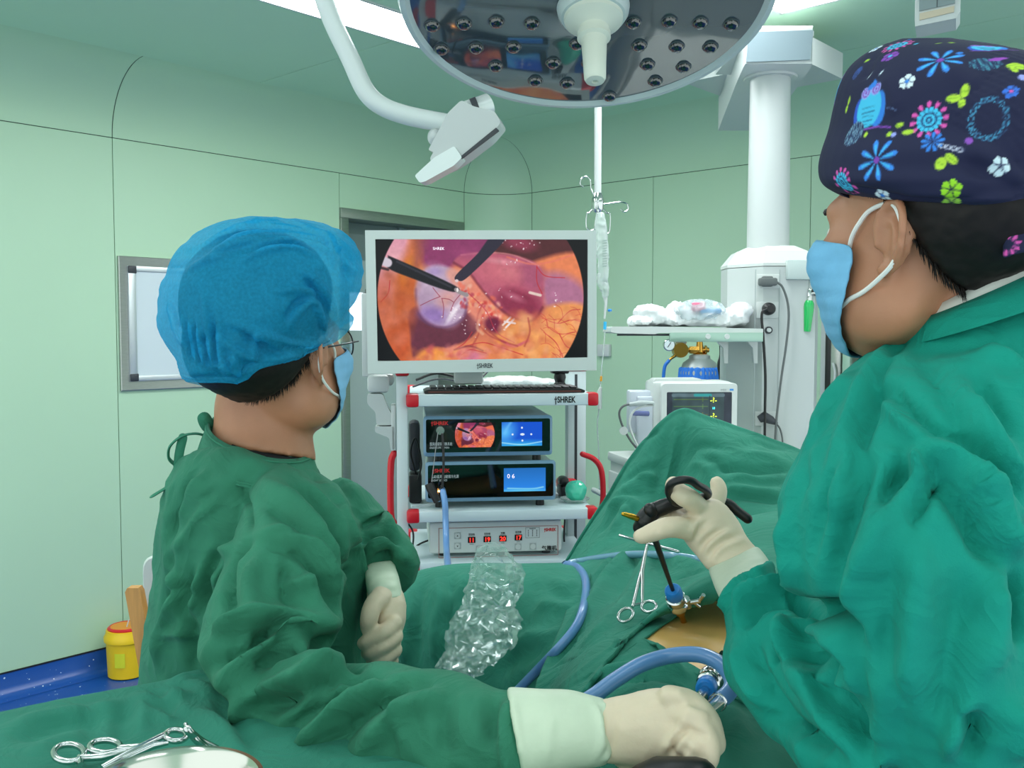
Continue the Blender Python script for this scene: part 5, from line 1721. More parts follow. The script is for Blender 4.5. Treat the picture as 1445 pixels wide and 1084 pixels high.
# ------------------------------------------------------------------ steel bowl and clamps on it
bc = A([(248 - CX) / F * .75, .722, ZT + .012])
t_b = MB().lathe([(.03, 0.0), (.045, .001), (.058, .02), (.065, .05), (.068, .056), (.0705, .058), (.0705, .0605), (.067, .0605), (.0635, .056), (.056, .022), (.042, .004), (.001, .003)], bc, seg=64)
tag(t_b.build('steel_bowl', mat('bowl_steel', (206, 206, 198), .16, 1.0, rvar=.08, vscale=20)), 'round stainless steel bowl at the bottom edge of the green table cloth', 'bowl')


def tp_(x, y, dz=.012):
    return onplane(x / 2.779, 820 + y / 2.779, (0, 0, ZT + dz + .006), A([0, 0, 1.]))


def ring_pts(cx, cy, rx, ry, dz, n=24, rot=0):
    return [tp_(cx + rx * math.cos(a) * math.cos(rot) - ry * math.sin(a) * math.sin(rot), cy + rx * math.cos(a) * math.sin(rot) + ry * math.sin(a) * math.cos(rot), dz) for a in np.linspace(0, 2 * math.pi, n, endpoint=False)]


cl = thing('clamp', 'steel ring-handled clamp with both finger rings showing, nearest the left frame edge', 'clamp', tp_(400, 670), 'clamps on the table cloth')
a_ = MB().tube(ring_pts(270, 675, 60, 34, .014), .0032, 10, closed=True).tube([tp_(318, 695, .014), tp_(400, 690, .016), tp_(520, 660, .018), tp_(640, 632, .018)], [.0034, .0034, .0036, .002], 10)
a_.build('handle', m_inst, cl)
b_ = MB().tube(ring_pts(412, 650, 60, 25, .016), .0032, 10, closed=True).tube([tp_(470, 655, .018), tp_(520, 655, .021), tp_(600, 640, .022)], [.0032, .0038, .002], 10)
b_.build('handle', m_inst, cl)
MB().tube([tp_(312, 690, .014), tp_(316, 722, .014)], .003, 8).build('ratchet', m_inst, cl)
cl = thing('clamp', 'steel clamp whose shank slants up out from behind the bowl rim', 'clamp', tp_(560, 670), 'clamps on the table cloth')
MB().tube([tp_(400, 735, .024), tp_(500, 680, .028), tp_(620, 618, .03), tp_(655, 598, .03)], [.0034, .004, .0036, .003], 10).tube(ring_pts(690, 606, 42, 22, .03), .003, 10, closed=True).build('handle', m_inst, cl)
MB().tube([tp_(480, 700, .032), tp_(600, 645, .034), tp_(660, 635, .034)], [.003, .0036, .002], 10).build('handle', m_inst, cl)
cl = thing('clamp', 'dark curved clamp jaw pointing up beside the bowl, topmost of the clamps', 'clamp', tp_(780, 620), 'clamps on the table cloth')
MB().tube(spline([tp_(727, 560, .05), tp_(742, 590, .045), tp_(790, 630, .03), tp_(850, 662, .018)], 5), [.002] * 3 + [.004] * 13, 10).build('jaw', m_inst, cl)
MB().tube(spline([tp_(735, 572, .044), tp_(760, 612, .038), (tp_(800, 650, .026)), tp_(850, 676, .016)], 5), [.002] * 3 + [.0036] * 13, 10).build('jaw', m_inst, cl)

# ------------------------------------------------------------------ operating table and patient
ot = thing('operating_table', 'padded operating table hidden beneath the green surgical drapes', 'operating table', (.25, 1.2, 0))
ax0, ax1 = A([.06, .45]), A([.50, 2.35])
adir = unit(ax1 - ax0)
OT = Fr(A([*ax0, 0]), ux=(adir[1], -adir[0], 0), uz=(0, 0, 1))   # uy runs along the patient to the head
MB().fbox(OT, -.17, .17, 0, 1.9, .79, .84, .02).build('table_top', m_black, ot, 30)
MB().fbox(OT, -.165, .165, .01, 1.88, .84, .875, .02).build('mattress', mat('mattress_black', (24, 26, 30), .6), ot, 30)
MB().fbox(OT, -.12, .12, .75, 1.05, .08, .79, .02).build('column', m_steel, ot, 30)
MB().fbox(OT, -.17, .17, .45, 1.4, .0, .08, .03).build('base', m_grey, ot, 30)


def osec(y, w_, zt_, zb_=.882, n=28, dx=0.0):
    zc, hz = (zt_ + zb_) / 2, (zt_ - zb_) / 2
    out = []
    for a in np.linspace(0, 2 * math.pi, n, endpoint=False):
        c, s = math.cos(a), math.sin(a)
        out.append(OT.pt(dx + w_ * math.copysign(abs(c) ** .8, c), y, zc + hz * math.copysign(abs(s) ** .85, s)))
    return out


pat = thing('patient', 'person lying on the table under green drapes, only the yellowish belly bare', 'person', OT.pt(0, .9, .88))
mb = MB()
mb.loft([osec(.30, .12, 1.05), osec(.42, .17, 1.10), osec(.55, .18, 1.13), osec(.70, .185, 1.155), osec(.85, .19, 1.165), osec(1.0, .19, 1.155), osec(1.15, .19, 1.13), osec(1.30, .19, 1.12), osec(1.42, .17, 1.10), osec(1.48, .10, 1.06)])
mb.loft([osec(1.44, .055, 1.06, .95), osec(1.55, .05, 1.06, .95)])
mb.ball(OT.pt(0, 1.66, .995), (.075, .11, .10), 20, 14, OT)
mb.ball(OT.pt(0, 1.66, 1.09), (.012, .02, .025), 10, 8, OT)
for s in (-1, 1):
    mb.tube([OT.pt(s * .10, .38, .99), OT.pt(s * .11, .05, .97)], [.085, .07], 16)
    mb.tube([OT.pt(s * .17, 1.36, 1.02), OT.pt(s * .22, 1.15, .96), OT.pt(s * .20, .90, .93)] if s > 0 else [OT.pt(-.17, 1.36, 1.02), OT.pt(-.34, 1.33, 1.0), OT.pt(-.47, 1.32, 1.0)], [.055, .045, .035], 14, round_ends=True)
V, Fs, E = remesh(mb, .009, 6)
link('body', to_mesh('body', V, Fs), m_belly, pat, 180)
BELLY = BVHTree.FromPolygons([tuple(p) for p in V], Fs)
SURF = {'body': BELLY}


def near_hit(d, names=None):
    best = None
    for k, b in SURF.items():
        if names is not None and k not in names:
            continue
        h = b.ray_cast(Vector(CAM), Vector(d))
        if h[0] is not None and (best is None or h[3] < best):
            best = h[3]
    return best

# ------------------------------------------------------------------ drapes on the patient
ZB = lambda pts: [(550 + x / 2.822, 700 + y / 2.822) for x, y in pts]
ZC_ = lambda pts: [(820 + x / 4.169, 640 + y / 4.169) for x, y in pts]
ZE = lambda pts: [(840 + x / 4.25, 560 + y / 4.25) for x, y in pts]


def drape(name, rows, strokes, label, gain=1.0, nu=16, nv=16, rid=.004, rsc=9, seed=1.0, sm=0, cat='drape', lift=.012, over=('body',), thick=.003):
    V, Fs, E = sheet(rows, nu, nv)
    for i in range(len(V)):                      # lie on the body, never under its skin
        d = V[i] - CAM
        L = np.linalg.norm(d)
        h = near_hit(d / L, over)
        if h is not None and h < L + lift:
            V[i] = CAM + d / L * (h - lift)
    for _ in range(3):
        V = lap(V, E, .5)
    V = folds(V, Fs, strokes, gain=gain)
    if rid:
        V = ridged(V, Fs, rid, rsc, (1, 1, 1), seed)
    for _ in range(sm):
        V = lap(V, E, .3)
    for i in range(len(V)):
        d = V[i] - CAM
        L = np.linalg.norm(d)
        h = near_hit(d / L, over)
        if h is not None and h < L + lift * .5:
            V[i] = CAM + d / L * (h - lift * .5)
    SURF[name] = BVHTree.FromPolygons([tuple(p) for p in V], Fs)
    o = link(name, to_mesh(name, V, Fs), m_drape, None, 180)
    tag(o, label, cat)
    return solid(o, thick)


# the outstretched arm under its drape, left of the middle
drape('arm_drape', [
    [(545, 1010, 2.0), (600, 960, 2.02), (700, 950, 2.02), (780, 940, 2.02), (860, 930, 2.0)],
    [(556, 850, 1.92), (610, 822, 1.92), (690, 815, 1.90), (770, 812, 1.88), (850, 805, 1.85)],
    [(562, 822, 1.80), (604, 802, 1.80), (690, 799, 1.78), (770, 797, 1.76), (840, 800, 1.74)],
    [(560, 850, 1.70), (612, 826, 1.68), (690, 822, 1.66), (765, 820, 1.63), (830, 835, 1.58)],
    [(556, 905, 1.67), (612, 900, 1.61), (690, 895, 1.58), (755, 885, 1.53), (805, 885, 1.50)],
    [(552, 970, 1.66), (612, 985, 1.58), (690, 975, 1.52), (745, 960, 1.46), (775, 940, 1.44)],
    [(548, 1090, 1.66), (612, 1110, 1.56), (690, 1100, 1.48), (745, 1080, 1.42), (775, 1060, 1.40)],
    [(540, 1300, 1.68), (612, 1320, 1.56), (690, 1310, 1.48), (745, 1300, 1.42), (775, 1290, 1.40)]],
    [(ZB([(190, 330), (210, 420), (190, 520), (180, 700)]), .010, -.012), (ZB([(150, 310), (120, 400), (110, 560), (120, 700)]), .014, .010), (ZB([(230, 310), (235, 420), (215, 560)]), .012, .010),
     (ZB([(560, 440), (640, 430), (720, 450), (760, 420)]), .012, -.007), (ZB([(600, 340), (680, 400), (740, 390)]), .012, .006), (ZB([(650, 330), (700, 360), (750, 340)]), .010, -.006),
     (ZB([(480, 620), (560, 560), (640, 560), (690, 520)]), .014, -.008), (ZB([(420, 720), (520, 640), (620, 620)]), .014, .007), (ZB([(80, 420), (70, 560), (60, 680)]), .012, -.010), (ZB([(300, 300), (290, 360), (240, 420)]), .012, -.006),
     (ZB([(560, 320), (580, 400), (560, 470)]), .010, .005), (ZB([(700, 480), (740, 440), (770, 430)]), .009, .006)],
    'green drape over the outstretched arm, left of the blue hose', 1.15, rid=.005, rsc=7)

# the drape over the chest, running down to its hemmed border beside the bare belly
main_rows = [
    [(800, 850, 1.98), (870, 830, 1.98), (940, 815, 1.98), (1010, 800, 1.98), (1100, 790, 1.95), (1210, 790, 1.95)],
    [(800, 806, 1.80), (862, 776, 1.79), (930, 752, 1.78), (1010, 738, 1.76), (1100, 722, 1.74), (1210, 715, 1.72)],
    [(800, 846, 1.60), (862, 822, 1.58), (930, 796, 1.55), (1010, 782, 1.53), (1100, 770, 1.50), (1210, 765, 1.48)],
    [(790, 890, 1.46), (850, 866, 1.43), (920, 838, 1.41), (1000, 808, 1.40), (1090, 800, 1.36), (1200, 800, 1.33)],
    [(762, 945, 1.37), (822, 916, 1.34), (880, 890, 1.32), (945, 852, 1.30), (1010, 820, 1.29), (1230, 835, 1.22)],
    [(755, 968, 1.33), (815, 936, 1.31), (874, 905, 1.29), (940, 862, 1.275), (1006, 832, 1.26), (1230, 858, 1.19)],
    [(752, 1000, 1.30), (824, 960, 1.28), (882, 922, 1.265), (944, 876, 1.25), (1008, 846, 1.235), (1230, 884, 1.16)],
]
ck = [(ZB([(700, 360), (640, 560), (570, 640)]), .012, -.008)]
main_st = [(ZB([(1020, 200), (930, 330), (850, 450), (700, 600), (620, 690)]), .012, .012), (ZB([(985, 200), (880, 330), (790, 450), (690, 560)]), .012, -.012), (ZB([(950, 190), (850, 320), (770, 410)]), .010, .008),
           (ZB([(1030, 210), (1000, 330), (930, 440), (840, 540), (740, 620)]), .010, -.010), (ZB([(1050, 250), (1080, 330), (1040, 420)]), .010, .008), (ZB([(1040, 220), (1150, 280), (1250, 290)]), .012, -.008),
           (ZB([(820, 330), (860, 280), (900, 240)]), .010, -.008), (ZB([(1100, 340), (1180, 320), (1260, 300)]), .010, .007), (ZC_([(310, 560), (230, 640), (130, 760), (20, 880)]), .011, -.010), (ZC_([(390, 540), (330, 590), (290, 660)]), .009, .010),
           (ZC_([(480, 560), (560, 640), (700, 680)]), .010, -.007), (ZC_([(520, 540), (600, 600)]), .010, .008), (ZB([(1280, 330), (1100, 420), (940, 520), (720, 640), (600, 710)]), .007, .006)]
drape('body_drape', main_rows, main_st, 'green drape over the chest with deep creases, under the ring-handled forceps', 1.15, rid=.004, rsc=8, seed=3.0)

# the near drape over the hips
drape('hip_drape', [
    [(812, 985, 1.27), (838, 950, 1.255), (868, 918, 1.245), (900, 900, 1.235), (935, 925, 1.20), (975, 948, 1.165), (1030, 985, 1.12), (1130, 1030, 1.08), (1230, 1075, 1.05)],
    [(806, 995, 1.245), (838, 962, 1.235), (872, 925, 1.225), (908, 906, 1.215), (945, 922, 1.185), (985, 945, 1.15), (1040, 975, 1.11), (1140, 1010, 1.07), (1245, 1060, 1.03)],
    [(800, 1015, 1.22), (840, 985, 1.20), (880, 952, 1.19), (915, 930, 1.18), (955, 942, 1.155), (995, 962, 1.125), (1050, 990, 1.09), (1150, 1025, 1.05), (1260, 1075, 1.01)],
    [(790, 1055, 1.16), (840, 1035, 1.14), (885, 1010, 1.12), (925, 995, 1.10), (965, 1000, 1.085), (1010, 1015, 1.065), (1065, 1040, 1.04), (1165, 1070, 1.0), (1280, 1120, 0.965)],
    [(770, 1120, 1.08), (830, 1110, 1.05), (885, 1100, 1.03), (930, 1095, 1.01), (975, 1100, 1.0), (1025, 1110, .985), (1080, 1125, .965), (1180, 1150, .94), (1300, 1200, 0.91)],
    [(740, 1230, .98), (810, 1230, .95), (880, 1230, .93), (930, 1230, .915), (985, 1235, .905), (1040, 1240, .895), (1100, 1250, .88), (1200, 1280, .86), (1330, 1340, 0.84)],
    [(690, 1560, .79), (780, 1580, .77), (880, 1590, .755), (940, 1600, .745), (1000, 1610, .74), (1060, 1620, .735), (1130, 1640, .73), (1250, 1670, .715), (1400, 1720, .70)],
    [(640, 2100, .58), (760, 2120, .57), (880, 2130, .56), (950, 2140, .555), (1020, 2150, .55), (1090, 2160, .545), (1180, 2180, .54), (1320, 2220, .53), (1500, 2300, .52)]],
    [(ZB([(720, 780), (860, 700), (1000, 650), (1130, 640)]), .010, .008), (ZB([(760, 790), (900, 720), (1040, 690), (1180, 700)]), .008, -.009), (ZB([(800, 760), (960, 680), (1090, 640)]), .007, -.006), (ZB([(900, 740), (1060, 720), (1200, 750)]), .009, .008),
     (ZB([(1000, 600), (1040, 610), (1100, 620)]), .006, .006), (ZB([(1000, 660), (1100, 680), (1200, 730)]), .007, -.007), (ZB([(1180, 720), (1220, 780), (1240, 830)]), .009, .007), (ZB([(1330, 850), (1380, 900), (1400, 1000)]), .012, -.008)],
    'green drape over the hips, below the bare belly and behind the near gloved hand', 1.2, 12, 14, rid=.003, rsc=10, seed=8.0)

# the hemmed border strip lying along the opening
U = [(744, 982, 1.318), (812, 942, 1.305), (876, 905, 1.285), (940, 852, 1.27), (1007, 812, 1.255), (1080, 795, 1.24)]
Lo = [(806, 1000, 1.23), (838, 957, 1.235), (869, 920, 1.24), (904, 884, 1.235), (943, 860, 1.23), (1010, 846, 1.22)]
rows = [[(a[0] * (1 - k) + b[0] * k, a[1] * (1 - k) + b[1] * k, a[2] * (1 - k) + b[2] * k - .012 * math.sin(math.pi * min(1, k * 1.2)) ** .5) for a, b in zip(U, Lo)] for k in (0, .15, .4, .7, .95)]
rows.append([(b[0] - 2, b[1] + 4, b[2] + .01) for b in Lo])
drape('drape_border', rows, [(ZB([(960, 600), (900, 640), (840, 700)]), .006, .005), (ZB([(900, 590), (930, 610), (930, 640)]), .005, -.005), (ZB([(1000, 520), (1050, 520), (1090, 480)]), .006, -.006), (ZB([(660, 780), (800, 680), (900, 600), (1050, 500)]), .004, -.003)],
      'folded green drape border slanting along the edge of the bare belly', 1.0, 14, 5, rid=.002, rsc=14, seed=5.0, lift=.016, over=('body', 'body_drape', 'hip_drape'), thick=.006)

# the tented head drape
tent_rows = [
    [(800, 930, 2.12), (868, 800, 2.14), (905, 740, 2.16), (958, 700, 2.16), (1000, 705, 2.13), (1080, 720, 2.10), (1180, 750, 2.05), (1290, 790, 2.02)],
    [(797, 805, 1.97), (862, 698, 1.99), (902, 636, 2.02), (956, 590, 2.03), (1000, 598, 2.00), (1080, 624, 1.96), (1180, 662, 1.92), (1290, 705, 1.88)],
    [(797, 800, 1.95), (864, 697, 1.97), (904, 636, 1.99), (958, 588, 2.00), (1002, 598, 1.96), (1080, 623, 1.925), (1180, 661, 1.885), (1290, 704, 1.85)],
    [(800, 806, 1.90), (862, 712, 1.92), (908, 660, 1.95), (956, 622, 1.975), (1006, 626, 1.90), (1085, 648, 1.865), (1180, 680, 1.84), (1290, 715, 1.81)],
    [(800, 812, 1.85), (858, 742, 1.86), (905, 705, 1.895), (950, 672, 1.945), (1008, 664, 1.85), (1088, 684, 1.815), (1180, 700, 1.795), (1290, 726, 1.77)],
    [(802, 822, 1.80), (852, 772, 1.80), (900, 746, 1.82), (944, 730, 1.86), (1012, 704, 1.80), (1092, 708, 1.77), (1180, 714, 1.755), (1290, 735, 1.73)],
    [(804, 832, 1.76), (850, 792, 1.75), (898, 770, 1.75), (944, 756, 1.76), (1018, 738, 1.745), (1094, 729, 1.725), (1180, 726, 1.71), (1290, 745, 1.69)]]
tent_st = [(ZE([(500, 130), (480, 300), (430, 480), (400, 620)]), .012, -.012), (ZE([(540, 420), (600, 310), (700, 290), (800, 330)]), .010, .008), (ZE([(640, 390), (720, 380), (760, 430), (860, 440)]), .008, .008), (ZE([(700, 460), (820, 430), (960, 450), (1100, 440), (1230, 430)]), .010, .010),
           (ZE([(770, 520), (880, 480), (1000, 500), (1140, 490)]), .009, -.008), (ZE([(760, 560), (860, 560), (1000, 580), (1150, 570)]), .010, -.010), (ZE([(780, 600), (900, 600), (1050, 620), (1150, 610)]), .010, .009), (ZE([(240, 480), (300, 470), (370, 500)]), .008, -.007),
           (ZE([(140, 540), (220, 470), (300, 430), (380, 430)]), .009, .007), (ZE([(110, 600), (200, 570), (320, 590)]), .010, .008), (ZE([(60, 700), (140, 620), (220, 640), (300, 700)]), .010, -.010), (ZE([(20, 830), (90, 720), (150, 640)]), .012, .010), (ZE([(100, 840), (160, 720), (200, 660)]), .010, -.010),
           (ZE([(850, 310), (960, 270), (1050, 300), (1180, 330)]), .010, .006), (ZE([(880, 330), (1000, 350), (1120, 380)]), .009, -.006), (ZE([(560, 440), (620, 400), (680, 440), (700, 500)]), .008, -.006), (ZE([(170, 620), (180, 760), (170, 860)]), .008, -.006), (ZE([(240, 300), (300, 250), (400, 200)]), .008, .005)]
drape('head_drape', tent_rows, tent_st, 'green drape tented to a peak in front of the patient monitor', 1.1, 14, 12, rid=.004, rsc=10, seed=12.0)

# ------------------------------------------------------------------ hoses and cables over the drapes
pts = pspline([(625, 694, 2.545), (628, 712, 2.52), (629, 740, 2.50), (630, 775, 2.42), (632, 800, 2.2), (634, 830, 1.95)], 8)
tag(MB().tube(pts, .0085, 14, round_ends=True).build('light_cable', m_hose), 'pale blue light cable hanging from the glowing port of the lower unit', 'cable')
def lay(pix, r):
    """a hose lying on whatever drape is under it"""
    out = []
    for x, y, Y in spline([A(q) for q in pix], 8):
        p = P(x, y, Y)
        d = p - CAM
        L = np.linalg.norm(d)
        h = near_hit(d / L)
        out.append(CAM + d / L * min(L, h - r * 1.15) if h is not None else p)
    o = A(out)
    for _ in range(7):
        o[1:-1] = o[1:-1] * .4 + (o[:-2] + o[2:]) * .3
    return list(o)


pts = [P(778, 822, 2.0), P(786, 806, 1.9)] + lay([(800, 797, 1.85), (816, 801, 1.80), (827, 820, 1.75), (825, 850, 1.7), (815, 882, 1.65), (792, 911, 1.60), (762, 942, 1.55), (734, 971, 1.5), (708, 998, 1.45)], .0075)
tag(MB().tube(pts, .0072, 14, round_ends=True).build('light_cable', m_hose), 'blue hose curving down between the arm drape and the chest drape', 'hose')
pts = [P(772, 824, 2.0), P(782, 806, 1.9)] + lay([(798, 796, 1.85), (850, 787, 1.8), (905, 782, 1.75), (960, 786, 1.7), (1010, 795, 1.7), (1060, 803, 1.65)], .007)
tag(MB().tube(pts, .0068, 14, round_ends=True).build('gas_tube', mat('pale_blue_tube', (112, 160, 186), .25, coat=.3)), 'pale blue tube lying across the chest drape behind the hand with the black grip', 'tube')
pts = pspline([(800, 1005, 1.02), (838, 982, 1.03), (868, 960, 1.04), (905, 938, 1.05), (945, 926, 1.06), (985, 924, 1.05), (1015, 936, 1.03), (1032, 957, 1.005), (1030, 975, .985), (1014, 990, .97)], 8)
tag(MB().tube(pts, .0088, 16, round_ends=True).build('light_cable', m_hose), 'thick blue cable arching over the bare belly from the near gloved hand', 'cable')

# ------------------------------------------------------------------ crumpled clear sleeve
m_film = bpy.data.materials.new('clear_crumpled_film')
m_film.use_nodes = True
nt = m_film.node_tree
for n in list(nt.nodes):
    nt.nodes.remove(n)
out = nt.nodes.new('ShaderNodeOutputMaterial')
tr, gl, df, m1, m2 = [nt.nodes.new(k) for k in ('ShaderNodeBsdfTransparent', 'ShaderNodeBsdfGlossy', 'ShaderNodeBsdfDiffuse', 'ShaderNodeMixShader', 'ShaderNodeMixShader')]
tr.inputs[0].default_value = (.93, .97, .96, 1)
gl.inputs[0].default_value = (.95, 1, 1, 1)
gl.inputs['Roughness'].default_value = .2
df.inputs[0].default_value = lin((215, 232, 226))
lw = nt.nodes.new('ShaderNodeLayerWeight')
lw.inputs[0].default_value = .45
m1.inputs[0].default_value = .18
nt.links.new(tr.outputs[0], m1.inputs[1])
nt.links.new(df.outputs[0], m1.inputs[2])
sc_f = nt.nodes.new('ShaderNodeMath')
sc_f.operation = 'MULTIPLY'
sc_f.inputs[1].default_value = .42
nt.links.new(lw.outputs['Fresnel'], sc_f.inputs[0])
nt.links.new(sc_f.outputs[0], m2.inputs[0])
nt.links.new(m1.outputs[0], m2.inputs[1])
nt.links.new(gl.outputs[0], m2.inputs[2])
nt.links.new(m2.outputs[0], out.inputs[0])
MATS['film'] = m_film
V, Fs, E = remesh(MB().loft(ssec([((690, 770), (706, 769), 1.56, .012), ((675, 782), (720, 782), 1.57, .025), ((667, 805), (735, 800), 1.56, .032), ((660, 835), (734, 830), 1.54, .034), ((646, 862), (722, 858), 1.52, .034), ((634, 890), (735, 872), 1.50, .036),
                                ((624, 916), (722, 905), 1.475, .036), ((617, 938), (700, 930), 1.45, .032), ((655, 958), (684, 960), 1.43, .012)], 5)), .0085, 1)
V = ridged(V, Fs, .014, 22, (1, 1, .5), 2.0, 3)
V = V + RNG.normal(size=V.shape) * .0026
tri = []
for f in Fs:                                  # creased flat facets, as crackling film has
    tri += [(f[0], f[1], f[2]), (f[0], f[2], f[3])] if len(f) == 4 and RNG.random() < .5 else ([(f[0], f[1], f[3]), (f[1], f[2], f[3])] if len(f) == 4 else [f])
Fs = tri
tag(link('clear_sleeve', to_mesh('clear_sleeve', V, Fs), m_film, None, 25), 'crumpled clear plastic sleeve lying on the green arm drape', 'plastic sleeve')

# ------------------------------------------------------------------ forceps on the chest drape
def zc(x, y, Y):
    return P(820 + x / 4.169, 640 + y / 4.169, Y)


fo = thing('forceps', 'steel ring-handled forceps clipped to the green chest drape', 'forceps', zc(340, 760, 1.35))


def fring(cx, cy, rx, ry, rot, Y0, Y1):
    out = []
    for a in np.linspace(0, 2 * math.pi, 26, endpoint=False):
        x, y = rx * math.cos(a), ry * math.sin(a)
        X_, Y_ = cx + x * math.cos(rot) - y * math.sin(rot), cy + x * math.sin(rot) + y * math.cos(rot)
        out.append(zc(X_, Y_, Y0 + (Y1 - Y0) * (Y_ - cy) / max(ry, 1)))
    return out


YF0, YF1 = 1.265, 1.43
m_ = lambda y: YF0 + (YF1 - YF0) * (940 - y) / 420
MB().tube([zc(x, y, m_(y)) for x, y in ((302, 905), (312, 870), (338, 760), (355, 700), (384, 560), (388, 530))], [.0022, .0026, .0026, .0032, .0026, .0015], 10).tube(fring(262, 952, 48, 36, -.6, m_(952), m_(952) - .01), .0021, 10, closed=True).build('handle', m_inst, fo)
MB().tube([zc(x, y, m_(y) - .004) for x, y in ((362, 880), (360, 850), (362, 760), (360, 700), (376, 600), (390, 532))], [.0022, .0026, .0026, .0032, .0026, .0015], 10).tube(fring(400, 902, 44, 32, -.1, m_(902), m_(902) - .01), .0021, 10, closed=True).build('handle', m_inst, fo)
MB().tube([zc(308, 893, m_(893)), zc(366, 883, m_(883))], .002, 8).build('ratchet', m_inst, fo)
tag(MB().tube([zc(228, 482, 1.50), zc(350, 518, 1.47), zc(570, 578, 1.43)], .0024, 10, round_ends=True).build('steel_rod', m_inst), 'thin steel rod lying across the chest drape behind the index finger', 'rod')

# ------------------------------------------------------------------ trocars in the belly
m_seal = mat('blue_rubber_seal', (30, 126, 206), .4)


def trocar(top, bot, name_label, tilt_tap, s=1.0):
    ax = unit(top - bot)
    t = thing('trocar', name_label, 'trocar', bot)
    L = np.linalg.norm(top - bot)
    MB().lathe([(.0042 * s, -.06), (.0042 * s, L * .30), (.0075 * s, L * .32), (.0085 * s, L * .48), (.011 * s, L * .5)], bot, ax, 20).build('sleeve', m_brass, t)
    MB().lathe([(.010 * s, L * .5), (.0135 * s, L * .52), (.0140 * s, L * .60), (.0118 * s, L * .64), (.0128 * s, L * .70), (.0128 * s, L * .78), (.010 * s, L * .8)], bot, ax, 24).build('valve_body', m_chrome, t)
    MB().lathe([(.0105 * s, L * .79), (.0112 * s, L * .84), (.0108 * s, L * .97), (.0085 * s, L), (.0035 * s, L * .99)], bot, ax, 24).build('seal', m_seal, t)
    side = unit(tilt_tap - ax * np.dot(tilt_tap, ax))
    b = bot + ax * L * .55
    tp = MB().tube([b, b + side * .03 * s], .0035 * s, 12).tube([b + side * .012 * s - ax * .008, b + side * .012 * s + ax * .010], .0055 * s, 12).tube([b + side * .028 * s, b + side * .036 * s + ax * .012], .0028 * s, 10).tube([b + side * .02 * s, b + side * .026 * s - ax * .014 * s], .0025 * s, 10)
    tp.build('stopcock', m_chrome, t)
    return t


def on_belly(px, py):
    h = BELLY.ray_cast(Vector(CAM), Vector(ray(px, py)).normalized())
    return A(h[0]) if h[0] is not None else P(px, py, 1.2)


b1 = on_belly(965, 878)
t1 = P(949, 832, b1[1] - .055)
trocar(t1, b1, 'metal trocar with a blue seal under the black-gripped instrument', A([1.0, -.2, .25]), 1.0)
b2 = on_belly(1012, 938)
t2 = P(995, 974, b2[1] - .09)
trocar(t2, b2, 'metal trocar with a blue ring beside the near gloved hand', A([1.0, 0, .3]), 1.05)
# ------------------------------------------------------------------ people: helpers
m_hair = mat('black_hair', (24, 20, 18), 0.55, var=.3, vscale=120, spec=.3)
m_shirt = mat('black_undershirt', (22, 22, 26), .85)
m_mask = mat('mask_light_blue', (122, 178, 214), .8, var=.05, vscale=60, bump=.2, bscale=300)
m_mask2 = mat('mask_blue', (112, 176, 214), .8, var=.05, vscale=60, bump=.2, bscale=300)
m_strap = mat('white_elastic', (232, 232, 228), .7)
m_eyew = mat('eye_white', (236, 232, 226), .25)
m_iris = mat('eye_dark', (40, 26, 20), .15)


def smin(a, b, k):
    h = np.clip(.5 + .5 * (b - a) / k, 0, 1)
    return b * (1 - h) + a * h - k * h * (1 - h)


def ell_sdf(p, c, r):
    q = (p - A(c)) / A(r)
    k0 = np.linalg.norm(q, axis=1)
    k1 = np.linalg.norm(q / A(r), axis=1)
    return k0 * (k0 - 1) / np.maximum(k1, 1e-9)


def head_sdf(p):
    d = ell_sdf(p, (0, -.018, .052), (.0765, .098, .088))
    d = smin(d, ell_sdf(p, (0, .030, -.022), (.064, .066, .085)), .03)
    d = smin(d, ell_sdf(p, (0, .052, -.074), (.040, .036, .030)), .03)
    for s in (-1, 1):
        d = smin(d, ell_sdf(p, (s * .050, .012, -.058), (.020, .034, .030)), .03)
        d = smin(d, ell_sdf(p, (s * .044, .068, -.014), (.022, .018, .018)), .025)
    d = smin(d, ell_sdf(p, (0, .076, .030), (.052, .018, .014)), .02)
    for s in (-1, 1):
        d = -smin(-d, ell_sdf(p, (s * .031, .101, .008), (.020, .014, .012)), .012)
    d = smin(d, ell_sdf(p, (0, .094, .006), (.009, .010, .026)), .012)
    d = smin(d, ell_sdf(p, (0, .104, -.020), (.013, .015, .011)), .010)
    for s in (-1, 1):
        d = smin(d, ell_sdf(p, (s * .013, .096, -.023), (.008, .010, .008)), .008)
    d = smin(d, ell_sdf(p, (0, .092, -.051), (.022, .010, .006)), .006)
    d = smin(d, ell_sdf(p, (0, .089, -.061), (.019, .010, .007)), .006)
    d = smin(d, ell_sdf(p, (0, .080, -.084), (.018, .014, .013)), .015)
    return d


def ico(n):
    bm = bmesh.new()
    bmesh.ops.create_icosphere(bm, subdivisions=n, radius=1)
    V = A([v.co for v in bm.verts])
    Fs = [tuple(v.index for v in f.verts) for f in bm.faces]
    bm.free()
    return V, Fs


HO = A([0, .012, -.005])


def head_radius(D):
    lo, hi = np.zeros(len(D)), np.full(len(D), .2)
    ts = np.linspace(.03, .19, 90)
    last = np.full(len(D), .03)
    for t in ts:
        ins = head_sdf(HO + D * t) < 0
        last = np.where(ins, t, last)
    lo, hi = last, last + ts[1] - ts[0]
    for _ in range(12):
        m = (lo + hi) / 2
        ins = head_sdf(HO + D * m[:, None]) < 0
        lo, hi = np.where(ins, m, lo), np.where(ins, hi, m)
    return lo


HD, HF = ico(6)
HR = head_radius(HD)
HV = HO + HD * HR[:, None]
from mathutils.kdtree import KDTree
kd = KDTree(len(HD))
for i, q in enumerate(HD):
    kd.insert(Vector(q), i)
kd.balance()


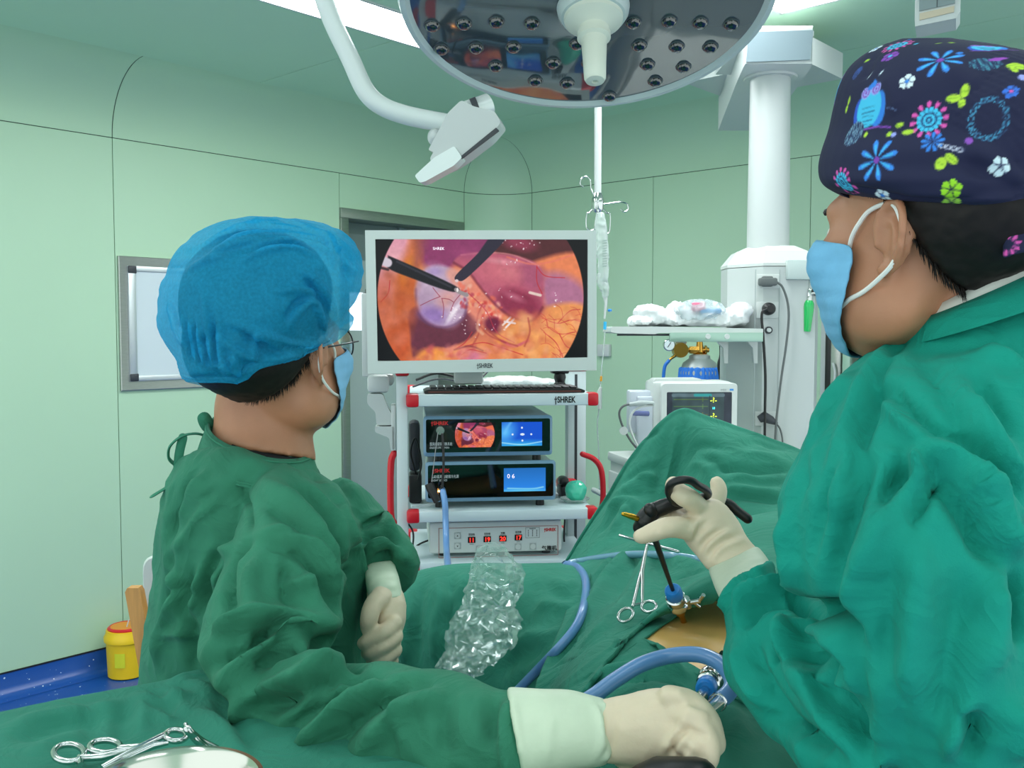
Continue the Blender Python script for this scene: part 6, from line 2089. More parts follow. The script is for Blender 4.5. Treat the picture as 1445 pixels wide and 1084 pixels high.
class Head:
    def __init__(s, c, yaw, pitch, roll=0.0, k=1.0):
        yaw, pitch, roll = map(math.radians, (yaw, pitch, roll))
        f = A([math.sin(yaw) * math.cos(pitch), math.cos(yaw) * math.cos(pitch), math.sin(pitch)])
        r = unit(np.cross(f, (0, 0, 1)))
        u = np.cross(r, f)
        s.r, s.u = math.cos(roll) * r + math.sin(roll) * u, math.cos(roll) * u - math.sin(roll) * r
        s.f, s.c, s.k = f, A(c), k
        s.fr = Fr(s.c, ux=s.r, uz=s.u)

    def __call__(s, p):
        p = A(p, float) * s.k
        return s.c + p[..., 0:1] * s.r + p[..., 1:2] * s.f + p[..., 2:3] * s.u


def ear(mb, h, s):
    """outer ear: a cupped plate with a rolled rim and a lobe; s = -1 left, 1 right"""
    def e(y, z, out=0.0):           # tilted outwards and backwards
        return h(A([s * (.0745 + out + max(0, -y) * .55), -.010 + y, z]))
    rim = [(.012, -.006, .002), (.014, .012, .003), (.008, .026, .004), (-.004, .032, .005), (-.016, .027, .006), (-.021, .014, .006), (-.020, -.002, .005), (-.014, -.015, .003), (-.006, -.024, .001), (.004, -.029, .0), (.010, -.026, .0)]
    mb.tube(spline([e(*q) for q in rim], 5), [.0042] * 51, 10, round_ends=True)
    mb.ball(e(.003, -.025, .0), (.0052, .0075, .008), 12, 10, h.fr)
    mb.tube([e(.010, .014, .001), e(-.004, .016, .002), e(-.010, .004, .003), e(-.006, -.010, .002)], [.003, .0034, .0034, .003], 8, round_ends=True)
    mb.ball(e(-.004, .002, -.004), (.006, .015, .026), 14, 12, h.fr)
    mb.ball(e(.012, -.004, .001), (.004, .004, .006), 10, 8, h.fr)


def head_parts(h, mb):
    me_v = h(HV)
    mb.add(me_v, HF)
    ear(mb, h, -1)
    ear(mb, h, 1)


def face_children(h, parent, brows=True):
    for s in (-1, 1):
        o = MB().ball(h(A([s * .031, .0805, .008])), .0112 * h.k, 16, 12).build('eye', m_eyew, parent)
        MB().ball(h(A([s * .031, .0876, .008])), (.0052, .0048, .0052), 14, 10, h.fr).build('iris', m_iris, o)
        if brows:
            MB().tube(spline([h(A([s * x, y, z])) for x, y, z in ((.014, .098, .026), (.028, .098, .031), (.046, .086, .027))], 4), [.0022, .003, .003, .0032, .0035, .0032, .003, .0022, .0015], 8).build('eyebrow', m_hair, parent)


def hair_shell(h, region, parent, off=.008, name='hair', strands=0, m=None, back=0.0):
    """hair as a skin-following layer with a soft lower edge; region(p) > 0 where hair grows"""
    g = np.clip(region(HV) / .012, 0, 1)
    keep = [f for f in HF if max(g[i] for i in f) > 0]
    nz = A([noise.noise(Vector(p) * 160) for p in HV])
    top = np.clip((HV[:, 2] - .05) / .06, 0, 1) * .016
    V = HO + HD * (HR + (off + top + back * np.clip((-HV[:, 1] - .02) / .06, 0, 1) * np.clip((.045 - HV[:, 2]) / .05, 0, 1) + .0015 * nz) * g ** .5 - .0015 * (1 - g))[:, None]
    mb = MB()
    used = sorted({i for f in keep for i in f})
    mp = {i: k for k, i in enumerate(used)}
    mb.add(h(V[used]), [tuple(mp[i] for i in f) for f in keep])
    if strands:
        edge = [i for i in used if 0.02 < g[i] < .98]
        r = random.Random(5)
        for _ in range(strands):
            i = r.choice(edge)
            p = HV[i] + HD[i] * .002
            d = A([r.gauss(0, .15), -.25 + r.gauss(0, .1), -1.0]) + HD[i] * .25
            L = r.uniform(.006, .016)
            q = h(A([p, p + unit(d) * L * .5, p + unit(d) * L + HD[i] * .001]))
            mb.tube(list(q), [.0006, .0005, .0001], 4)
    return mb.build(name, m or m_hair, parent, 180)


def shell(h, region, off, name, m, parent, pleat=None):
    g = np.clip(region(HV) / .006, 0, 1)
    keep = [f for f in HF if min(g[i] for i in f) > 0]
    # smooth radius so that the layer bridges hollows (mask over nose and mouth)
    V = HV.copy()
    used = sorted({i for f in keep for i in f})
    mp = {i: k for k, i in enumerate(used)}
    D = off(HV)
    V = HO + HD * (HR + D)[:, None]
    V = V[used]
    Fs = [tuple(mp[i] for i in f) for f in keep]
    E = A([(f[a], f[b]) for f in Fs for a, b in ((0, 1), (1, 2), (2, 0))])
    wgt = np.clip((region(HV[used]) - .004) / .012, 0, 1)
    cnt = {}
    for f in Fs:
        for a, b in ((0, 1), (1, 2), (2, 0)):
            k = (min(f[a], f[b]), max(f[a], f[b]))
            cnt[k] = cnt.get(k, 0) + 1
    BE = A([k for k, n in cnt.items() if n == 1])
    isb = np.zeros(len(V))
    isb[BE.ravel()] = 1
    for _ in range(25):                      # even out the cut edge
        V = lap(V, BE, .5, isb)
    wgt = wgt * (1 - isb)
    for _ in range(3):
        V = lap(V, E, .5, 1 - isb)
    for _ in range(14):
        V = lap(V, E, .5, wgt)
    if pleat:
        N = V - HO
        N /= np.linalg.norm(N, axis=1)[:, None]
        V = V + N * pleat(V)[:, None]
    o = link(name, to_mesh(name, h(V), Fs), m, parent, 180)
    return solid(o, .0015)


def compact(V, Fs):
    used = sorted({i for f in Fs for i in f})
    mp = {i: k for k, i in enumerate(used)}
    return V[used], [tuple(mp[i] for i in f) for f in Fs]


def even_border(V, Fs, n=20):
    cnt = {}
    for f in Fs:
        for a in range(len(f)):
            k = (min(f[a], f[a - 1]), max(f[a], f[a - 1]))
            cnt[k] = cnt.get(k, 0) + 1
    BE = A([k for k, c in cnt.items() if c == 1])
    isb = np.zeros(len(V))
    isb[BE.ravel()] = 1
    for _ in range(n):
        V = lap(V, BE, .5, isb)
    E = A(list(cnt.keys()))
    for _ in range(2):
        V = lap(V, E, .4, 1 - isb)
    return V


def cloth(name, mb, m, parent, voxel, strokes, gain=1.0, smooth=4, rid=.0, rsc=9, stretch=(1, 1, 1), seed=1.0, after=1, keep=None, wk=1.0):
    V, Fs, E = remesh(mb, voxel, smooth)
    if rid:
        V = ridged(V, Fs, rid, rsc, stretch, seed)
    # folds drawn in groups so that later ones are found on the already folded cloth
    if rid:
        V = ridged(V, Fs, rid * .45, rsc * 2.3, (1, .6, .8), seed + 9, 3)
    V = folds(V, Fs, [(q[0], q[1] * wk, *q[2:]) for q in strokes], gain=gain)
    for _ in range(after):
        V = lap(V, E, .3)
    if keep is not None:
        ok = keep(V)
        Fs = [f for f in Fs if all(ok[i] for i in f)]
    return link(name, to_mesh(name, V, Fs), m, parent, 180)


def shrink(secs, k=.84, dh=.8):
    out = []
    for (a, b, Y, hd) in secs:
        cx_, cy_ = (a[0] + b[0]) / 2, (a[1] + b[1]) / 2
        out.append(((cx_ + (a[0] - cx_) * k, cy_ + (a[1] - cy_) * k), (cx_ + (b[0] - cx_) * k, cy_ + (b[1] - cy_) * k), Y, hd * dh))
    return out


def world_ring(c, rx, ry, ang, n=28):
    ca, sa = math.cos(ang), math.sin(ang)
    return [A([c[0] + rx * math.cos(t) * ca - ry * math.sin(t) * sa, c[1] + rx * math.cos(t) * sa + ry * math.sin(t) * ca, c[2]]) for t in np.linspace(0, 2 * math.pi, n, endpoint=False)]


def lower_body(mb, c, ang, z1, k=1.0):
    """hips, two legs and shoes down to the floor"""
    ca, sa = math.cos(ang), math.sin(ang)
    g = lambda x, y, z: A([c[0] + x * ca - y * sa, c[1] + x * sa + y * ca, z])
    mb.loft([world_ring((c[0], c[1], z1 + .05), .15 * k, .105 * k, ang), world_ring((c[0], c[1], .92), .165 * k, .12 * k, ang), world_ring((c[0], c[1], .84), .15 * k, .11 * k, ang)])
    for s in (-1, 1):
        mb.tube([g(s * .085, 0, .90), g(s * .095, .01, .70), g(s * .10, .012, .48), g(s * .10, -.005, .30), g(s * .10, -.01, .09)], [.083, .075, .056, .052, .038], 16)
        mb.tube([g(s * .10, -.05, .04), g(s * .105, .06, .035), g(s * .112, .15, .03)], [.038, .042, .032], 14, flat=.8, round_ends=True)


def gown_skirt(mb, c0, ang, z0, z1, rx, ry):
    rings = []
    for k in np.linspace(0, 1, 6):
        rings.append(world_ring((c0[0], c0[1], z0 + (z1 - z0) * k), rx * (1 + .12 * k), ry * (1 + .15 * k), ang))
    mb.loft(rings)


def fingers(mb, chains, Y0=0.0, fn=P, k=5):
    for ch in chains:
        q = spline([A(list(fn(c[0], c[1], c[2])) + [c[3]]) for c in ch], k)
        mb.tube([r[:3] for r in q], [float(r[3]) for r in q], 14, round_ends=True)


# ================================================================== the man in the blue bouffant cap
man = thing('person', 'person in a blue bouffant cap and green gown turned to the large monitor', 'person', (-.34, 1.36, 0))
hL = Head(P(452, 510, 1.262), 22, 8, 0, 1.05)
hL.c = hL.c - hL.r * .078 * hL.k + hL.f * .012 * hL.k
hL.fr.o = hL.c
torso = [((306, 624), (436, 662), 1.35, .085), ((284, 636), (450, 672), 1.35, .11), ((258, 652), (480, 690), 1.36, .125), ((240, 700), (496, 722), 1.37, .145), ((229, 760), (511, 775), 1.38, .15),
         ((224, 830), (517, 845), 1.38, .15), ((212, 900), (518, 915), 1.38, .15), ((205, 955), (522, 965), 1.38, .15), ((196, 1040), (528, 1050), 1.38, .155)]
arm_u = [((395, 650), (482, 705), 1.30, .05), ((362, 680), (492, 745), 1.25, .075), ((338, 740), (490, 790), 1.215, .085), ((312, 815), (484, 845), 1.18, .088), ((290, 890), (465, 915), 1.14, .09), ((290, 945), (420, 985), 1.10, .085), ((330, 1000), (400, 1040), 1.07, .06)]
fore = [((322, 930), (345, 1050), 1.12, .05), ((360, 905), (375, 1115), 1.09, .075), ((430, 905), (440, 1140), 1.05, .08), ((500, 935), (510, 1150), 1.02, .08), ((580, 946), (590, 1145), .985, .075), ((650, 955), (660, 1130), .955, .068), ((700, 975), (712, 1105), .93, .06), ((733, 986), (742, 1092), .918, .052)]
armf = [(462, 712, 1.44, .05), (495, 745, 1.47, .056), (523, 778, 1.47, .054), (540, 790, 1.41, .052), (541, 802, 1.385, .050), (542, 812, 1.37, .045)]

body = MB()
head_parts(hL, body)
nk0 = hL(A([0, -.035, -.02]))
body.loft(ssec([((322, 520), (430, 545), 1.345, .05), ((306, 560), (440, 580), 1.345, .056), ((303, 600), (441, 618), 1.345, .06), ((298, 625), (446, 650), 1.35, .075)], 4))
body.loft(ssec(shrink(torso, .74, .72), 3))
hipc = (P(362, 1040, 1.38)[0], 1.38)
lower_body(body, hipc, -.6, P(362, 1040, 1.38)[2])
pc_, pr_ = limb([(420, 730, 1.29, .04), (400, 800, 1.21, .042), (370, 910, 1.13, .04), (420, 1010, 1.06, .04), (560, 1040, 1.0, .032), (720, 1035, .935, .021), (850, 1030, .905, .019)], 4)
body.tube(pc_, pr_, 16)
pc_, pr_ = limb([(470, 745, 1.43, .034), (505, 770, 1.47, .022), (530, 795, 1.46, .022), (541, 830, 1.39, .020), (542, 870, 1.32, .023)], 4)
body.tube(pc_, pr_, 16)
# hands inside the gloves
HAND_R = dict(palm=[((846, 990), (845, 1074), .905, .022), ((890, 980), (880, 1078), .90, .024), ((925, 972), (915, 1086), .895, .026), ((955, 978), (945, 1092), .89, .026)],
              fing=[[(945, 985, .885, .0120), (975, 993, .88, .0120), (1000, 1018, .87, .0110), (1011, 1052, .862, .0095)],
                    [(950, 1005, .88, .0120), (985, 1022, .865, .0120), (1001, 1055, .855, .0110), (990, 1092, .85, .010)],
                    [(946, 1030, .88, .0118), (976, 1052, .862, .0118), (986, 1088, .85, .0105), (968, 1118, .85, .009)],
                    [(936, 1055, .885, .0105), (960, 1078, .868, .0105), (966, 1108, .86, .0095), (950, 1128, .86, .008)],
                    [(880, 1062, .91, .0145), (915, 1092, .90, .013), (950, 1108, .885, .011), (985, 1108, .875, .0095)]])
HAND_L = dict(palm=[((517, 830), (562, 825), 1.325, .020), ((518, 848), (572, 845), 1.31, .024), ((526, 868), (573, 872), 1.30, .026), ((530, 890), (567, 895), 1.295, .026), ((530, 912), (565, 915), 1.295, .024), ((533, 932), (560, 936), 1.298, .018)],
              fing=[[(556, 880, 1.275, .0115), (541, 893, 1.262, .0115), (522, 903, 1.262, .0105), (513, 908, 1.27, .009)],
                    [(558, 898, 1.275, .0115), (542, 911, 1.262, .0115), (526, 920, 1.265, .0105), (518, 922, 1.28, .009)],
                    [(557, 917, 1.278, .0112), (543, 928, 1.266, .011), (531, 935, 1.27, .0095), (524, 936, 1.285, .0085)],
                    [(553, 933, 1.284, .010), (543, 942, 1.275, .0095), (535, 947, 1.28, .0085), (530, 945, 1.292, .0075)],
                    [(538, 842, 1.29, .015), (527, 855, 1.27, .0135), (521, 872, 1.262, .0125), (519, 886, 1.265, .0105)]])


def hand(mb, H_, k=1.0):
    mb.loft(ssec(H_['palm'] if k == 1 else shrink(H_['palm'], k, k), 4, 20))
    fingers(mb, [[(a, b, c, r * k) for a, b, c, r in ch] for ch in H_['fing']])


hand(body, HAND_R, .70)
hand(body, HAND_L, .74)
V, Fs, E = remesh(body, .0042, 2)
link('body', to_mesh('body', V, Fs), m_skin, man, 180)
face_children(hL, man)
hair_shell(hL, lambda p: np.where(p[:, 1] > .045, p[:, 2] - .085, np.where(p[:, 1] > -.02, p[:, 2] - .012 - (p[:, 1] + .02) * 1.0, p[:, 2] + np.minimum(.060, -.012 + (-.02 - p[:, 1]) * 1.9))), man, .014, strands=1400, back=.018)

# gown
Z8 = lambda pts: [(130 + x / 2.068, 560 + y / 2.068) for x, y in pts]
gown = MB()
gown.loft(ssec(torso, 4))
gown_skirt(gown, hipc, -.6, P(362, 1040, 1.38)[2] + .06, .34, .205, .15)
gown.loft(ssec(arm_u, 4))
gown.loft(ssec(fore, 4))
pc_, pr_ = limb(armf, 4)
gown.tube(pc_, pr_, 20)
a, d = .013, .009
gst = [
    (Z8([(420, 225), (330, 300), (270, 400), (230, 490)]), .016, .009), (Z8([(390, 250), (300, 330), (240, 440)]), .010, -.008), (Z8([(300, 240), (250, 330), (215, 440)]), .012, -.008), (Z8([(345, 215), (285, 290), (245, 370)]), .010, .007),
    (Z8([(432, 250), (455, 320), (465, 395)]), .005, -.005), (Z8([(640, 205), (710, 330), (765, 470), (780, 570)]), .012, .009), (Z8([(610, 235), (690, 360), (740, 480), (765, 600)]), .009, -.008), (Z8([(560, 225), (660, 330), (715, 440), (745, 560)]), .010, -.007),
    (Z8([(500, 240), (600, 320), (680, 420), (720, 520)]), .012, .008), (Z8([(470, 290), (570, 360), (650, 440)]), .009, -.006), (Z8([(590, 215), (680, 320), (740, 430), (765, 520)]), .010, .006),
    (Z8([(400, 440), (335, 520), (322, 620), (328, 740), (322, 790)]), .012, -.014), (Z8([(420, 430), (370, 500), (352, 590), (362, 680)]), .012, .010), (Z8([(470, 410), (410, 480), (395, 570), (410, 640)]), .010, -.009),
    (Z8([(480, 405), (560, 395), (640, 430), (690, 520), (712, 620)]), .010, .010), (Z8([(520, 430), (620, 470), (680, 560), (700, 640)]), .010, -.009), (Z8([(500, 402), (560, 400), (630, 405)]), .005, -.005),
    (Z8([(480, 470), (460, 560), (480, 640)]), .012, .008), (Z8([(570, 480), (560, 560), (590, 630)]), .010, -.008), (Z8([(620, 500), (640, 580), (660, 650)]), .010, .007), (Z8([(560, 530), (600, 545), (640, 530)]), .008, .006),
    (Z8([(325, 760), (420, 665), (540, 640), (680, 655), (770, 650)]), .014, .014), (Z8([(335, 790), (420, 745), (500, 700), (560, 652)]), .011, -.013), (Z8([(345, 720), (430, 690), (520, 670), (610, 660)]), .010, -.008),
    (Z8([(365, 850), (470, 735), (600, 690), (740, 690), (805, 760), (830, 830)]), .014, .014), (Z8([(450, 810), (530, 745), (650, 715), (740, 735), (790, 800)]), .012, -.013), (Z8([(400, 800), (470, 720), (550, 660)]), .008, -.008),
    (Z8([(460, 905), (560, 885), (660, 830), (780, 765)]), .013, -.014), (Z8([(430, 880), (540, 850), (660, 790), (770, 745)]), .013, .011), (Z8([(570, 900), (680, 800), (780, 785)]), .012, .010),
    (Z8([(370, 860), (400, 960), (470, 1060)]), .012, -.008), (Z8([(420, 850), (450, 960), (520, 1070)]), .012, .008), (Z8([(540, 1010), (640, 910), (760, 850), (830, 840)]), .013, -.011), (Z8([(580, 1060), (680, 950), (800, 860), (930, 815)]), .014, .012),
    (Z8([(680, 1070), (760, 945), (880, 870), (1000, 850)]), .012, -.010), (Z8([(760, 1070), (850, 960), (960, 890), (1060, 880)]), .014, .009), (Z8([(510, 1040), (560, 1055), (600, 1040)]), .008, -.008),
    (Z8([(215, 480), (240, 580), (205, 700), (190, 800)]), .012, .008), (Z8([(300, 480), (270, 580), (290, 700), (300, 800)]), .012, -.009), (Z8([(200, 590), (260, 560), (310, 600)]), .009, -.006), (Z8([(210, 700), (260, 690), (310, 720)]), .009, .006),
    (Z8([(350, 470), (300, 560), (270, 680)]), .012, .007), (Z8([(250, 420), (220, 520), (195, 640)]), .010, -.006),
    (Z8([(770, 370), (830, 350), (890, 400)]), .010, .009), (Z8([(780, 420), (850, 400), (900, 440)]), .010, -.010), (Z8([(790, 460), (860, 430), (920, 480)]), .010, .009), (Z8([(850, 500), (870, 450), (910, 460)]), .008, -.008), (Z8([(820, 480), (850, 460), (870, 500)]), .008, -.007),
    ([(720, 985), (712, 1020), (716, 1070), (724, 1095)], .008, .006), ([(700, 975), (690, 1010), (692, 1060)], .010, -.008), ([(590, 950), (570, 1000), (580, 1070)], .014, .006), ([(640, 965), (622, 1010), (630, 1080)], .012, -.006), ([(470, 935), (520, 960), (600, 960)], .010, -.007),
]
gob = cloth('gown', gown, m_green, man, .0048, gst, 2.1, 3, .007, 13, (1, 1, .5), 2.0, 1, wk=.78)
# collar band and undershirt
cb0, cb1 = P(297, 606, 1.345), P(439, 652, 1.345)


def neck_ring(c0, c1, depth, dip, up=0.0, n=40):
    c, hx_ = (c0 + c1) / 2, (c1 - c0) / 2
    v = unit(c - CAM)
    v = unit(v - np.dot(v, unit(hx_)) * unit(hx_))
    return [c + math.cos(t) * hx_ + math.sin(t) * (v * depth + A([0, 0, dip])) + A([0, 0, up]) for t in np.linspace(0, 2 * math.pi, n, endpoint=False)]


r0 = neck_ring(P(280, 636, 1.345), P(450, 676, 1.345), .120, .030, -.004)
r1 = neck_ring(P(286, 619, 1.345), P(445, 664, 1.345), .107, .030)
r2 = neck_ring(P(296, 602, 1.345), P(438, 648, 1.345), .086, .028, .010)
r3 = neck_ring(P(299, 603, 1.345), P(436, 649, 1.345), .081, .028, .008)
r4 = neck_ring(P(298, 630, 1.345), P(438, 668, 1.345), .088, .028)
MB().loft([r0, r1, r2, r3, r4], False, False).build('collar', m_green, gob, 180)
sm_ = MB()
for a_, b_, k in ((r0, r1, .25), (r1, r2, .8)):
    sm_.tube([p * (1 - k) + q * k for p, q in zip(a_, b_)], .0018, 6, closed=True)
sm_.build('collar_seam', m_green, gob, 180)
u0_ = neck_ring(P(306, 612, 1.345), P(438, 650, 1.345), .076, .026, -.008)
u1_ = neck_ring(P(310, 602, 1.345), P(434, 640, 1.345), .071, .024, .002)
MB().loft([u0_, u1_, neck_ring(P(316, 604, 1.345), P(434, 640, 1.345), .060, .014, -.002)], False).build('undershirt', m_shirt, man, 180)
# the tied tapes at the back of the neck
tb = MB()
for pts_ in ([(296, 612, 1.35), (288, 604, 1.34), (284, 592, 1.33), (290, 588, 1.33), (297, 598, 1.335)], [(294, 616, 1.34), (276, 612, 1.32), (256, 616, 1.31), (240, 630, 1.31), (238, 646, 1.31), (246, 655, 1.315)], [(258, 618, 1.31), (253, 640, 1.31), (250, 670, 1.31), (246, 700, 1.32)], [(244, 684, 1.31), (232, 690, 1.305), (217, 699, 1.30)]):
    tb.tube(pspline(pts_, 6), .0065, 8, flat=.28, round_ends=True)
tb.build('neck_tapes', m_green, gob, 60)

# gloves
gl = MB()
hand(gl, HAND_R)
V, Fs, E = remesh(gl, .0026, 3)
V = folds(V, Fs, [([(1004, 1012), (985, 1008), (965, 1000)], .005, .004), ([(1002, 1040), (984, 1036), (966, 1026)], .004, -.003), ([(996, 1072), (980, 1066), (960, 1052)], .004, -.003), ([(930, 985), (948, 978), (966, 986)], .007, .004), ([(935, 1062), (950, 1040), (966, 1020)], .004, .005), ([(950, 1075), (962, 1050), (978, 1032)], .004, .003), ([(942, 1068), (957, 1045), (972, 1026)], .003, -.003), ([(960, 975), (968, 1000), (964, 1030)], .006, .003), ([(968, 1072), (980, 1050), (990, 1040)], .004, .0025), ([(868, 985), (866, 1030), (860, 1072)], .004, -.002)])
V = ridged(V, Fs, .0012, 40, (1, 1, 1), 3)
link('glove', to_mesh('glove', V, Fs), m_glove, man, 180)
cu = MB().loft(ssec([((716, 976), (738, 1100), .915, .050), ((726, 975), (748, 1098), .913, .048), ((765, 977), (770, 1090), .910, .042), ((805, 977), (812, 1082), .908, .036), ((836, 984), (842, 1078), .906, .030), ((856, 989), (858, 1074), .905, .026)], 4))
V, Fs, E = remesh(cu, .003, 3)
V = folds(V, Fs, [([(835, 984), (848, 1010), (850, 1045), (838, 1075)], .004, .004), ([(848, 988), (860, 1015), (861, 1050), (852, 1074)], .004, .0035), ([(841, 986), (854, 1014), (855, 1048)], .003, -.003), ([(780, 1000), (776, 1040), (772, 1080)], .005, .002), ([(722, 980), (730, 1030), (742, 1090)], .004, .004)])
V = ripple(V, Fs, .002, 22)
link('glove_cuff', to_mesh('glove_cuff', V, Fs), m_cuff, man, 180)
gl = MB()
hand(gl, HAND_L)
V, Fs, E = remesh(gl, .0026, 2)
V = ridged(V, Fs, .0012, 40, (1, 1, 1), 5)
link('glove', to_mesh('glove', V, Fs), m_glove, man, 180)
V, Fs, E = remesh(MB().loft(ssec([((518, 795), (558, 790), 1.385, .028), ((516, 806), (558, 800), 1.36, .032), ((516, 818), (562, 812), 1.335, .032), ((519, 838), (566, 830), 1.32, .030), ((521, 848), (570, 843), 1.312, .028)], 4)), .003, 2)
V = folds(V, Fs, [([(518, 842), (535, 832), (566, 826)], .004, .004), ([(518, 828), (538, 818), (562, 818)], .004, -.002)])
link('glove_cuff', to_mesh('glove_cuff', V, Fs), m_cuff, man, 180)

# bouffant cap: thin see-through cloth over the hair
m_cap = bpy.data.materials.new('blue_nonwoven')
m_cap.use_nodes = True
nt = m_cap.node_tree
b = nt.nodes['Principled BSDF']
b.inputs['Base Color'].default_value = lin((10, 172, 222))
b.inputs['Roughness'].default_value = .75
out = nt.nodes['Material Output']
tr = nt.nodes.new('ShaderNodeBsdfTransparent')
tr.inputs[0].default_value = (.62, .9, 1, 1)
tl = nt.nodes.new('ShaderNodeBsdfTranslucent')
tl.inputs[0].default_value = lin((20, 186, 232))
mx1, mx2 = nt.nodes.new('ShaderNodeMixShader'), nt.nodes.new('ShaderNodeMixShader')
mx1.inputs[0].default_value = .35
nt.links.new(b.outputs[0], mx1.inputs[1])
nt.links.new(tl.outputs[0], mx1.inputs[2])
tc, no = nt.nodes.new('ShaderNodeTexCoord'), nt.nodes.new('ShaderNodeTexNoise')
no.inputs['Scale'].default_value = 260
mr = nt.nodes.new('ShaderNodeMapRange')
mr.inputs['To Min'].default_value = .2
mr.inputs['To Max'].default_value = .58
nt.links.new(tc.outputs['Object'], no.inputs['Vector'])
nt.links.new(no.outputs['Fac'], mr.inputs['Value'])
nt.links.new(mr.outputs[0], mx2.inputs[0])
nt.links.new(mx1.outputs[0], mx2.inputs[1])
nt.links.new(tr.outputs[0], mx2.inputs[2])
nt.links.new(mx2.outputs[0], out.inputs[0])
MATS['cap'] = m_cap
ZK = lambda pts: [(180 + x / 2.71, 290 + y / 2.71) for x, y in pts]
k_ = lambda a, b, Y, hd: (ZK([a])[0], ZK([b])[0], Y, hd)
cap = MB().loft(ssec([k_((470, 45), (590, 48), 1.30, .03), k_((370, 66), (720, 66), 1.30, .095), k_((265, 122), (832, 112), 1.30, .128), k_((192, 215), (884, 190), 1.30, .145), k_((150, 330), (897, 270), 1.30, .15), k_((144, 420), (872, 350), 1.295, .15), k_((155, 490), (828, 428), 1.29, .144),
                      k_((196, 552), (765, 508), 1.285, .136), k_((232, 615), (690, 572), 1.275, .125), k_((258, 648), (560, 632), 1.27, .112), k_((330, 655), (480, 662), 1.265, .085)], 4, 40))
V, Fs, E = remesh(cap, .0036, 3)
wr = []
for q in ([(300, 140), (420, 90), (560, 75), (680, 90)], [(330, 170), (450, 110), (600, 100), (760, 130)], [(290, 200), (400, 150), (520, 120)], [(480, 150), (620, 130), (760, 170), (850, 220)], [(430, 220), (520, 170), (640, 160), (720, 190)], [(400, 90), (500, 60), (600, 62)],
          [(170, 400), (200, 480), (215, 540)], [(200, 420), (222, 520), (245, 600)], [(235, 430), (250, 530), (270, 620)], [(270, 440), (280, 540), (300, 640)], [(310, 450), (315, 550), (330, 640)], [(340, 380), (350, 480), (360, 600), (385, 650)], [(290, 330), (300, 430), (290, 520)], [(400, 560), (410, 620), (430, 655)],
          [(380, 440), (470, 480), (560, 530), (640, 580)], [(350, 500), (420, 560), (520, 600)], [(480, 590), (490, 530), (510, 490), (600, 520), (700, 540)], [(520, 590), (620, 580), (720, 530), (780, 480)], [(700, 250), (740, 330), (790, 410)], [(640, 230), (720, 290), (780, 360), (800, 430)], [(560, 330), (660, 320), (740, 340)],
          [(620, 470), (650, 410), (700, 370), (740, 380)], [(760, 130), (800, 200), (880, 260)], [(800, 120), (850, 190), (870, 270)], [(740, 90), (780, 160), (790, 240)], [(640, 60), (740, 110), (800, 180)], [(220, 260), (300, 210), (380, 190)], [(160, 330), (175, 440), (230, 560)], [(760, 490), (740, 420), (720, 380)], [(420, 620), (540, 640), (640, 600)], [(330, 610), (420, 640), (520, 650)]):
    wr.append((ZK(q), .0036, .0066))
for q in ([(315, 155), (435, 100), (580, 88), (720, 110)], [(460, 185), (570, 145), (690, 160)], [(185, 410), (210, 500), (230, 570)], [(218, 425), (236, 525), (258, 610)], [(253, 435), (265, 535), (285, 630)], [(290, 445), (298, 545), (315, 640)], [(330, 440), (335, 540), (345, 630)], [(420, 480), (510, 530), (590, 580)], [(500, 560), (600, 555), (700, 560)], [(680, 270), (730, 340), (770, 400)], [(780, 140), (820, 210), (850, 300)], [(600, 440), (640, 380), (690, 350)]):
    wr.append((ZK(q), .0045, -.006))
V = folds(V, Fs, wr)
V = ridged(V, Fs, .004, 26, (.8, .8, 1.6), 2.0, 3)
# it lies over the hair and is open underneath, where the head goes in
loc = np.c_[(V - hL.c) @ hL.r, (V - hL.c) @ hL.f, (V - hL.c) @ hL.u] / hL.k
rel = loc - HO
rad = np.linalg.norm(rel, axis=1)
D_ = rel / rad[:, None]
need = A([HR[kd.find(Vector(q))[1]] for q in D_])
need += .0245 + .016 * np.clip((loc[:, 2] - .05) / .06, 0, 1) + .018 * np.clip((-loc[:, 1] - .02) / .06, 0, 1) * np.clip((.045 - loc[:, 2]) / .05, 0, 1)
push = need - rad
deep = (push > .034) | ((loc[:, 2] < -.045) & (push > .0)) | ((loc[:, 1] > .02) & (loc[:, 2] < .012) & (push > -.004))
loc2 = HO + D_ * np.maximum(rad, need)[:, None]
V = hL(loc2)
V, Fs = compact(V, [f for f in Fs if not any(deep[i] for i in f)])
V = even_border(V, Fs, 30)
V = folds(V, Fs, [(q[0], q[1] * .9, q[2]) for q in wr], gain=.6)
link('bouffant_cap', to_mesh('bouffant_cap', V, Fs), m_cap, man, 180)

# mask with ear loops and the glasses
MASKR = lambda p: np.minimum(np.minimum(p[:, 1] - .022 - .45 * np.maximum(0, -p[:, 2] - .045), .004 - p[:, 2] + .12 * (p[:, 1] - .09)), np.minimum(p[:, 2] + .104, .078 - np.abs(p[:, 0])))
moff = lambda p: .004 + .004 * np.exp(-((p[:, 2] + .035) / .03) ** 2)
pleat = lambda V: .0012 * np.abs(np.sin((V[:, 2] + .02) * 210))
mk = shell(hL, MASKR, moff, 'face_mask', m_mask, man, pleat)


def loops(h, parent, m=m_strap, r=.0018):
    for s in (-1, 1):
        up_ = [(s * .066, .040, -.006), (s * .071, .034, .004), (s * .074, .026, .014), (s * .073, .016, .026), (s * .079, -.008, .031), (s * .090, -.026, .020), (s * .088, -.030, .000), (s * .084, -.020, -.020), (s * .080, -.004, -.034), (s * .076, .014, -.046), (s * .072, .032, -.054), (s * .064, .044, -.062)]
        MB().tube(spline([h(A(q)) for q in up_], 6), r, 8).build('ear_loop', m, parent)


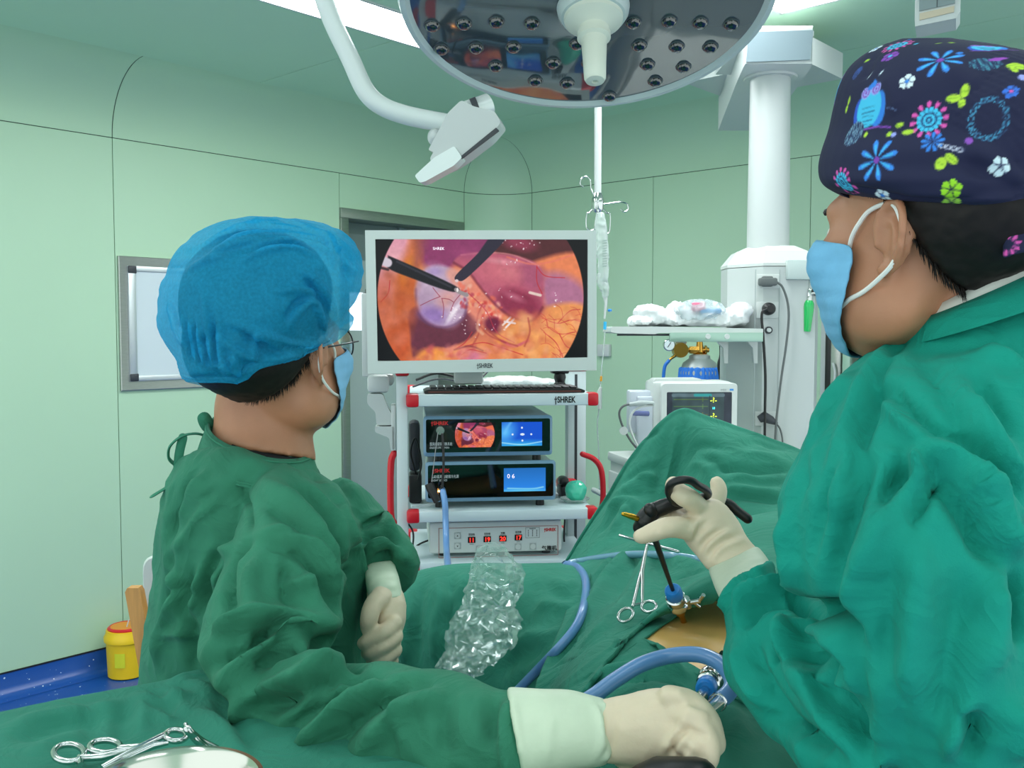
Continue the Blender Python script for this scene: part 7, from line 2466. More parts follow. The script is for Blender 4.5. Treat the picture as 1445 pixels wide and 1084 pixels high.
loops(hL, mk)
m_gframe = mat('thin_dark_metal', (44, 38, 44), .3, .7)
gm = MB()
for s in (-1, 1):
    cen = A([s * .034, .112, .004])
    pts_ = [hL(cen + A([.0235 * math.cos(t), -.010 * (math.cos(t) * s) ** 2 * (1 if math.cos(t) * s > 0 else 0), .0205 * math.sin(t)])) for t in np.linspace(0, 2 * math.pi, 30, endpoint=False)]
    gm.tube(pts_, .0011, 8, closed=True)
    gm.tube([hL(A([s * .0575, .102, .008])), hL(A([s * .071, .094, .010])), hL(A([s * .0755, .06, .012])), hL(A([s * .079, -.005, .016]))], .0011, 8)
gm.tube([hL(A([-.011, .113, .008])), hL(A([0, .116, .011])), hL(A([.011, .113, .008]))], .001, 8)
go = gm.build('glasses', m_gframe, man)
m_lensg = mat('spectacle_lens', (245, 250, 250), .02, trans=.9, alpha=.35, spec=.6)
for s in (-1, 1):
    cen = A([s * .034, .1115, .004])
    c_ = [hL(cen + A([.0225 * math.cos(t), -.010 * (math.cos(t) * s) ** 2 * (1 if math.cos(t) * s > 0 else 0), .0195 * math.sin(t)])) for t in np.linspace(0, 2 * math.pi, 30, endpoint=False)]
    MB().add(c_ + [hL(cen + A([0, .001, 0]))], [(i, (i + 1) % 30, 30) for i in range(30)]).build('lens', m_lensg, go, 180)
# ================================================================== the man in the patterned cap
man2 = thing('person', 'person in a dark blue patterned cap and bright green gown holding a black-gripped instrument', 'person', (.48, .88, 0))
hR = Head(P(1258, 338, .80), -33, 4, 0, .97)
hR.c = hR.c + hR.r * .078 * hR.k + hR.f * .012 * hR.k
hR.fr.o = hR.c
ZR = lambda pts: [(1000 + x / 1.585, 400 + y / 1.585) for x, y in pts]
ZH = lambda x, y, Y: P(820 + x / 4.169, 640 + y / 4.169, Y)
torso2 = [((1272, 470), (1520, 380), .87, .065), ((1240, 490), (1610, 420), .875, .10), ((1186, 545), (1680, 500), .89, .13), ((1150, 630), (1710, 620), .90, .15), ((1160, 760), (1700, 790), .91, .155), ((1200, 900), (1690, 950), .91, .155),
          ((1230, 1050), (1690, 1120), .91, .155), ((1235, 1160), (1700, 1220), .91, .155)]
upper2 = [((1236, 500), (1440, 500), .83, .07), ((1196, 545), (1450, 560), .80, .085), ((1154, 615), (1450, 650), .78, .095), ((1112, 706), (1445, 760), .76, .10), ((1132, 800), (1440, 870), .745, .10), ((1168, 890), (1425, 975), .735, .098), ((1196, 980), (1400, 1060), .73, .09), ((1225, 1065), (1360, 1125), .73, .06)]
fore2 = [((1021, 838), (1086, 802), .99, .034), ((1021, 870), (1102, 812), .965, .042), ((1026, 950), (1140, 838), .92, .055), ((1078, 1022), (1200, 860), .86, .07), ((1140, 1090), (1275, 905), .80, .08), ((1210, 1140), (1330, 960), .76, .08)]

body = MB()
head_parts(hR, body)
body.loft(ssec([((1290, 330), (1450, 300), .855, .052), ((1262, 405), (1445, 345), .86, .058), ((1266, 455), (1465, 380), .865, .062), ((1262, 490), (1500, 410), .87, .07)], 4))
body.loft(ssec(shrink(torso2, .72, .7), 3))
hip2 = (P(1465, 1170, .91)[0] + .07, .87)
zh2 = P(1465, 1170, .91)[2]
lower_body(body, hip2, .56, zh2)
pc_, pr_ = limb([(1330, 560, .86, .04), (1290, 720, .80, .042), (1290, 880, .765, .042), (1290, 1010, .76, .04), (1200, 970, .83, .034), (1110, 900, .94, .027), (1060, 848, 1.025, .021), (1042, 810, 1.078, .015), (1024, 782, 1.108, .013)], 4)
body.tube(pc_, pr_, 16)
pc_, pr_ = limb([(1600, 520, .95, .04), (1680, 720, .97, .042), (1690, 900, .98, .04), (1600, 980, 1.08, .036), (1480, 960, 1.16, .03)], 4)
body.tube(pc_, pr_, 16)
H2 = dict(palm=[((745, 690), (1050, 575), 1.085, .021), ((690, 615), (985, 500), 1.095, .022), ((620, 530), (930, 405), 1.105, .022), ((575, 450), (870, 325), 1.11, .021), ((585, 385), (815, 275), 1.115, .018), ((625, 335), (770, 262), 1.118, .013)],
          fing=[[(640, 450, 1.095, .0125), (540, 432, 1.085, .0125), (450, 452, 1.085, .0115), (380, 480, 1.09, .0105), (352, 488, 1.092, .0095)],
                [(690, 320, 1.105, .0125), (640, 272, 1.095, .0125), (580, 235, 1.095, .0120), (545, 195, 1.105, .0105), (541, 178, 1.108, .0095)],
                [(770, 330, 1.13, .0115), (800, 260, 1.14, .011), (808, 205, 1.145, .0105), (802, 178, 1.147, .0095)],
                [(690, 440, 1.12, .0115), (600, 410, 1.135, .0115), (520, 380, 1.145, .0105), (470, 370, 1.14, .0095)],
                [(730, 400, 1.13, .0105), (650, 365, 1.15, .010), (590, 345, 1.158, .0095), (540, 335, 1.15, .0085)]])


def hand2(mb, k=1.0):
    to = lambda q: (820 + q[0] / 4.169, 640 + q[1] / 4.169)
    secs = [(to(a), to(b), Y, hd) for a, b, Y, hd in H2['palm']]
    mb.loft(ssec(secs if k == 1 else shrink(secs, k, k), 4, 20))
    fingers(mb, [[(a, b, c, r * k) for a, b, c, r in ch] for ch in H2['fing']], fn=ZH)


hand2(body, .78)
body.ball(P(1450, 955, 1.19), (.04, .045, .02), 16, 10)
V, Fs, E = remesh(body, .0036, 1)
link('body', to_mesh('body', V, Fs), m_skin, man2, 180)
face_children(hR, man2)
hair_shell(hR, lambda p: np.where(p[:, 1] > .045, p[:, 2] - .075, np.where(p[:, 1] > -.012, p[:, 2] - .030 - (p[:, 1] + .012) * .6, p[:, 2] + np.minimum(.062, -.030 + (-.012 - p[:, 1]) * 2.4))), man2, .010, strands=900)

# gown with its big loose sleeve
gown = MB()
gown.loft(ssec(torso2, 4))
gown.loft(ssec(upper2, 4))
gown.loft(ssec(fore2, 4))
gown_skirt(gown, hip2, .56, zh2 + .06, .36, .20, .15)
pc_, pr_ = limb([(1600, 520, .95, .07), (1680, 720, .97, .075), (1690, 900, .98, .075), (1600, 990, 1.08, .06), (1500, 965, 1.15, .04)], 4)
gown.tube(pc_, pr_, 20)
gs2 = [
    (ZR([(470, 95), (390, 180), (340, 280), (300, 380), (255, 500), (230, 620)]), .007, -.006), (ZR([(430, 110), (355, 215), (310, 330), (270, 450)]), .010, .006), (ZR([(320, 190), (250, 320), (215, 450)]), .012, .006), (ZR([(290, 250), (230, 380), (195, 500)]), .009, -.005),
    (ZR([(360, 210), (370, 260), (345, 330), (330, 400)]), .008, -.008), (ZR([(375, 210), (430, 270), (490, 320), (520, 340)]), .009, -.008), (ZR([(385, 240), (440, 310), (500, 350)]), .009, .008), (ZR([(340, 300), (300, 420), (280, 540)]), .010, .006),
    (ZR([(440, 420), (520, 440), (580, 520), (620, 590), (695, 630)]), .010, -.010), (ZR([(470, 350), (540, 390), (610, 480), (665, 570), (704, 610)]), .012, .010), (ZR([(400, 375), (455, 395), (475, 430), (450, 470)]), .008, .009), (ZR([(420, 360), (440, 400), (400, 460), (380, 530)]), .007, -.009),
    (ZR([(480, 400), (500, 440), (470, 500), (460, 560)]), .007, -.008), (ZR([(455, 395), (480, 425), (520, 430)]), .006, .008), (ZR([(350, 390), (330, 480), (290, 600), (280, 700)]), .010, -.008), (ZR([(395, 450), (375, 560), (335, 660), (330, 760)]), .014, .009),
    (ZR([(470, 560), (450, 680), (455, 830), (470, 960)]), .018, .008), (ZR([(430, 600), (410, 720), (400, 860)]), .012, -.006), (ZR([(580, 640), (560, 760), (520, 900), (520, 1020)]), .014, -.006), (ZR([(640, 640), (640, 760), (600, 900)]), .016, .007),
    (ZR([(704, 640), (690, 700), (690, 760), (704, 800)]), .010, -.012), (ZR([(540, 220), (600, 300), (660, 400), (704, 480)]), .012, .008), (ZR([(590, 180), (650, 270), (704, 350)]), .010, -.008), (ZR([(470, 160), (540, 250), (580, 340)]), .010, -.006),
    (ZR([(620, 140), (680, 200), (704, 260)]), .010, .007), (ZR([(500, 330), (560, 340), (620, 400), (690, 500)]), .009, -.007), (ZR([(560, 420), (640, 480), (704, 540)]), .009, .006),
    (ZR([(185, 690), (230, 735), (300, 745), (340, 800)]), .010, -.016), (ZR([(175, 500), (190, 600), (205, 690), (220, 730)]), .010, .008), (ZR([(60, 760), (100, 705), (150, 690), (205, 690)]), .008, .012), (ZR([(80, 770), (120, 720), (190, 715)]), .008, -.008),
    (ZR([(135, 860), (185, 765), (250, 740), (300, 760)]), .008, -.012), (ZR([(175, 860), (200, 790), (260, 760), (320, 790)]), .009, .010), (ZR([(190, 770), (205, 860), (260, 960), (330, 1050)]), .011, .010), (ZR([(225, 760), (280, 860), (330, 960), (360, 1060)]), .010, -.011),
    (ZR([(260, 770), (320, 830), (350, 920)]), .010, .008), (ZR([(200, 850), (260, 830), (330, 840)]), .008, -.006), (ZR([(215, 900), (280, 880), (340, 900)]), .008, .006), (ZR([(60, 800), (80, 880), (130, 950)]), .010, .006), (ZR([(100, 780), (110, 860), (170, 960), (240, 1040)]), .010, -.007),
    (ZR([(120, 960), (200, 1000), (300, 1060)]), .010, -.007), (ZR([(560, 950), (600, 1010), (570, 1080)]), .010, -.012), (ZR([(590, 930), (560, 990), (540, 1070)]), .009, .008), (ZR([(660, 930), (690, 990), (704, 1060)]), .012, .008), (ZR([(35, 720), (60, 680), (135, 640)]), .006, .005, 1.0), (ZR([(370, 820), (400, 940), (380, 1060)]), .014, .006),
]
gob2 = cloth('gown', gown, m_green2, man2, .0042, gs2, 2.0, 3, .007, 13, (1, 1, .5), 7.0, 1, wk=.8)
r0 = neck_ring(P(1258, 482, .865), P(1545, 376, .865), .105, .010, -.006)
r1 = neck_ring(P(1262, 470, .865), P(1520, 366, .865), .090, .010)
r2 = neck_ring(P(1266, 463, .865), P(1505, 352, .865), .080, .008, .002)
r3 = neck_ring(P(1270, 468, .865), P(1500, 360, .865), .076, .008, .0)
MB().loft([r0, r1, r2, r3], False).build('collar', m_green2, gob2, 180)
w0 = neck_ring(P(1270, 470, .865), P(1500, 358, .865), .075, .006, .0)
w1 = neck_ring(P(1272, 458, .865), P(1490, 342, .865), .070, .004, .003)
w2 = neck_ring(P(1278, 464, .865), P(1484, 350, .865), .064, .004, .002)
MB().loft([w0, w1, w2], False).build('white_collar', mat('white_cotton', (222, 226, 220), .85), man2, 180)

# glove and its long cuff
gl = MB()
hand2(gl)
V, Fs, E = remesh(gl, .0026, 3)
zh = lambda pts: [(820 + x / 4.169, 640 + y / 4.169) for x, y in pts]
V = folds(V, Fs, [(zh([(660, 560), (720, 480), (800, 430)]), .004, .003), (zh([(690, 580), (750, 500), (850, 440)]), .004, -.003), (zh([(710, 600), (780, 510), (890, 450)]), .004, .0035), (zh([(740, 630), (810, 540), (940, 480)]), .004, -.003), (zh([(760, 650), (830, 555), (970, 500)]), .004, .003),
                 (zh([(640, 480), (670, 420), (720, 370)]), .004, .0025), (zh([(660, 520), (700, 450), (760, 390)]), .004, -.002), (zh([(400, 440), (440, 430), (450, 480)]), .003, -.0015)])
V = ridged(V, Fs, .0012, 38, (1, 1, 1), 8)
link('glove', to_mesh('glove', V, Fs), m_glove, man2, 180)
to = lambda q: (820 + q[0] / 4.169, 640 + q[1] / 4.169)
cu = MB().loft(ssec([(to((742, 672)), to((1035, 545)), 1.085, .024), (to((752, 720)), to((1075, 590)), 1.07, .028), (to((790, 800)), to((1120, 660)), 1.04, .032), (to((835, 890)), to((1140, 740)), 1.01, .033), (to((880, 960)), to((1170, 800)), .985, .032)], 4))
V, Fs, E = remesh(cu, .003, 3)
V = folds(V, Fs, [(zh([(748, 680), (820, 600), (930, 550), (1030, 550)]), .004, .003), (zh([(900, 700), (1000, 640), (1080, 620)]), .006, .0015)])
V = ripple(V, Fs, .0018, 24, seed=3)
link('glove_cuff', to_mesh('glove_cuff', V, Fs), mat('grey_green_cuff', (190, 200, 180), .55, var=.05, vscale=30, bump=.25, bscale=160), man2, 180)
link('glove', MB().ball(P(1450, 955, 1.19), (.045, .05, .024), 20, 14).mesh(), m_glove, man2, 180)

# face mask
MASK2 = lambda p: np.minimum(np.minimum(p[:, 1] - .024 - .45 * np.maximum(0, -p[:, 2] - .045), .004 - p[:, 2] + .12 * (p[:, 1] - .09)), np.minimum(p[:, 2] + .106, .078 - np.abs(p[:, 0])))
mk = shell(hR, MASK2, lambda p: .006 + .006 * np.exp(-((p[:, 2] + .04) / .03) ** 2), 'face_mask', m_mask2, man2, pleat)
loops(hR, mk, m_strap, .0021)

# patterned cap: shaped cloth whose own colour carries the print
ZK2 = lambda x, y: (1120 + x / 3.012, 40 + y / 3.012)
k2 = lambda a, b, Y, hd: (ZK2(*a), ZK2(*b), Y, hd)
cap = MB().loft(ssec([k2((480, 42), (640, 40), .85, .03), k2((372, 84), (860, 78), .85, .07), k2((282, 150), (985, 140), .85, .095), k2((228, 235), (1075, 225), .85, .108), k2((202, 330), (1140, 325), .85, .114), k2((178, 430), (1185, 420), .85, .116), k2((146, 520), (1195, 510), .845, .116),
                      k2((131, 590), (1180, 585), .845, .114), k2((142, 650), (1130, 640), .84, .110), k2((190, 690), (1070, 690), .84, .106), k2((300, 732), (960, 728), .835, .10), k2((430, 752), (820, 756), .835, .09)], 5, 48))
V, Fs, E = remesh(cap, .00145, 3)
cst = [(q, w_, h_) for q, w_, h_ in (
    ([ZK2(*p) for p in ((880, 270), (900, 380), (920, 470), (979, 560))], .006, -.006), ([ZK2(*p) for p in ((900, 260), (930, 380), (960, 470), (1000, 540))], .006, .006), ([ZK2(*p) for p in ((760, 500), (850, 570), (930, 620), (1000, 640))], .007, .004), ([ZK2(*p) for p in ((700, 560), (820, 620), (960, 660))], .007, -.004),
    ([ZK2(*p) for p in ((200, 660), (320, 690), (480, 720), (700, 728), (880, 700))], .004, -.003), ([ZK2(*p) for p in ((420, 690), (600, 700), (760, 690))], .006, .003), ([ZK2(*p) for p in ((640, 150), (720, 210), (800, 250))], .009, .003), ([ZK2(*p) for p in ((390, 170), (420, 280), (440, 370))], .009, .003), ([ZK2(*p) for p in ((350, 90), (320, 160), (300, 220))], .006, -.003))]
V = folds(V, Fs, cst)
# the cloth lies over the hair all round the head
loc = np.c_[(V - hR.c) @ hR.r, (V - hR.c) @ hR.f, (V - hR.c) @ hR.u] / hR.k
rel = loc - HO
rad = np.linalg.norm(rel, axis=1)
D_ = rel / rad[:, None]
need = A([HR[kd.find(Vector(q))[1]] for q in D_]) + .015 + .016 * np.clip((loc[:, 2] - .05) / .06, 0, 1)
gap_ = need - rad
ok_ = (gap_ > 0) & (gap_ < .045) & (loc[:, 2] > .012) & (loc[:, 1] < .05)
V = np.where(ok_[:, None], hR(HO + D_ * need[:, None]), V)
for _ in range(6):
    V = lap(V, E, .4, ok_ * 1.0)
loc = np.c_[(V - hR.c) @ hR.r, (V - hR.c) @ hR.f, (V - hR.c) @ hR.u] / hR.k
C = np.zeros_like(V) + A([16, 22, 58])
CBVH = BVHTree.FromPolygons([tuple(p) for p in V], Fs)
MM = 1 / 3.012 * .745 / F


def local(c, u, r):
    """cloth points near c in the cloth's own plane (x to the right, y up), in metres"""
    d = np.linalg.norm(V - c, axis=1)
    idx = np.where(d < r * 1.3)[0]
    n = unit(c - CAPC)
    if abs(n[2]) < .8:
        b = unit(UPV - np.dot(UPV, n) * n)
        t = np.cross(b, n)
    else:
        t = unit(u - np.dot(u, n) * n)
        b = np.cross(n, t)
    q = V[idx] - c
    return idx, q @ t, q @ b


CAPC = hR(A([0, -.01, .05]))


def pput(idx, m, col):
    m = np.clip(m, 0, 1)[:, None]
    C[idx] = C[idx] * (1 - m) + A(col, float) * m


def petals(c, u, R, n, col, w=.34, r0=.15, rot=0.0, tip=1.0, col2=None):
    idx, x, y = local(c, u, R)
    a, r = np.arctan2(y, x) - rot, np.hypot(x, y)
    da = np.abs((a * n / (2 * math.pi)) % 1 - .5) * 2          # 0 at petal middle .. 1 between
    da = 1 - da
    da = np.abs(((a * n / (2 * math.pi) + .5) % 1) - .5) * 2
    t = (r - r0 * R) / (R - r0 * R)
    tc_ = np.clip(t, 0, 1)
    prof = np.sqrt(tc_ * (1 - tc_ ** (1.5 * tip))) * 1.6
    lim = w * prof * (2 * math.pi / n)
    m = np.clip((lim - da * math.pi / n) * r / .0012 + .5, 0, 1) * ((t > 0) & (t < 1))
    pput(idx, m, col)
    if col2 is not None:
        m2 = np.clip((lim * .35 - da * math.pi / n) * r / .0012 + .5, 0, 1) * ((t > .15) & (t < .75))
        pput(idx, m2, col2)


def disc(c, u, cx_, cy_, rx, ry, col, rot=0.0, ring=0.0, k=1.0):
    idx, x, y = local(c, u, math.hypot(cx_, cy_) + max(rx, ry))
    x, y = x - cx_, y - cy_
    ca, sa = math.cos(rot), math.sin(rot)
    r = np.hypot((x * ca + y * sa) / rx, (-x * sa + y * ca) / ry)
    s = min(rx, ry)
    if ring:
        m = np.clip((ring / 2 - np.abs(r - 1) * s) / .0010 + .5, 0, 1)
    else:
        m = np.clip((1 - r) * s / .0010 + .5, 0, 1)
    pput(idx, m * k, col)


def pline(c, u, pts, w_, col):
    R = max(math.hypot(*p) for p in pts) + w_
    idx, x, y = local(c, u, R)
    d = np.full(len(idx), 9.0)
    for (x1, y1), (x2, y2) in zip(pts[:-1], pts[1:]):
        dx, dy = x2 - x1, y2 - y1
        t = np.clip(((x - x1) * dx + (y - y1) * dy) / max(dx * dx + dy * dy, 1e-12), 0, 1)
        d = np.minimum(d, np.hypot(x - x1 - t * dx, y - y1 - t * dy))
    pput(idx, np.clip((w_ / 2 - d) / .0009 + .5, 0, 1), col)


CY_, BL, DB, PK, PU, LM, WH, TE, LV = (62, 186, 226), (44, 124, 216), (40, 84, 190), (216, 84, 170), (126, 62, 170), (176, 214, 60), (214, 232, 240), (70, 150, 170), (150, 160, 230)


def star(c, u, R, rot=.2):
    petals(c, u, R, 8, (52, 132, 222), .27, .08, rot, .9, CY_)
    disc(c, u, 0, 0, R * .15, R * .15, PU)


def wflower(c, u, R, n=5, col=WH, mid=BL, rot=.3):
    petals(c, u, R, n, col, .42, .12, rot, 2.2)
    if mid:
        disc(c, u, 0, 0, R * .26, R * .26, mid)


def sun(c, u, R):
    petals(c, u, R, 12, PK, .26, .62, 0, 1.6)
    petals(c, u, R * .66, 14, CY_, .42, .3, 0, 3)
    disc(c, u, 0, 0, R * .44, R * .44, CY_)
    disc(c, u, 0, 0, R * .36, R * .36, (18, 40, 90), 0, R * .08)
    disc(c, u, 0, 0, R * .17, R * .17, (20, 50, 100))
    disc(c, u, 0, 0, R * .08, R * .08, CY_)


def leaves(c, u, lv):
    for x, y, rx, ry, rot in lv:
        disc(c, u, x * MM, -y * MM, rx * MM, ry * MM, LM, -rot)
        pline(c, u, [(x * MM - rx * MM * math.cos(rot) * .8, -y * MM + rx * MM * math.sin(rot) * .8), (x * MM + rx * MM * math.cos(rot) * .8, -y * MM - rx * MM * math.sin(rot) * .8)], .0006, (120, 170, 40))


def bird(c, u, s=1.0, flat=1.0):
    k = MM * s
    disc(c, u, -38 * k, -6 * k * flat, 34 * k, 58 * k * flat, DB, .15)
    disc(c, u, 44 * k, -8 * k * flat, 32 * k, 56 * k * flat, BL, -.1)
    disc(c, u, 0, 6 * k * flat, 56 * k, 66 * k * flat, CY_, .0)
    for i in range(5):
        pline(c, u, [((-34 + 4 * i) * k, (8 - 14 * i) * k * flat), ((30 - 3 * i) * k, (4 - 14 * i) * k * flat)], 2.5 * k, (24, 90, 130))
    for sx in (-1, 1):
        disc(c, u, sx * 24 * k, 62 * k * flat, 24 * k, 20 * k * flat, LV)
        disc(c, u, sx * 24 * k, 62 * k * flat, 15 * k, 13 * k * flat, PU, 0, 4 * k)
        disc(c, u, sx * 24 * k, 62 * k * flat, 5 * k, 5 * k * flat, PU)
    pline(c, u, [(-70 * k, -56 * k * flat), (-20 * k, -64 * k * flat), (50 * k, -66 * k * flat), (100 * k, -74 * k * flat)], 6 * k, PU)


def scribble(c, u, rx, ry, col):
    disc(c, u, 0, 0, rx, ry, (20, 40, 80))
    r = random.Random(4)
    for i in range(11):
        x = (-.9 + 1.8 * i / 10) * rx
        h = ry * math.sqrt(max(0, 1 - (x / rx) ** 2))
        pline(c, u, [(x, h), (x + rx * .1 * r.uniform(-1, 1), 0), (x + rx * .08 * r.uniform(-1, 1), -h)], rx * .06, col)


def beads(c, u, rx, ry, n=17):
    for i in range(n):
        t = 2 * math.pi * i / n
        disc(c, u, rx * math.cos(t), ry * math.sin(t) * (1 if math.sin(t) < 0 else 1.05) , rx * .15, rx * .15, (80, 180, 220), 0, rx * .05)


def atpx(x, y):
    h = CBVH.ray_cast(Vector(CAM), Vector(ray(*ZK2(x, y))).normalized())
    return A(h[0]) if h[0] is not None else None


def draw(x, y, fn, *a, **k):
    c = atpx(x, y)
    if c is not None:
        fn(c, RGT, *a, **k)


draw(352, 560, star, 98 * MM)
draw(622, 135, star, 100 * MM, .35)
draw(482, 225, wflower, 36 * MM)
draw(378, 712, wflower, 34 * MM)
draw(575, 390, sun, 80 * MM)
draw(207, 655, sun, 70 * MM)
draw(440, 72, sun, 72 * MM)
draw(410, 118, wflower, 42 * MM, 5, PU, CY_)
draw(705, 290, leaves, [(-22, 2, 30, 17, .2), (20, -18, 17, 28, .2), (8, 30, 15, 17, 0)])
draw(645, 565, leaves, [(-18, 8, 22, 28, .5), (22, -8, 30, 17, .75)])
draw(940, 165, leaves, [(0, -18, 28, 16, -.1), (24, 2, 17, 22, .5), (-8, 12, 14, 24, -.2)])
draw(230, 325, leaves, [(4, -16, 9, 20, .1), (-4, 18, 11, 16, 0)])
draw(312, 137, leaves, [(0, 0, 16, 8, -.2)])
draw(668, 60, leaves, [(-50, -10, 14, 5, 0), (0, -4, 14, 5, 0), (0, 12, 14, 5, 0)])
draw(670, 685, wflower, 42 * MM, 6, (150, 214, 40), None)
draw(670, 742, wflower, 36 * MM, 5, (150, 200, 70), None)
draw(880, 585, wflower, 40 * MM, 5, (200, 224, 232), None, .9)
draw(830, 385, beads, 66 * MM, 78 * MM)
draw(318, 345, bird, 1.32)
draw(335, 243, disc, 0, 0, 28 * MM, 14 * MM, BL, .4)
draw(345, 232, disc, 0, 0, 9 * MM, 20 * MM, BL, .4)
draw(258, 450, scribble, 54 * MM, 60 * MM, (140, 180, 200))
draw(306, 452, leaves, [(0, 0, 10, 14, 0)])
draw(450, 411, leaves, [(0, 0, 19, 11, -.1)])
draw(485, 441, leaves, [(0, 0, 26, 13, .1)])
draw(406, 450, leaves, [(0, 0, 14, 12, 0)])
draw(425, 452, disc, 0, 0, 12 * MM, 12 * MM, LV)
draw(590, 482, petals, 48 * MM, 9, BL, .34, .1, .1, 1.4)
draw(668, 508, lambda c, u: [disc(c, u, (i - 1.5) * 22 * MM, -(i - 1.5) * 8 * MM, 13 * MM, 8 * MM, (190, 196, 214), -.4, 4 * MM) for i in range(4)])
draw(745, 478, disc, 0, 0, 16 * MM, 16 * MM, (136, 74, 178))
draw(925, 267, wflower, 30 * MM, 5, (52, 110, 210), PK)
draw(975, 207, disc, 0, 0, 18 * MM, 18 * MM, LV)
draw(820, 84, bird, 1.15, .55)
draw(815, 150, scribble, 66 * MM, 44 * MM, TE)
draw(868, 132, disc, 0, 0, 40 * MM, 14 * MM, (150, 70, 180))
draw(270, 188, scribble, 24 * MM, 34 * MM, (60, 100, 190))
draw(372, 188, disc, 0, 0, 6 * MM, 14 * MM, WH, -.5)
draw(325, 200, disc, 0, 0, 5 * MM, 18 * MM, WH, -.3)
draw(420, 340, pline, [(-30 * MM, 10 * MM), (0, 0), (16 * MM, -10 * MM)], 4 * MM, (90, 110, 150))
draw(520, 66, disc, 0, 0, 13 * MM, 8 * MM, CY_, .3)
draw(490, 48, disc, 0, 0, 14 * MM, 6 * MM, BL)
draw(705, 105, disc, 0, 0, 15 * MM, 12 * MM, BL)
# the same print carries on round the sides that face away
r = random.Random(11)
n_out = unit(hR.c - CAM)
placed = []
for _ in range(400):
    i = r.randrange(len(V))
    nrm = unit(V[i] - CAPC)
    if np.dot(nrm, n_out) < .05 or any(np.linalg.norm(V[i] - p) < .034 for p in placed):
        continue
    if loc[i][2] < .012 and loc[i][1] > -.02:
        continue
    placed.append(V[i])
    u = unit(np.cross(nrm, (0, 0, 1)))
    kx = len(placed) % 7
    [lambda: star(V[i], u, 88 * MM, r.random()), lambda: sun(V[i], u, 74 * MM), lambda: wflower(V[i], u, 36 * MM), lambda: leaves(V[i], u, [(-22, 2, 30, 17, .2), (20, -18, 17, 28, .2)]), lambda: bird(V[i], u, .9), lambda: beads(V[i], u, 60 * MM, 70 * MM), lambda: wflower(V[i], u, 42 * MM, 6, (150, 214, 40), None)][kx]()


def printed(name, V, Fs, C, parent):
    me = to_mesh(name, V, Fs)
    at = me.color_attributes.new('Col', 'FLOAT_COLOR', 'POINT')
    c = np.ones((len(V), 4), np.float32)
    c[:, :3] = to_lin(C)
    at.data.foreach_set('color', c.ravel())
    return link(name, me, attr_mat('printed_cotton', .85), parent, 180)


inside = head_sdf(loc) < -.012
Fs2 = [f for f in Fs if not any(inside[i] for i in f)]
cp_ = printed('patterned_cap', V, Fs2, C, man2)
# hanging tie at the back of the cap
tie = MB().loft(ssec([((1424, 282), (1480, 270), .765, .006), ((1418, 300), (1490, 290), .76, .008), ((1416, 335), (1488, 330), .758, .008), ((1415, 360), (1470, 350), .758, .006), ((1416, 365), (1440, 356), .758, .003)], 5, 24))
V, Fs, E = remesh(tie, .0016, 1)
C = np.zeros_like(V) + A([16, 22, 58])
CAPC = V.mean(0) + A([0, .2, 0])
for (x, y, fn) in ((1441, 305, lambda c: petals(c, RGT, 40 * MM * 1.1, 7, CY_, .36, .1, .4, 1.2)), (1424, 345, lambda c: petals(c, RGT, 48 * MM, 10, PK, .3, .4, .2, 1.6)), (1470, 335, lambda c: wflower(c, RGT, 34 * MM))):
    fn(P(x, y, .752))
printed('cap_tie', V, Fs, C, man2)

# ------------------------------------------------------------------ the instruments they hold
t = thing('grasper', 'black ring-handled laparoscopic instrument held in the far gloved hand', 'surgical instrument', ZH(400, 380, 1.13))
hb = MB()
hb.tube(spline([ZH(352, 432, 1.135), ZH(380, 400, 1.135), ZH(410, 350, 1.135), ZH(470, 320, 1.135), ZH(540, 295, 1.135), ZH(600, 275, 1.135)], 5), [.010, .012, .013, .0135, .014, .0145, .014, .0135, .013, .012, .0115, .011, .0105, .010, .010, .010, .010, .0095, .0095, .009, .009, .009, .009, .009, .009, .009], 16, round_ends=True)
hb.tube([ZH(405, 330, 1.128), ZH(412, 345, 1.128)], .008, 14, round_ends=True)
hb.build('handle_body', m_black, t)
rg_ = MB()
loop = [(560, 290), (522, 245), (518, 200), (545, 168), (600, 155), (650, 162), (690, 190), (735, 215), (745, 245), (700, 262), (640, 285)]
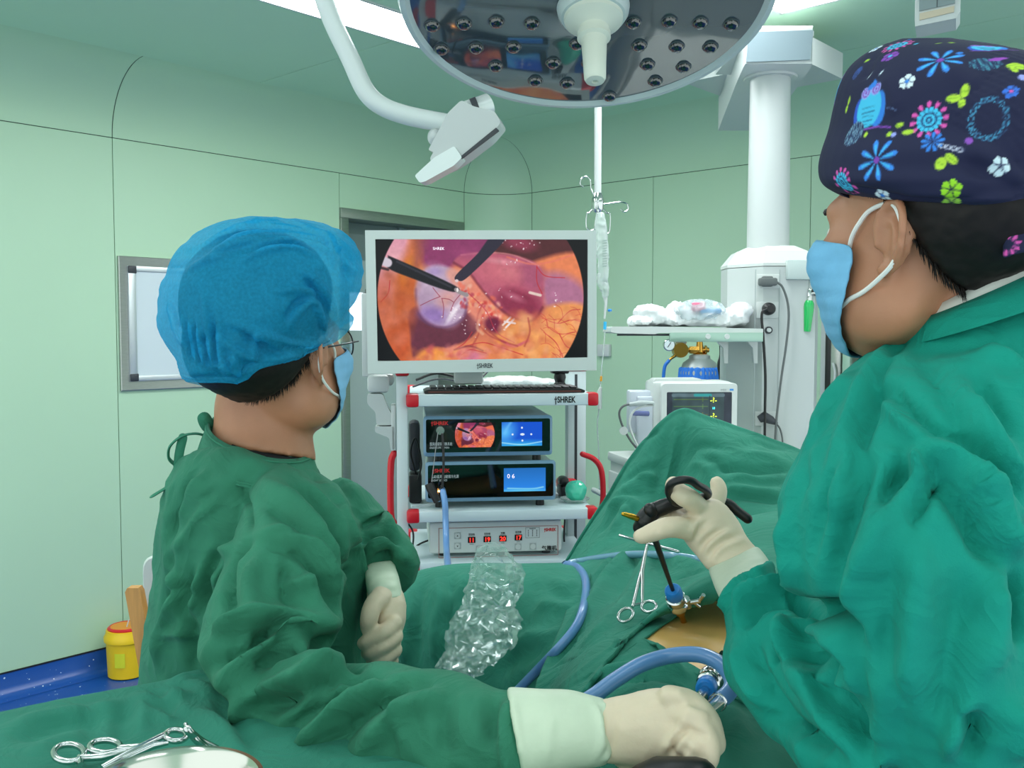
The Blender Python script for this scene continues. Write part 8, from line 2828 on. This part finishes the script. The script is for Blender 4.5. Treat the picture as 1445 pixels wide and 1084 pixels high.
rg_.tube(spline([ZH(x, y, Yq) for (x, y), Yq in zip(loop, (1.112, 1.098, 1.086, 1.080, 1.078, 1.080, 1.086, 1.096, 1.108, 1.114, 1.116))], 6, True), .0048, 12, closed=True)
rg_.build('finger_ring', m_black, t)
lv = MB()
lv.tube(spline([ZH(600, 290, 1.135), ZH(720, 320, 1.15), ZH(850, 290, 1.155), ZH(920, 340, 1.15), ZH(980, 385, 1.145)], 5), .006, 12, round_ends=True)
lv.build('rear_handle', m_black, t)
MB().tube([ZH(248, 356, 1.12), ZH(300, 372, 1.125), ZH(352, 392, 1.13)], [.0026, .0038, .0032], 12, round_ends=True).build('gold_connector', mat('gold_metal', (214, 170, 60), .25, 1.0), t)
ws = b1 + unit(t1 - b1) * .03
sh_ = MB().tube([ZH(395, 420, 1.135), ZH(440, 520, 1.15), t1, b1 - unit(t1 - b1) * .05], [.006, .0042, .0026, .0026], 14)
sh_.build('shaft', mat('dark_shaft', (46, 44, 42), .3, .5), t)

t = thing('endoscope', 'steel endoscope with a light post in the near trocar with the blue ring', 'endoscope', t2)
ax2 = unit(t2 - b2)
MB().tube([b2 - ax2 * .05, t2, t2 + ax2 * .012], .005, 16).build('tube', m_chrome, t)
MB().tube([t2 + ax2 * .010, P(976, 1002, .893)], [.0065, .007], 16).build('ocular', m_chrome, t)
lp = P(1012, 992, .965)
MB().tube([P(994, 1008, .90), lp], [.0062, .0085], 16).lathe([(.009, 0), (.010, .004), (.009, .010)], lp, unit(lp - P(994, 1008, .90)), 18).build('light_post', m_chrome, t)
t = thing('scope_camera', 'black camera head with white marks under the near gloved hand', 'camera', P(950, 1090, .83))
HFr = Fr(P(946, 1096, .825), ang=.1)
MB().tube([P(905, 1105, .86), P(930, 1100, .845), P(985, 1098, .83)], [.016, .020, .018], 20, round_ends=True).build('body', m_black, t)
mk_ = MB()
for x, z, w_ in ((-.014, .004, .006), (-.004, .008, .007), (.007, .006, .006), (.002, -.001, .005)):
    mk_.prism(rpoly([(x - w_, z - .004), (x + w_, z - .004), (x + w_, z + .004), (x - w_, z + .004)], .003), HFr, -.0125, -.0105)
mk_.build('white_marks', m_white, t, 0)
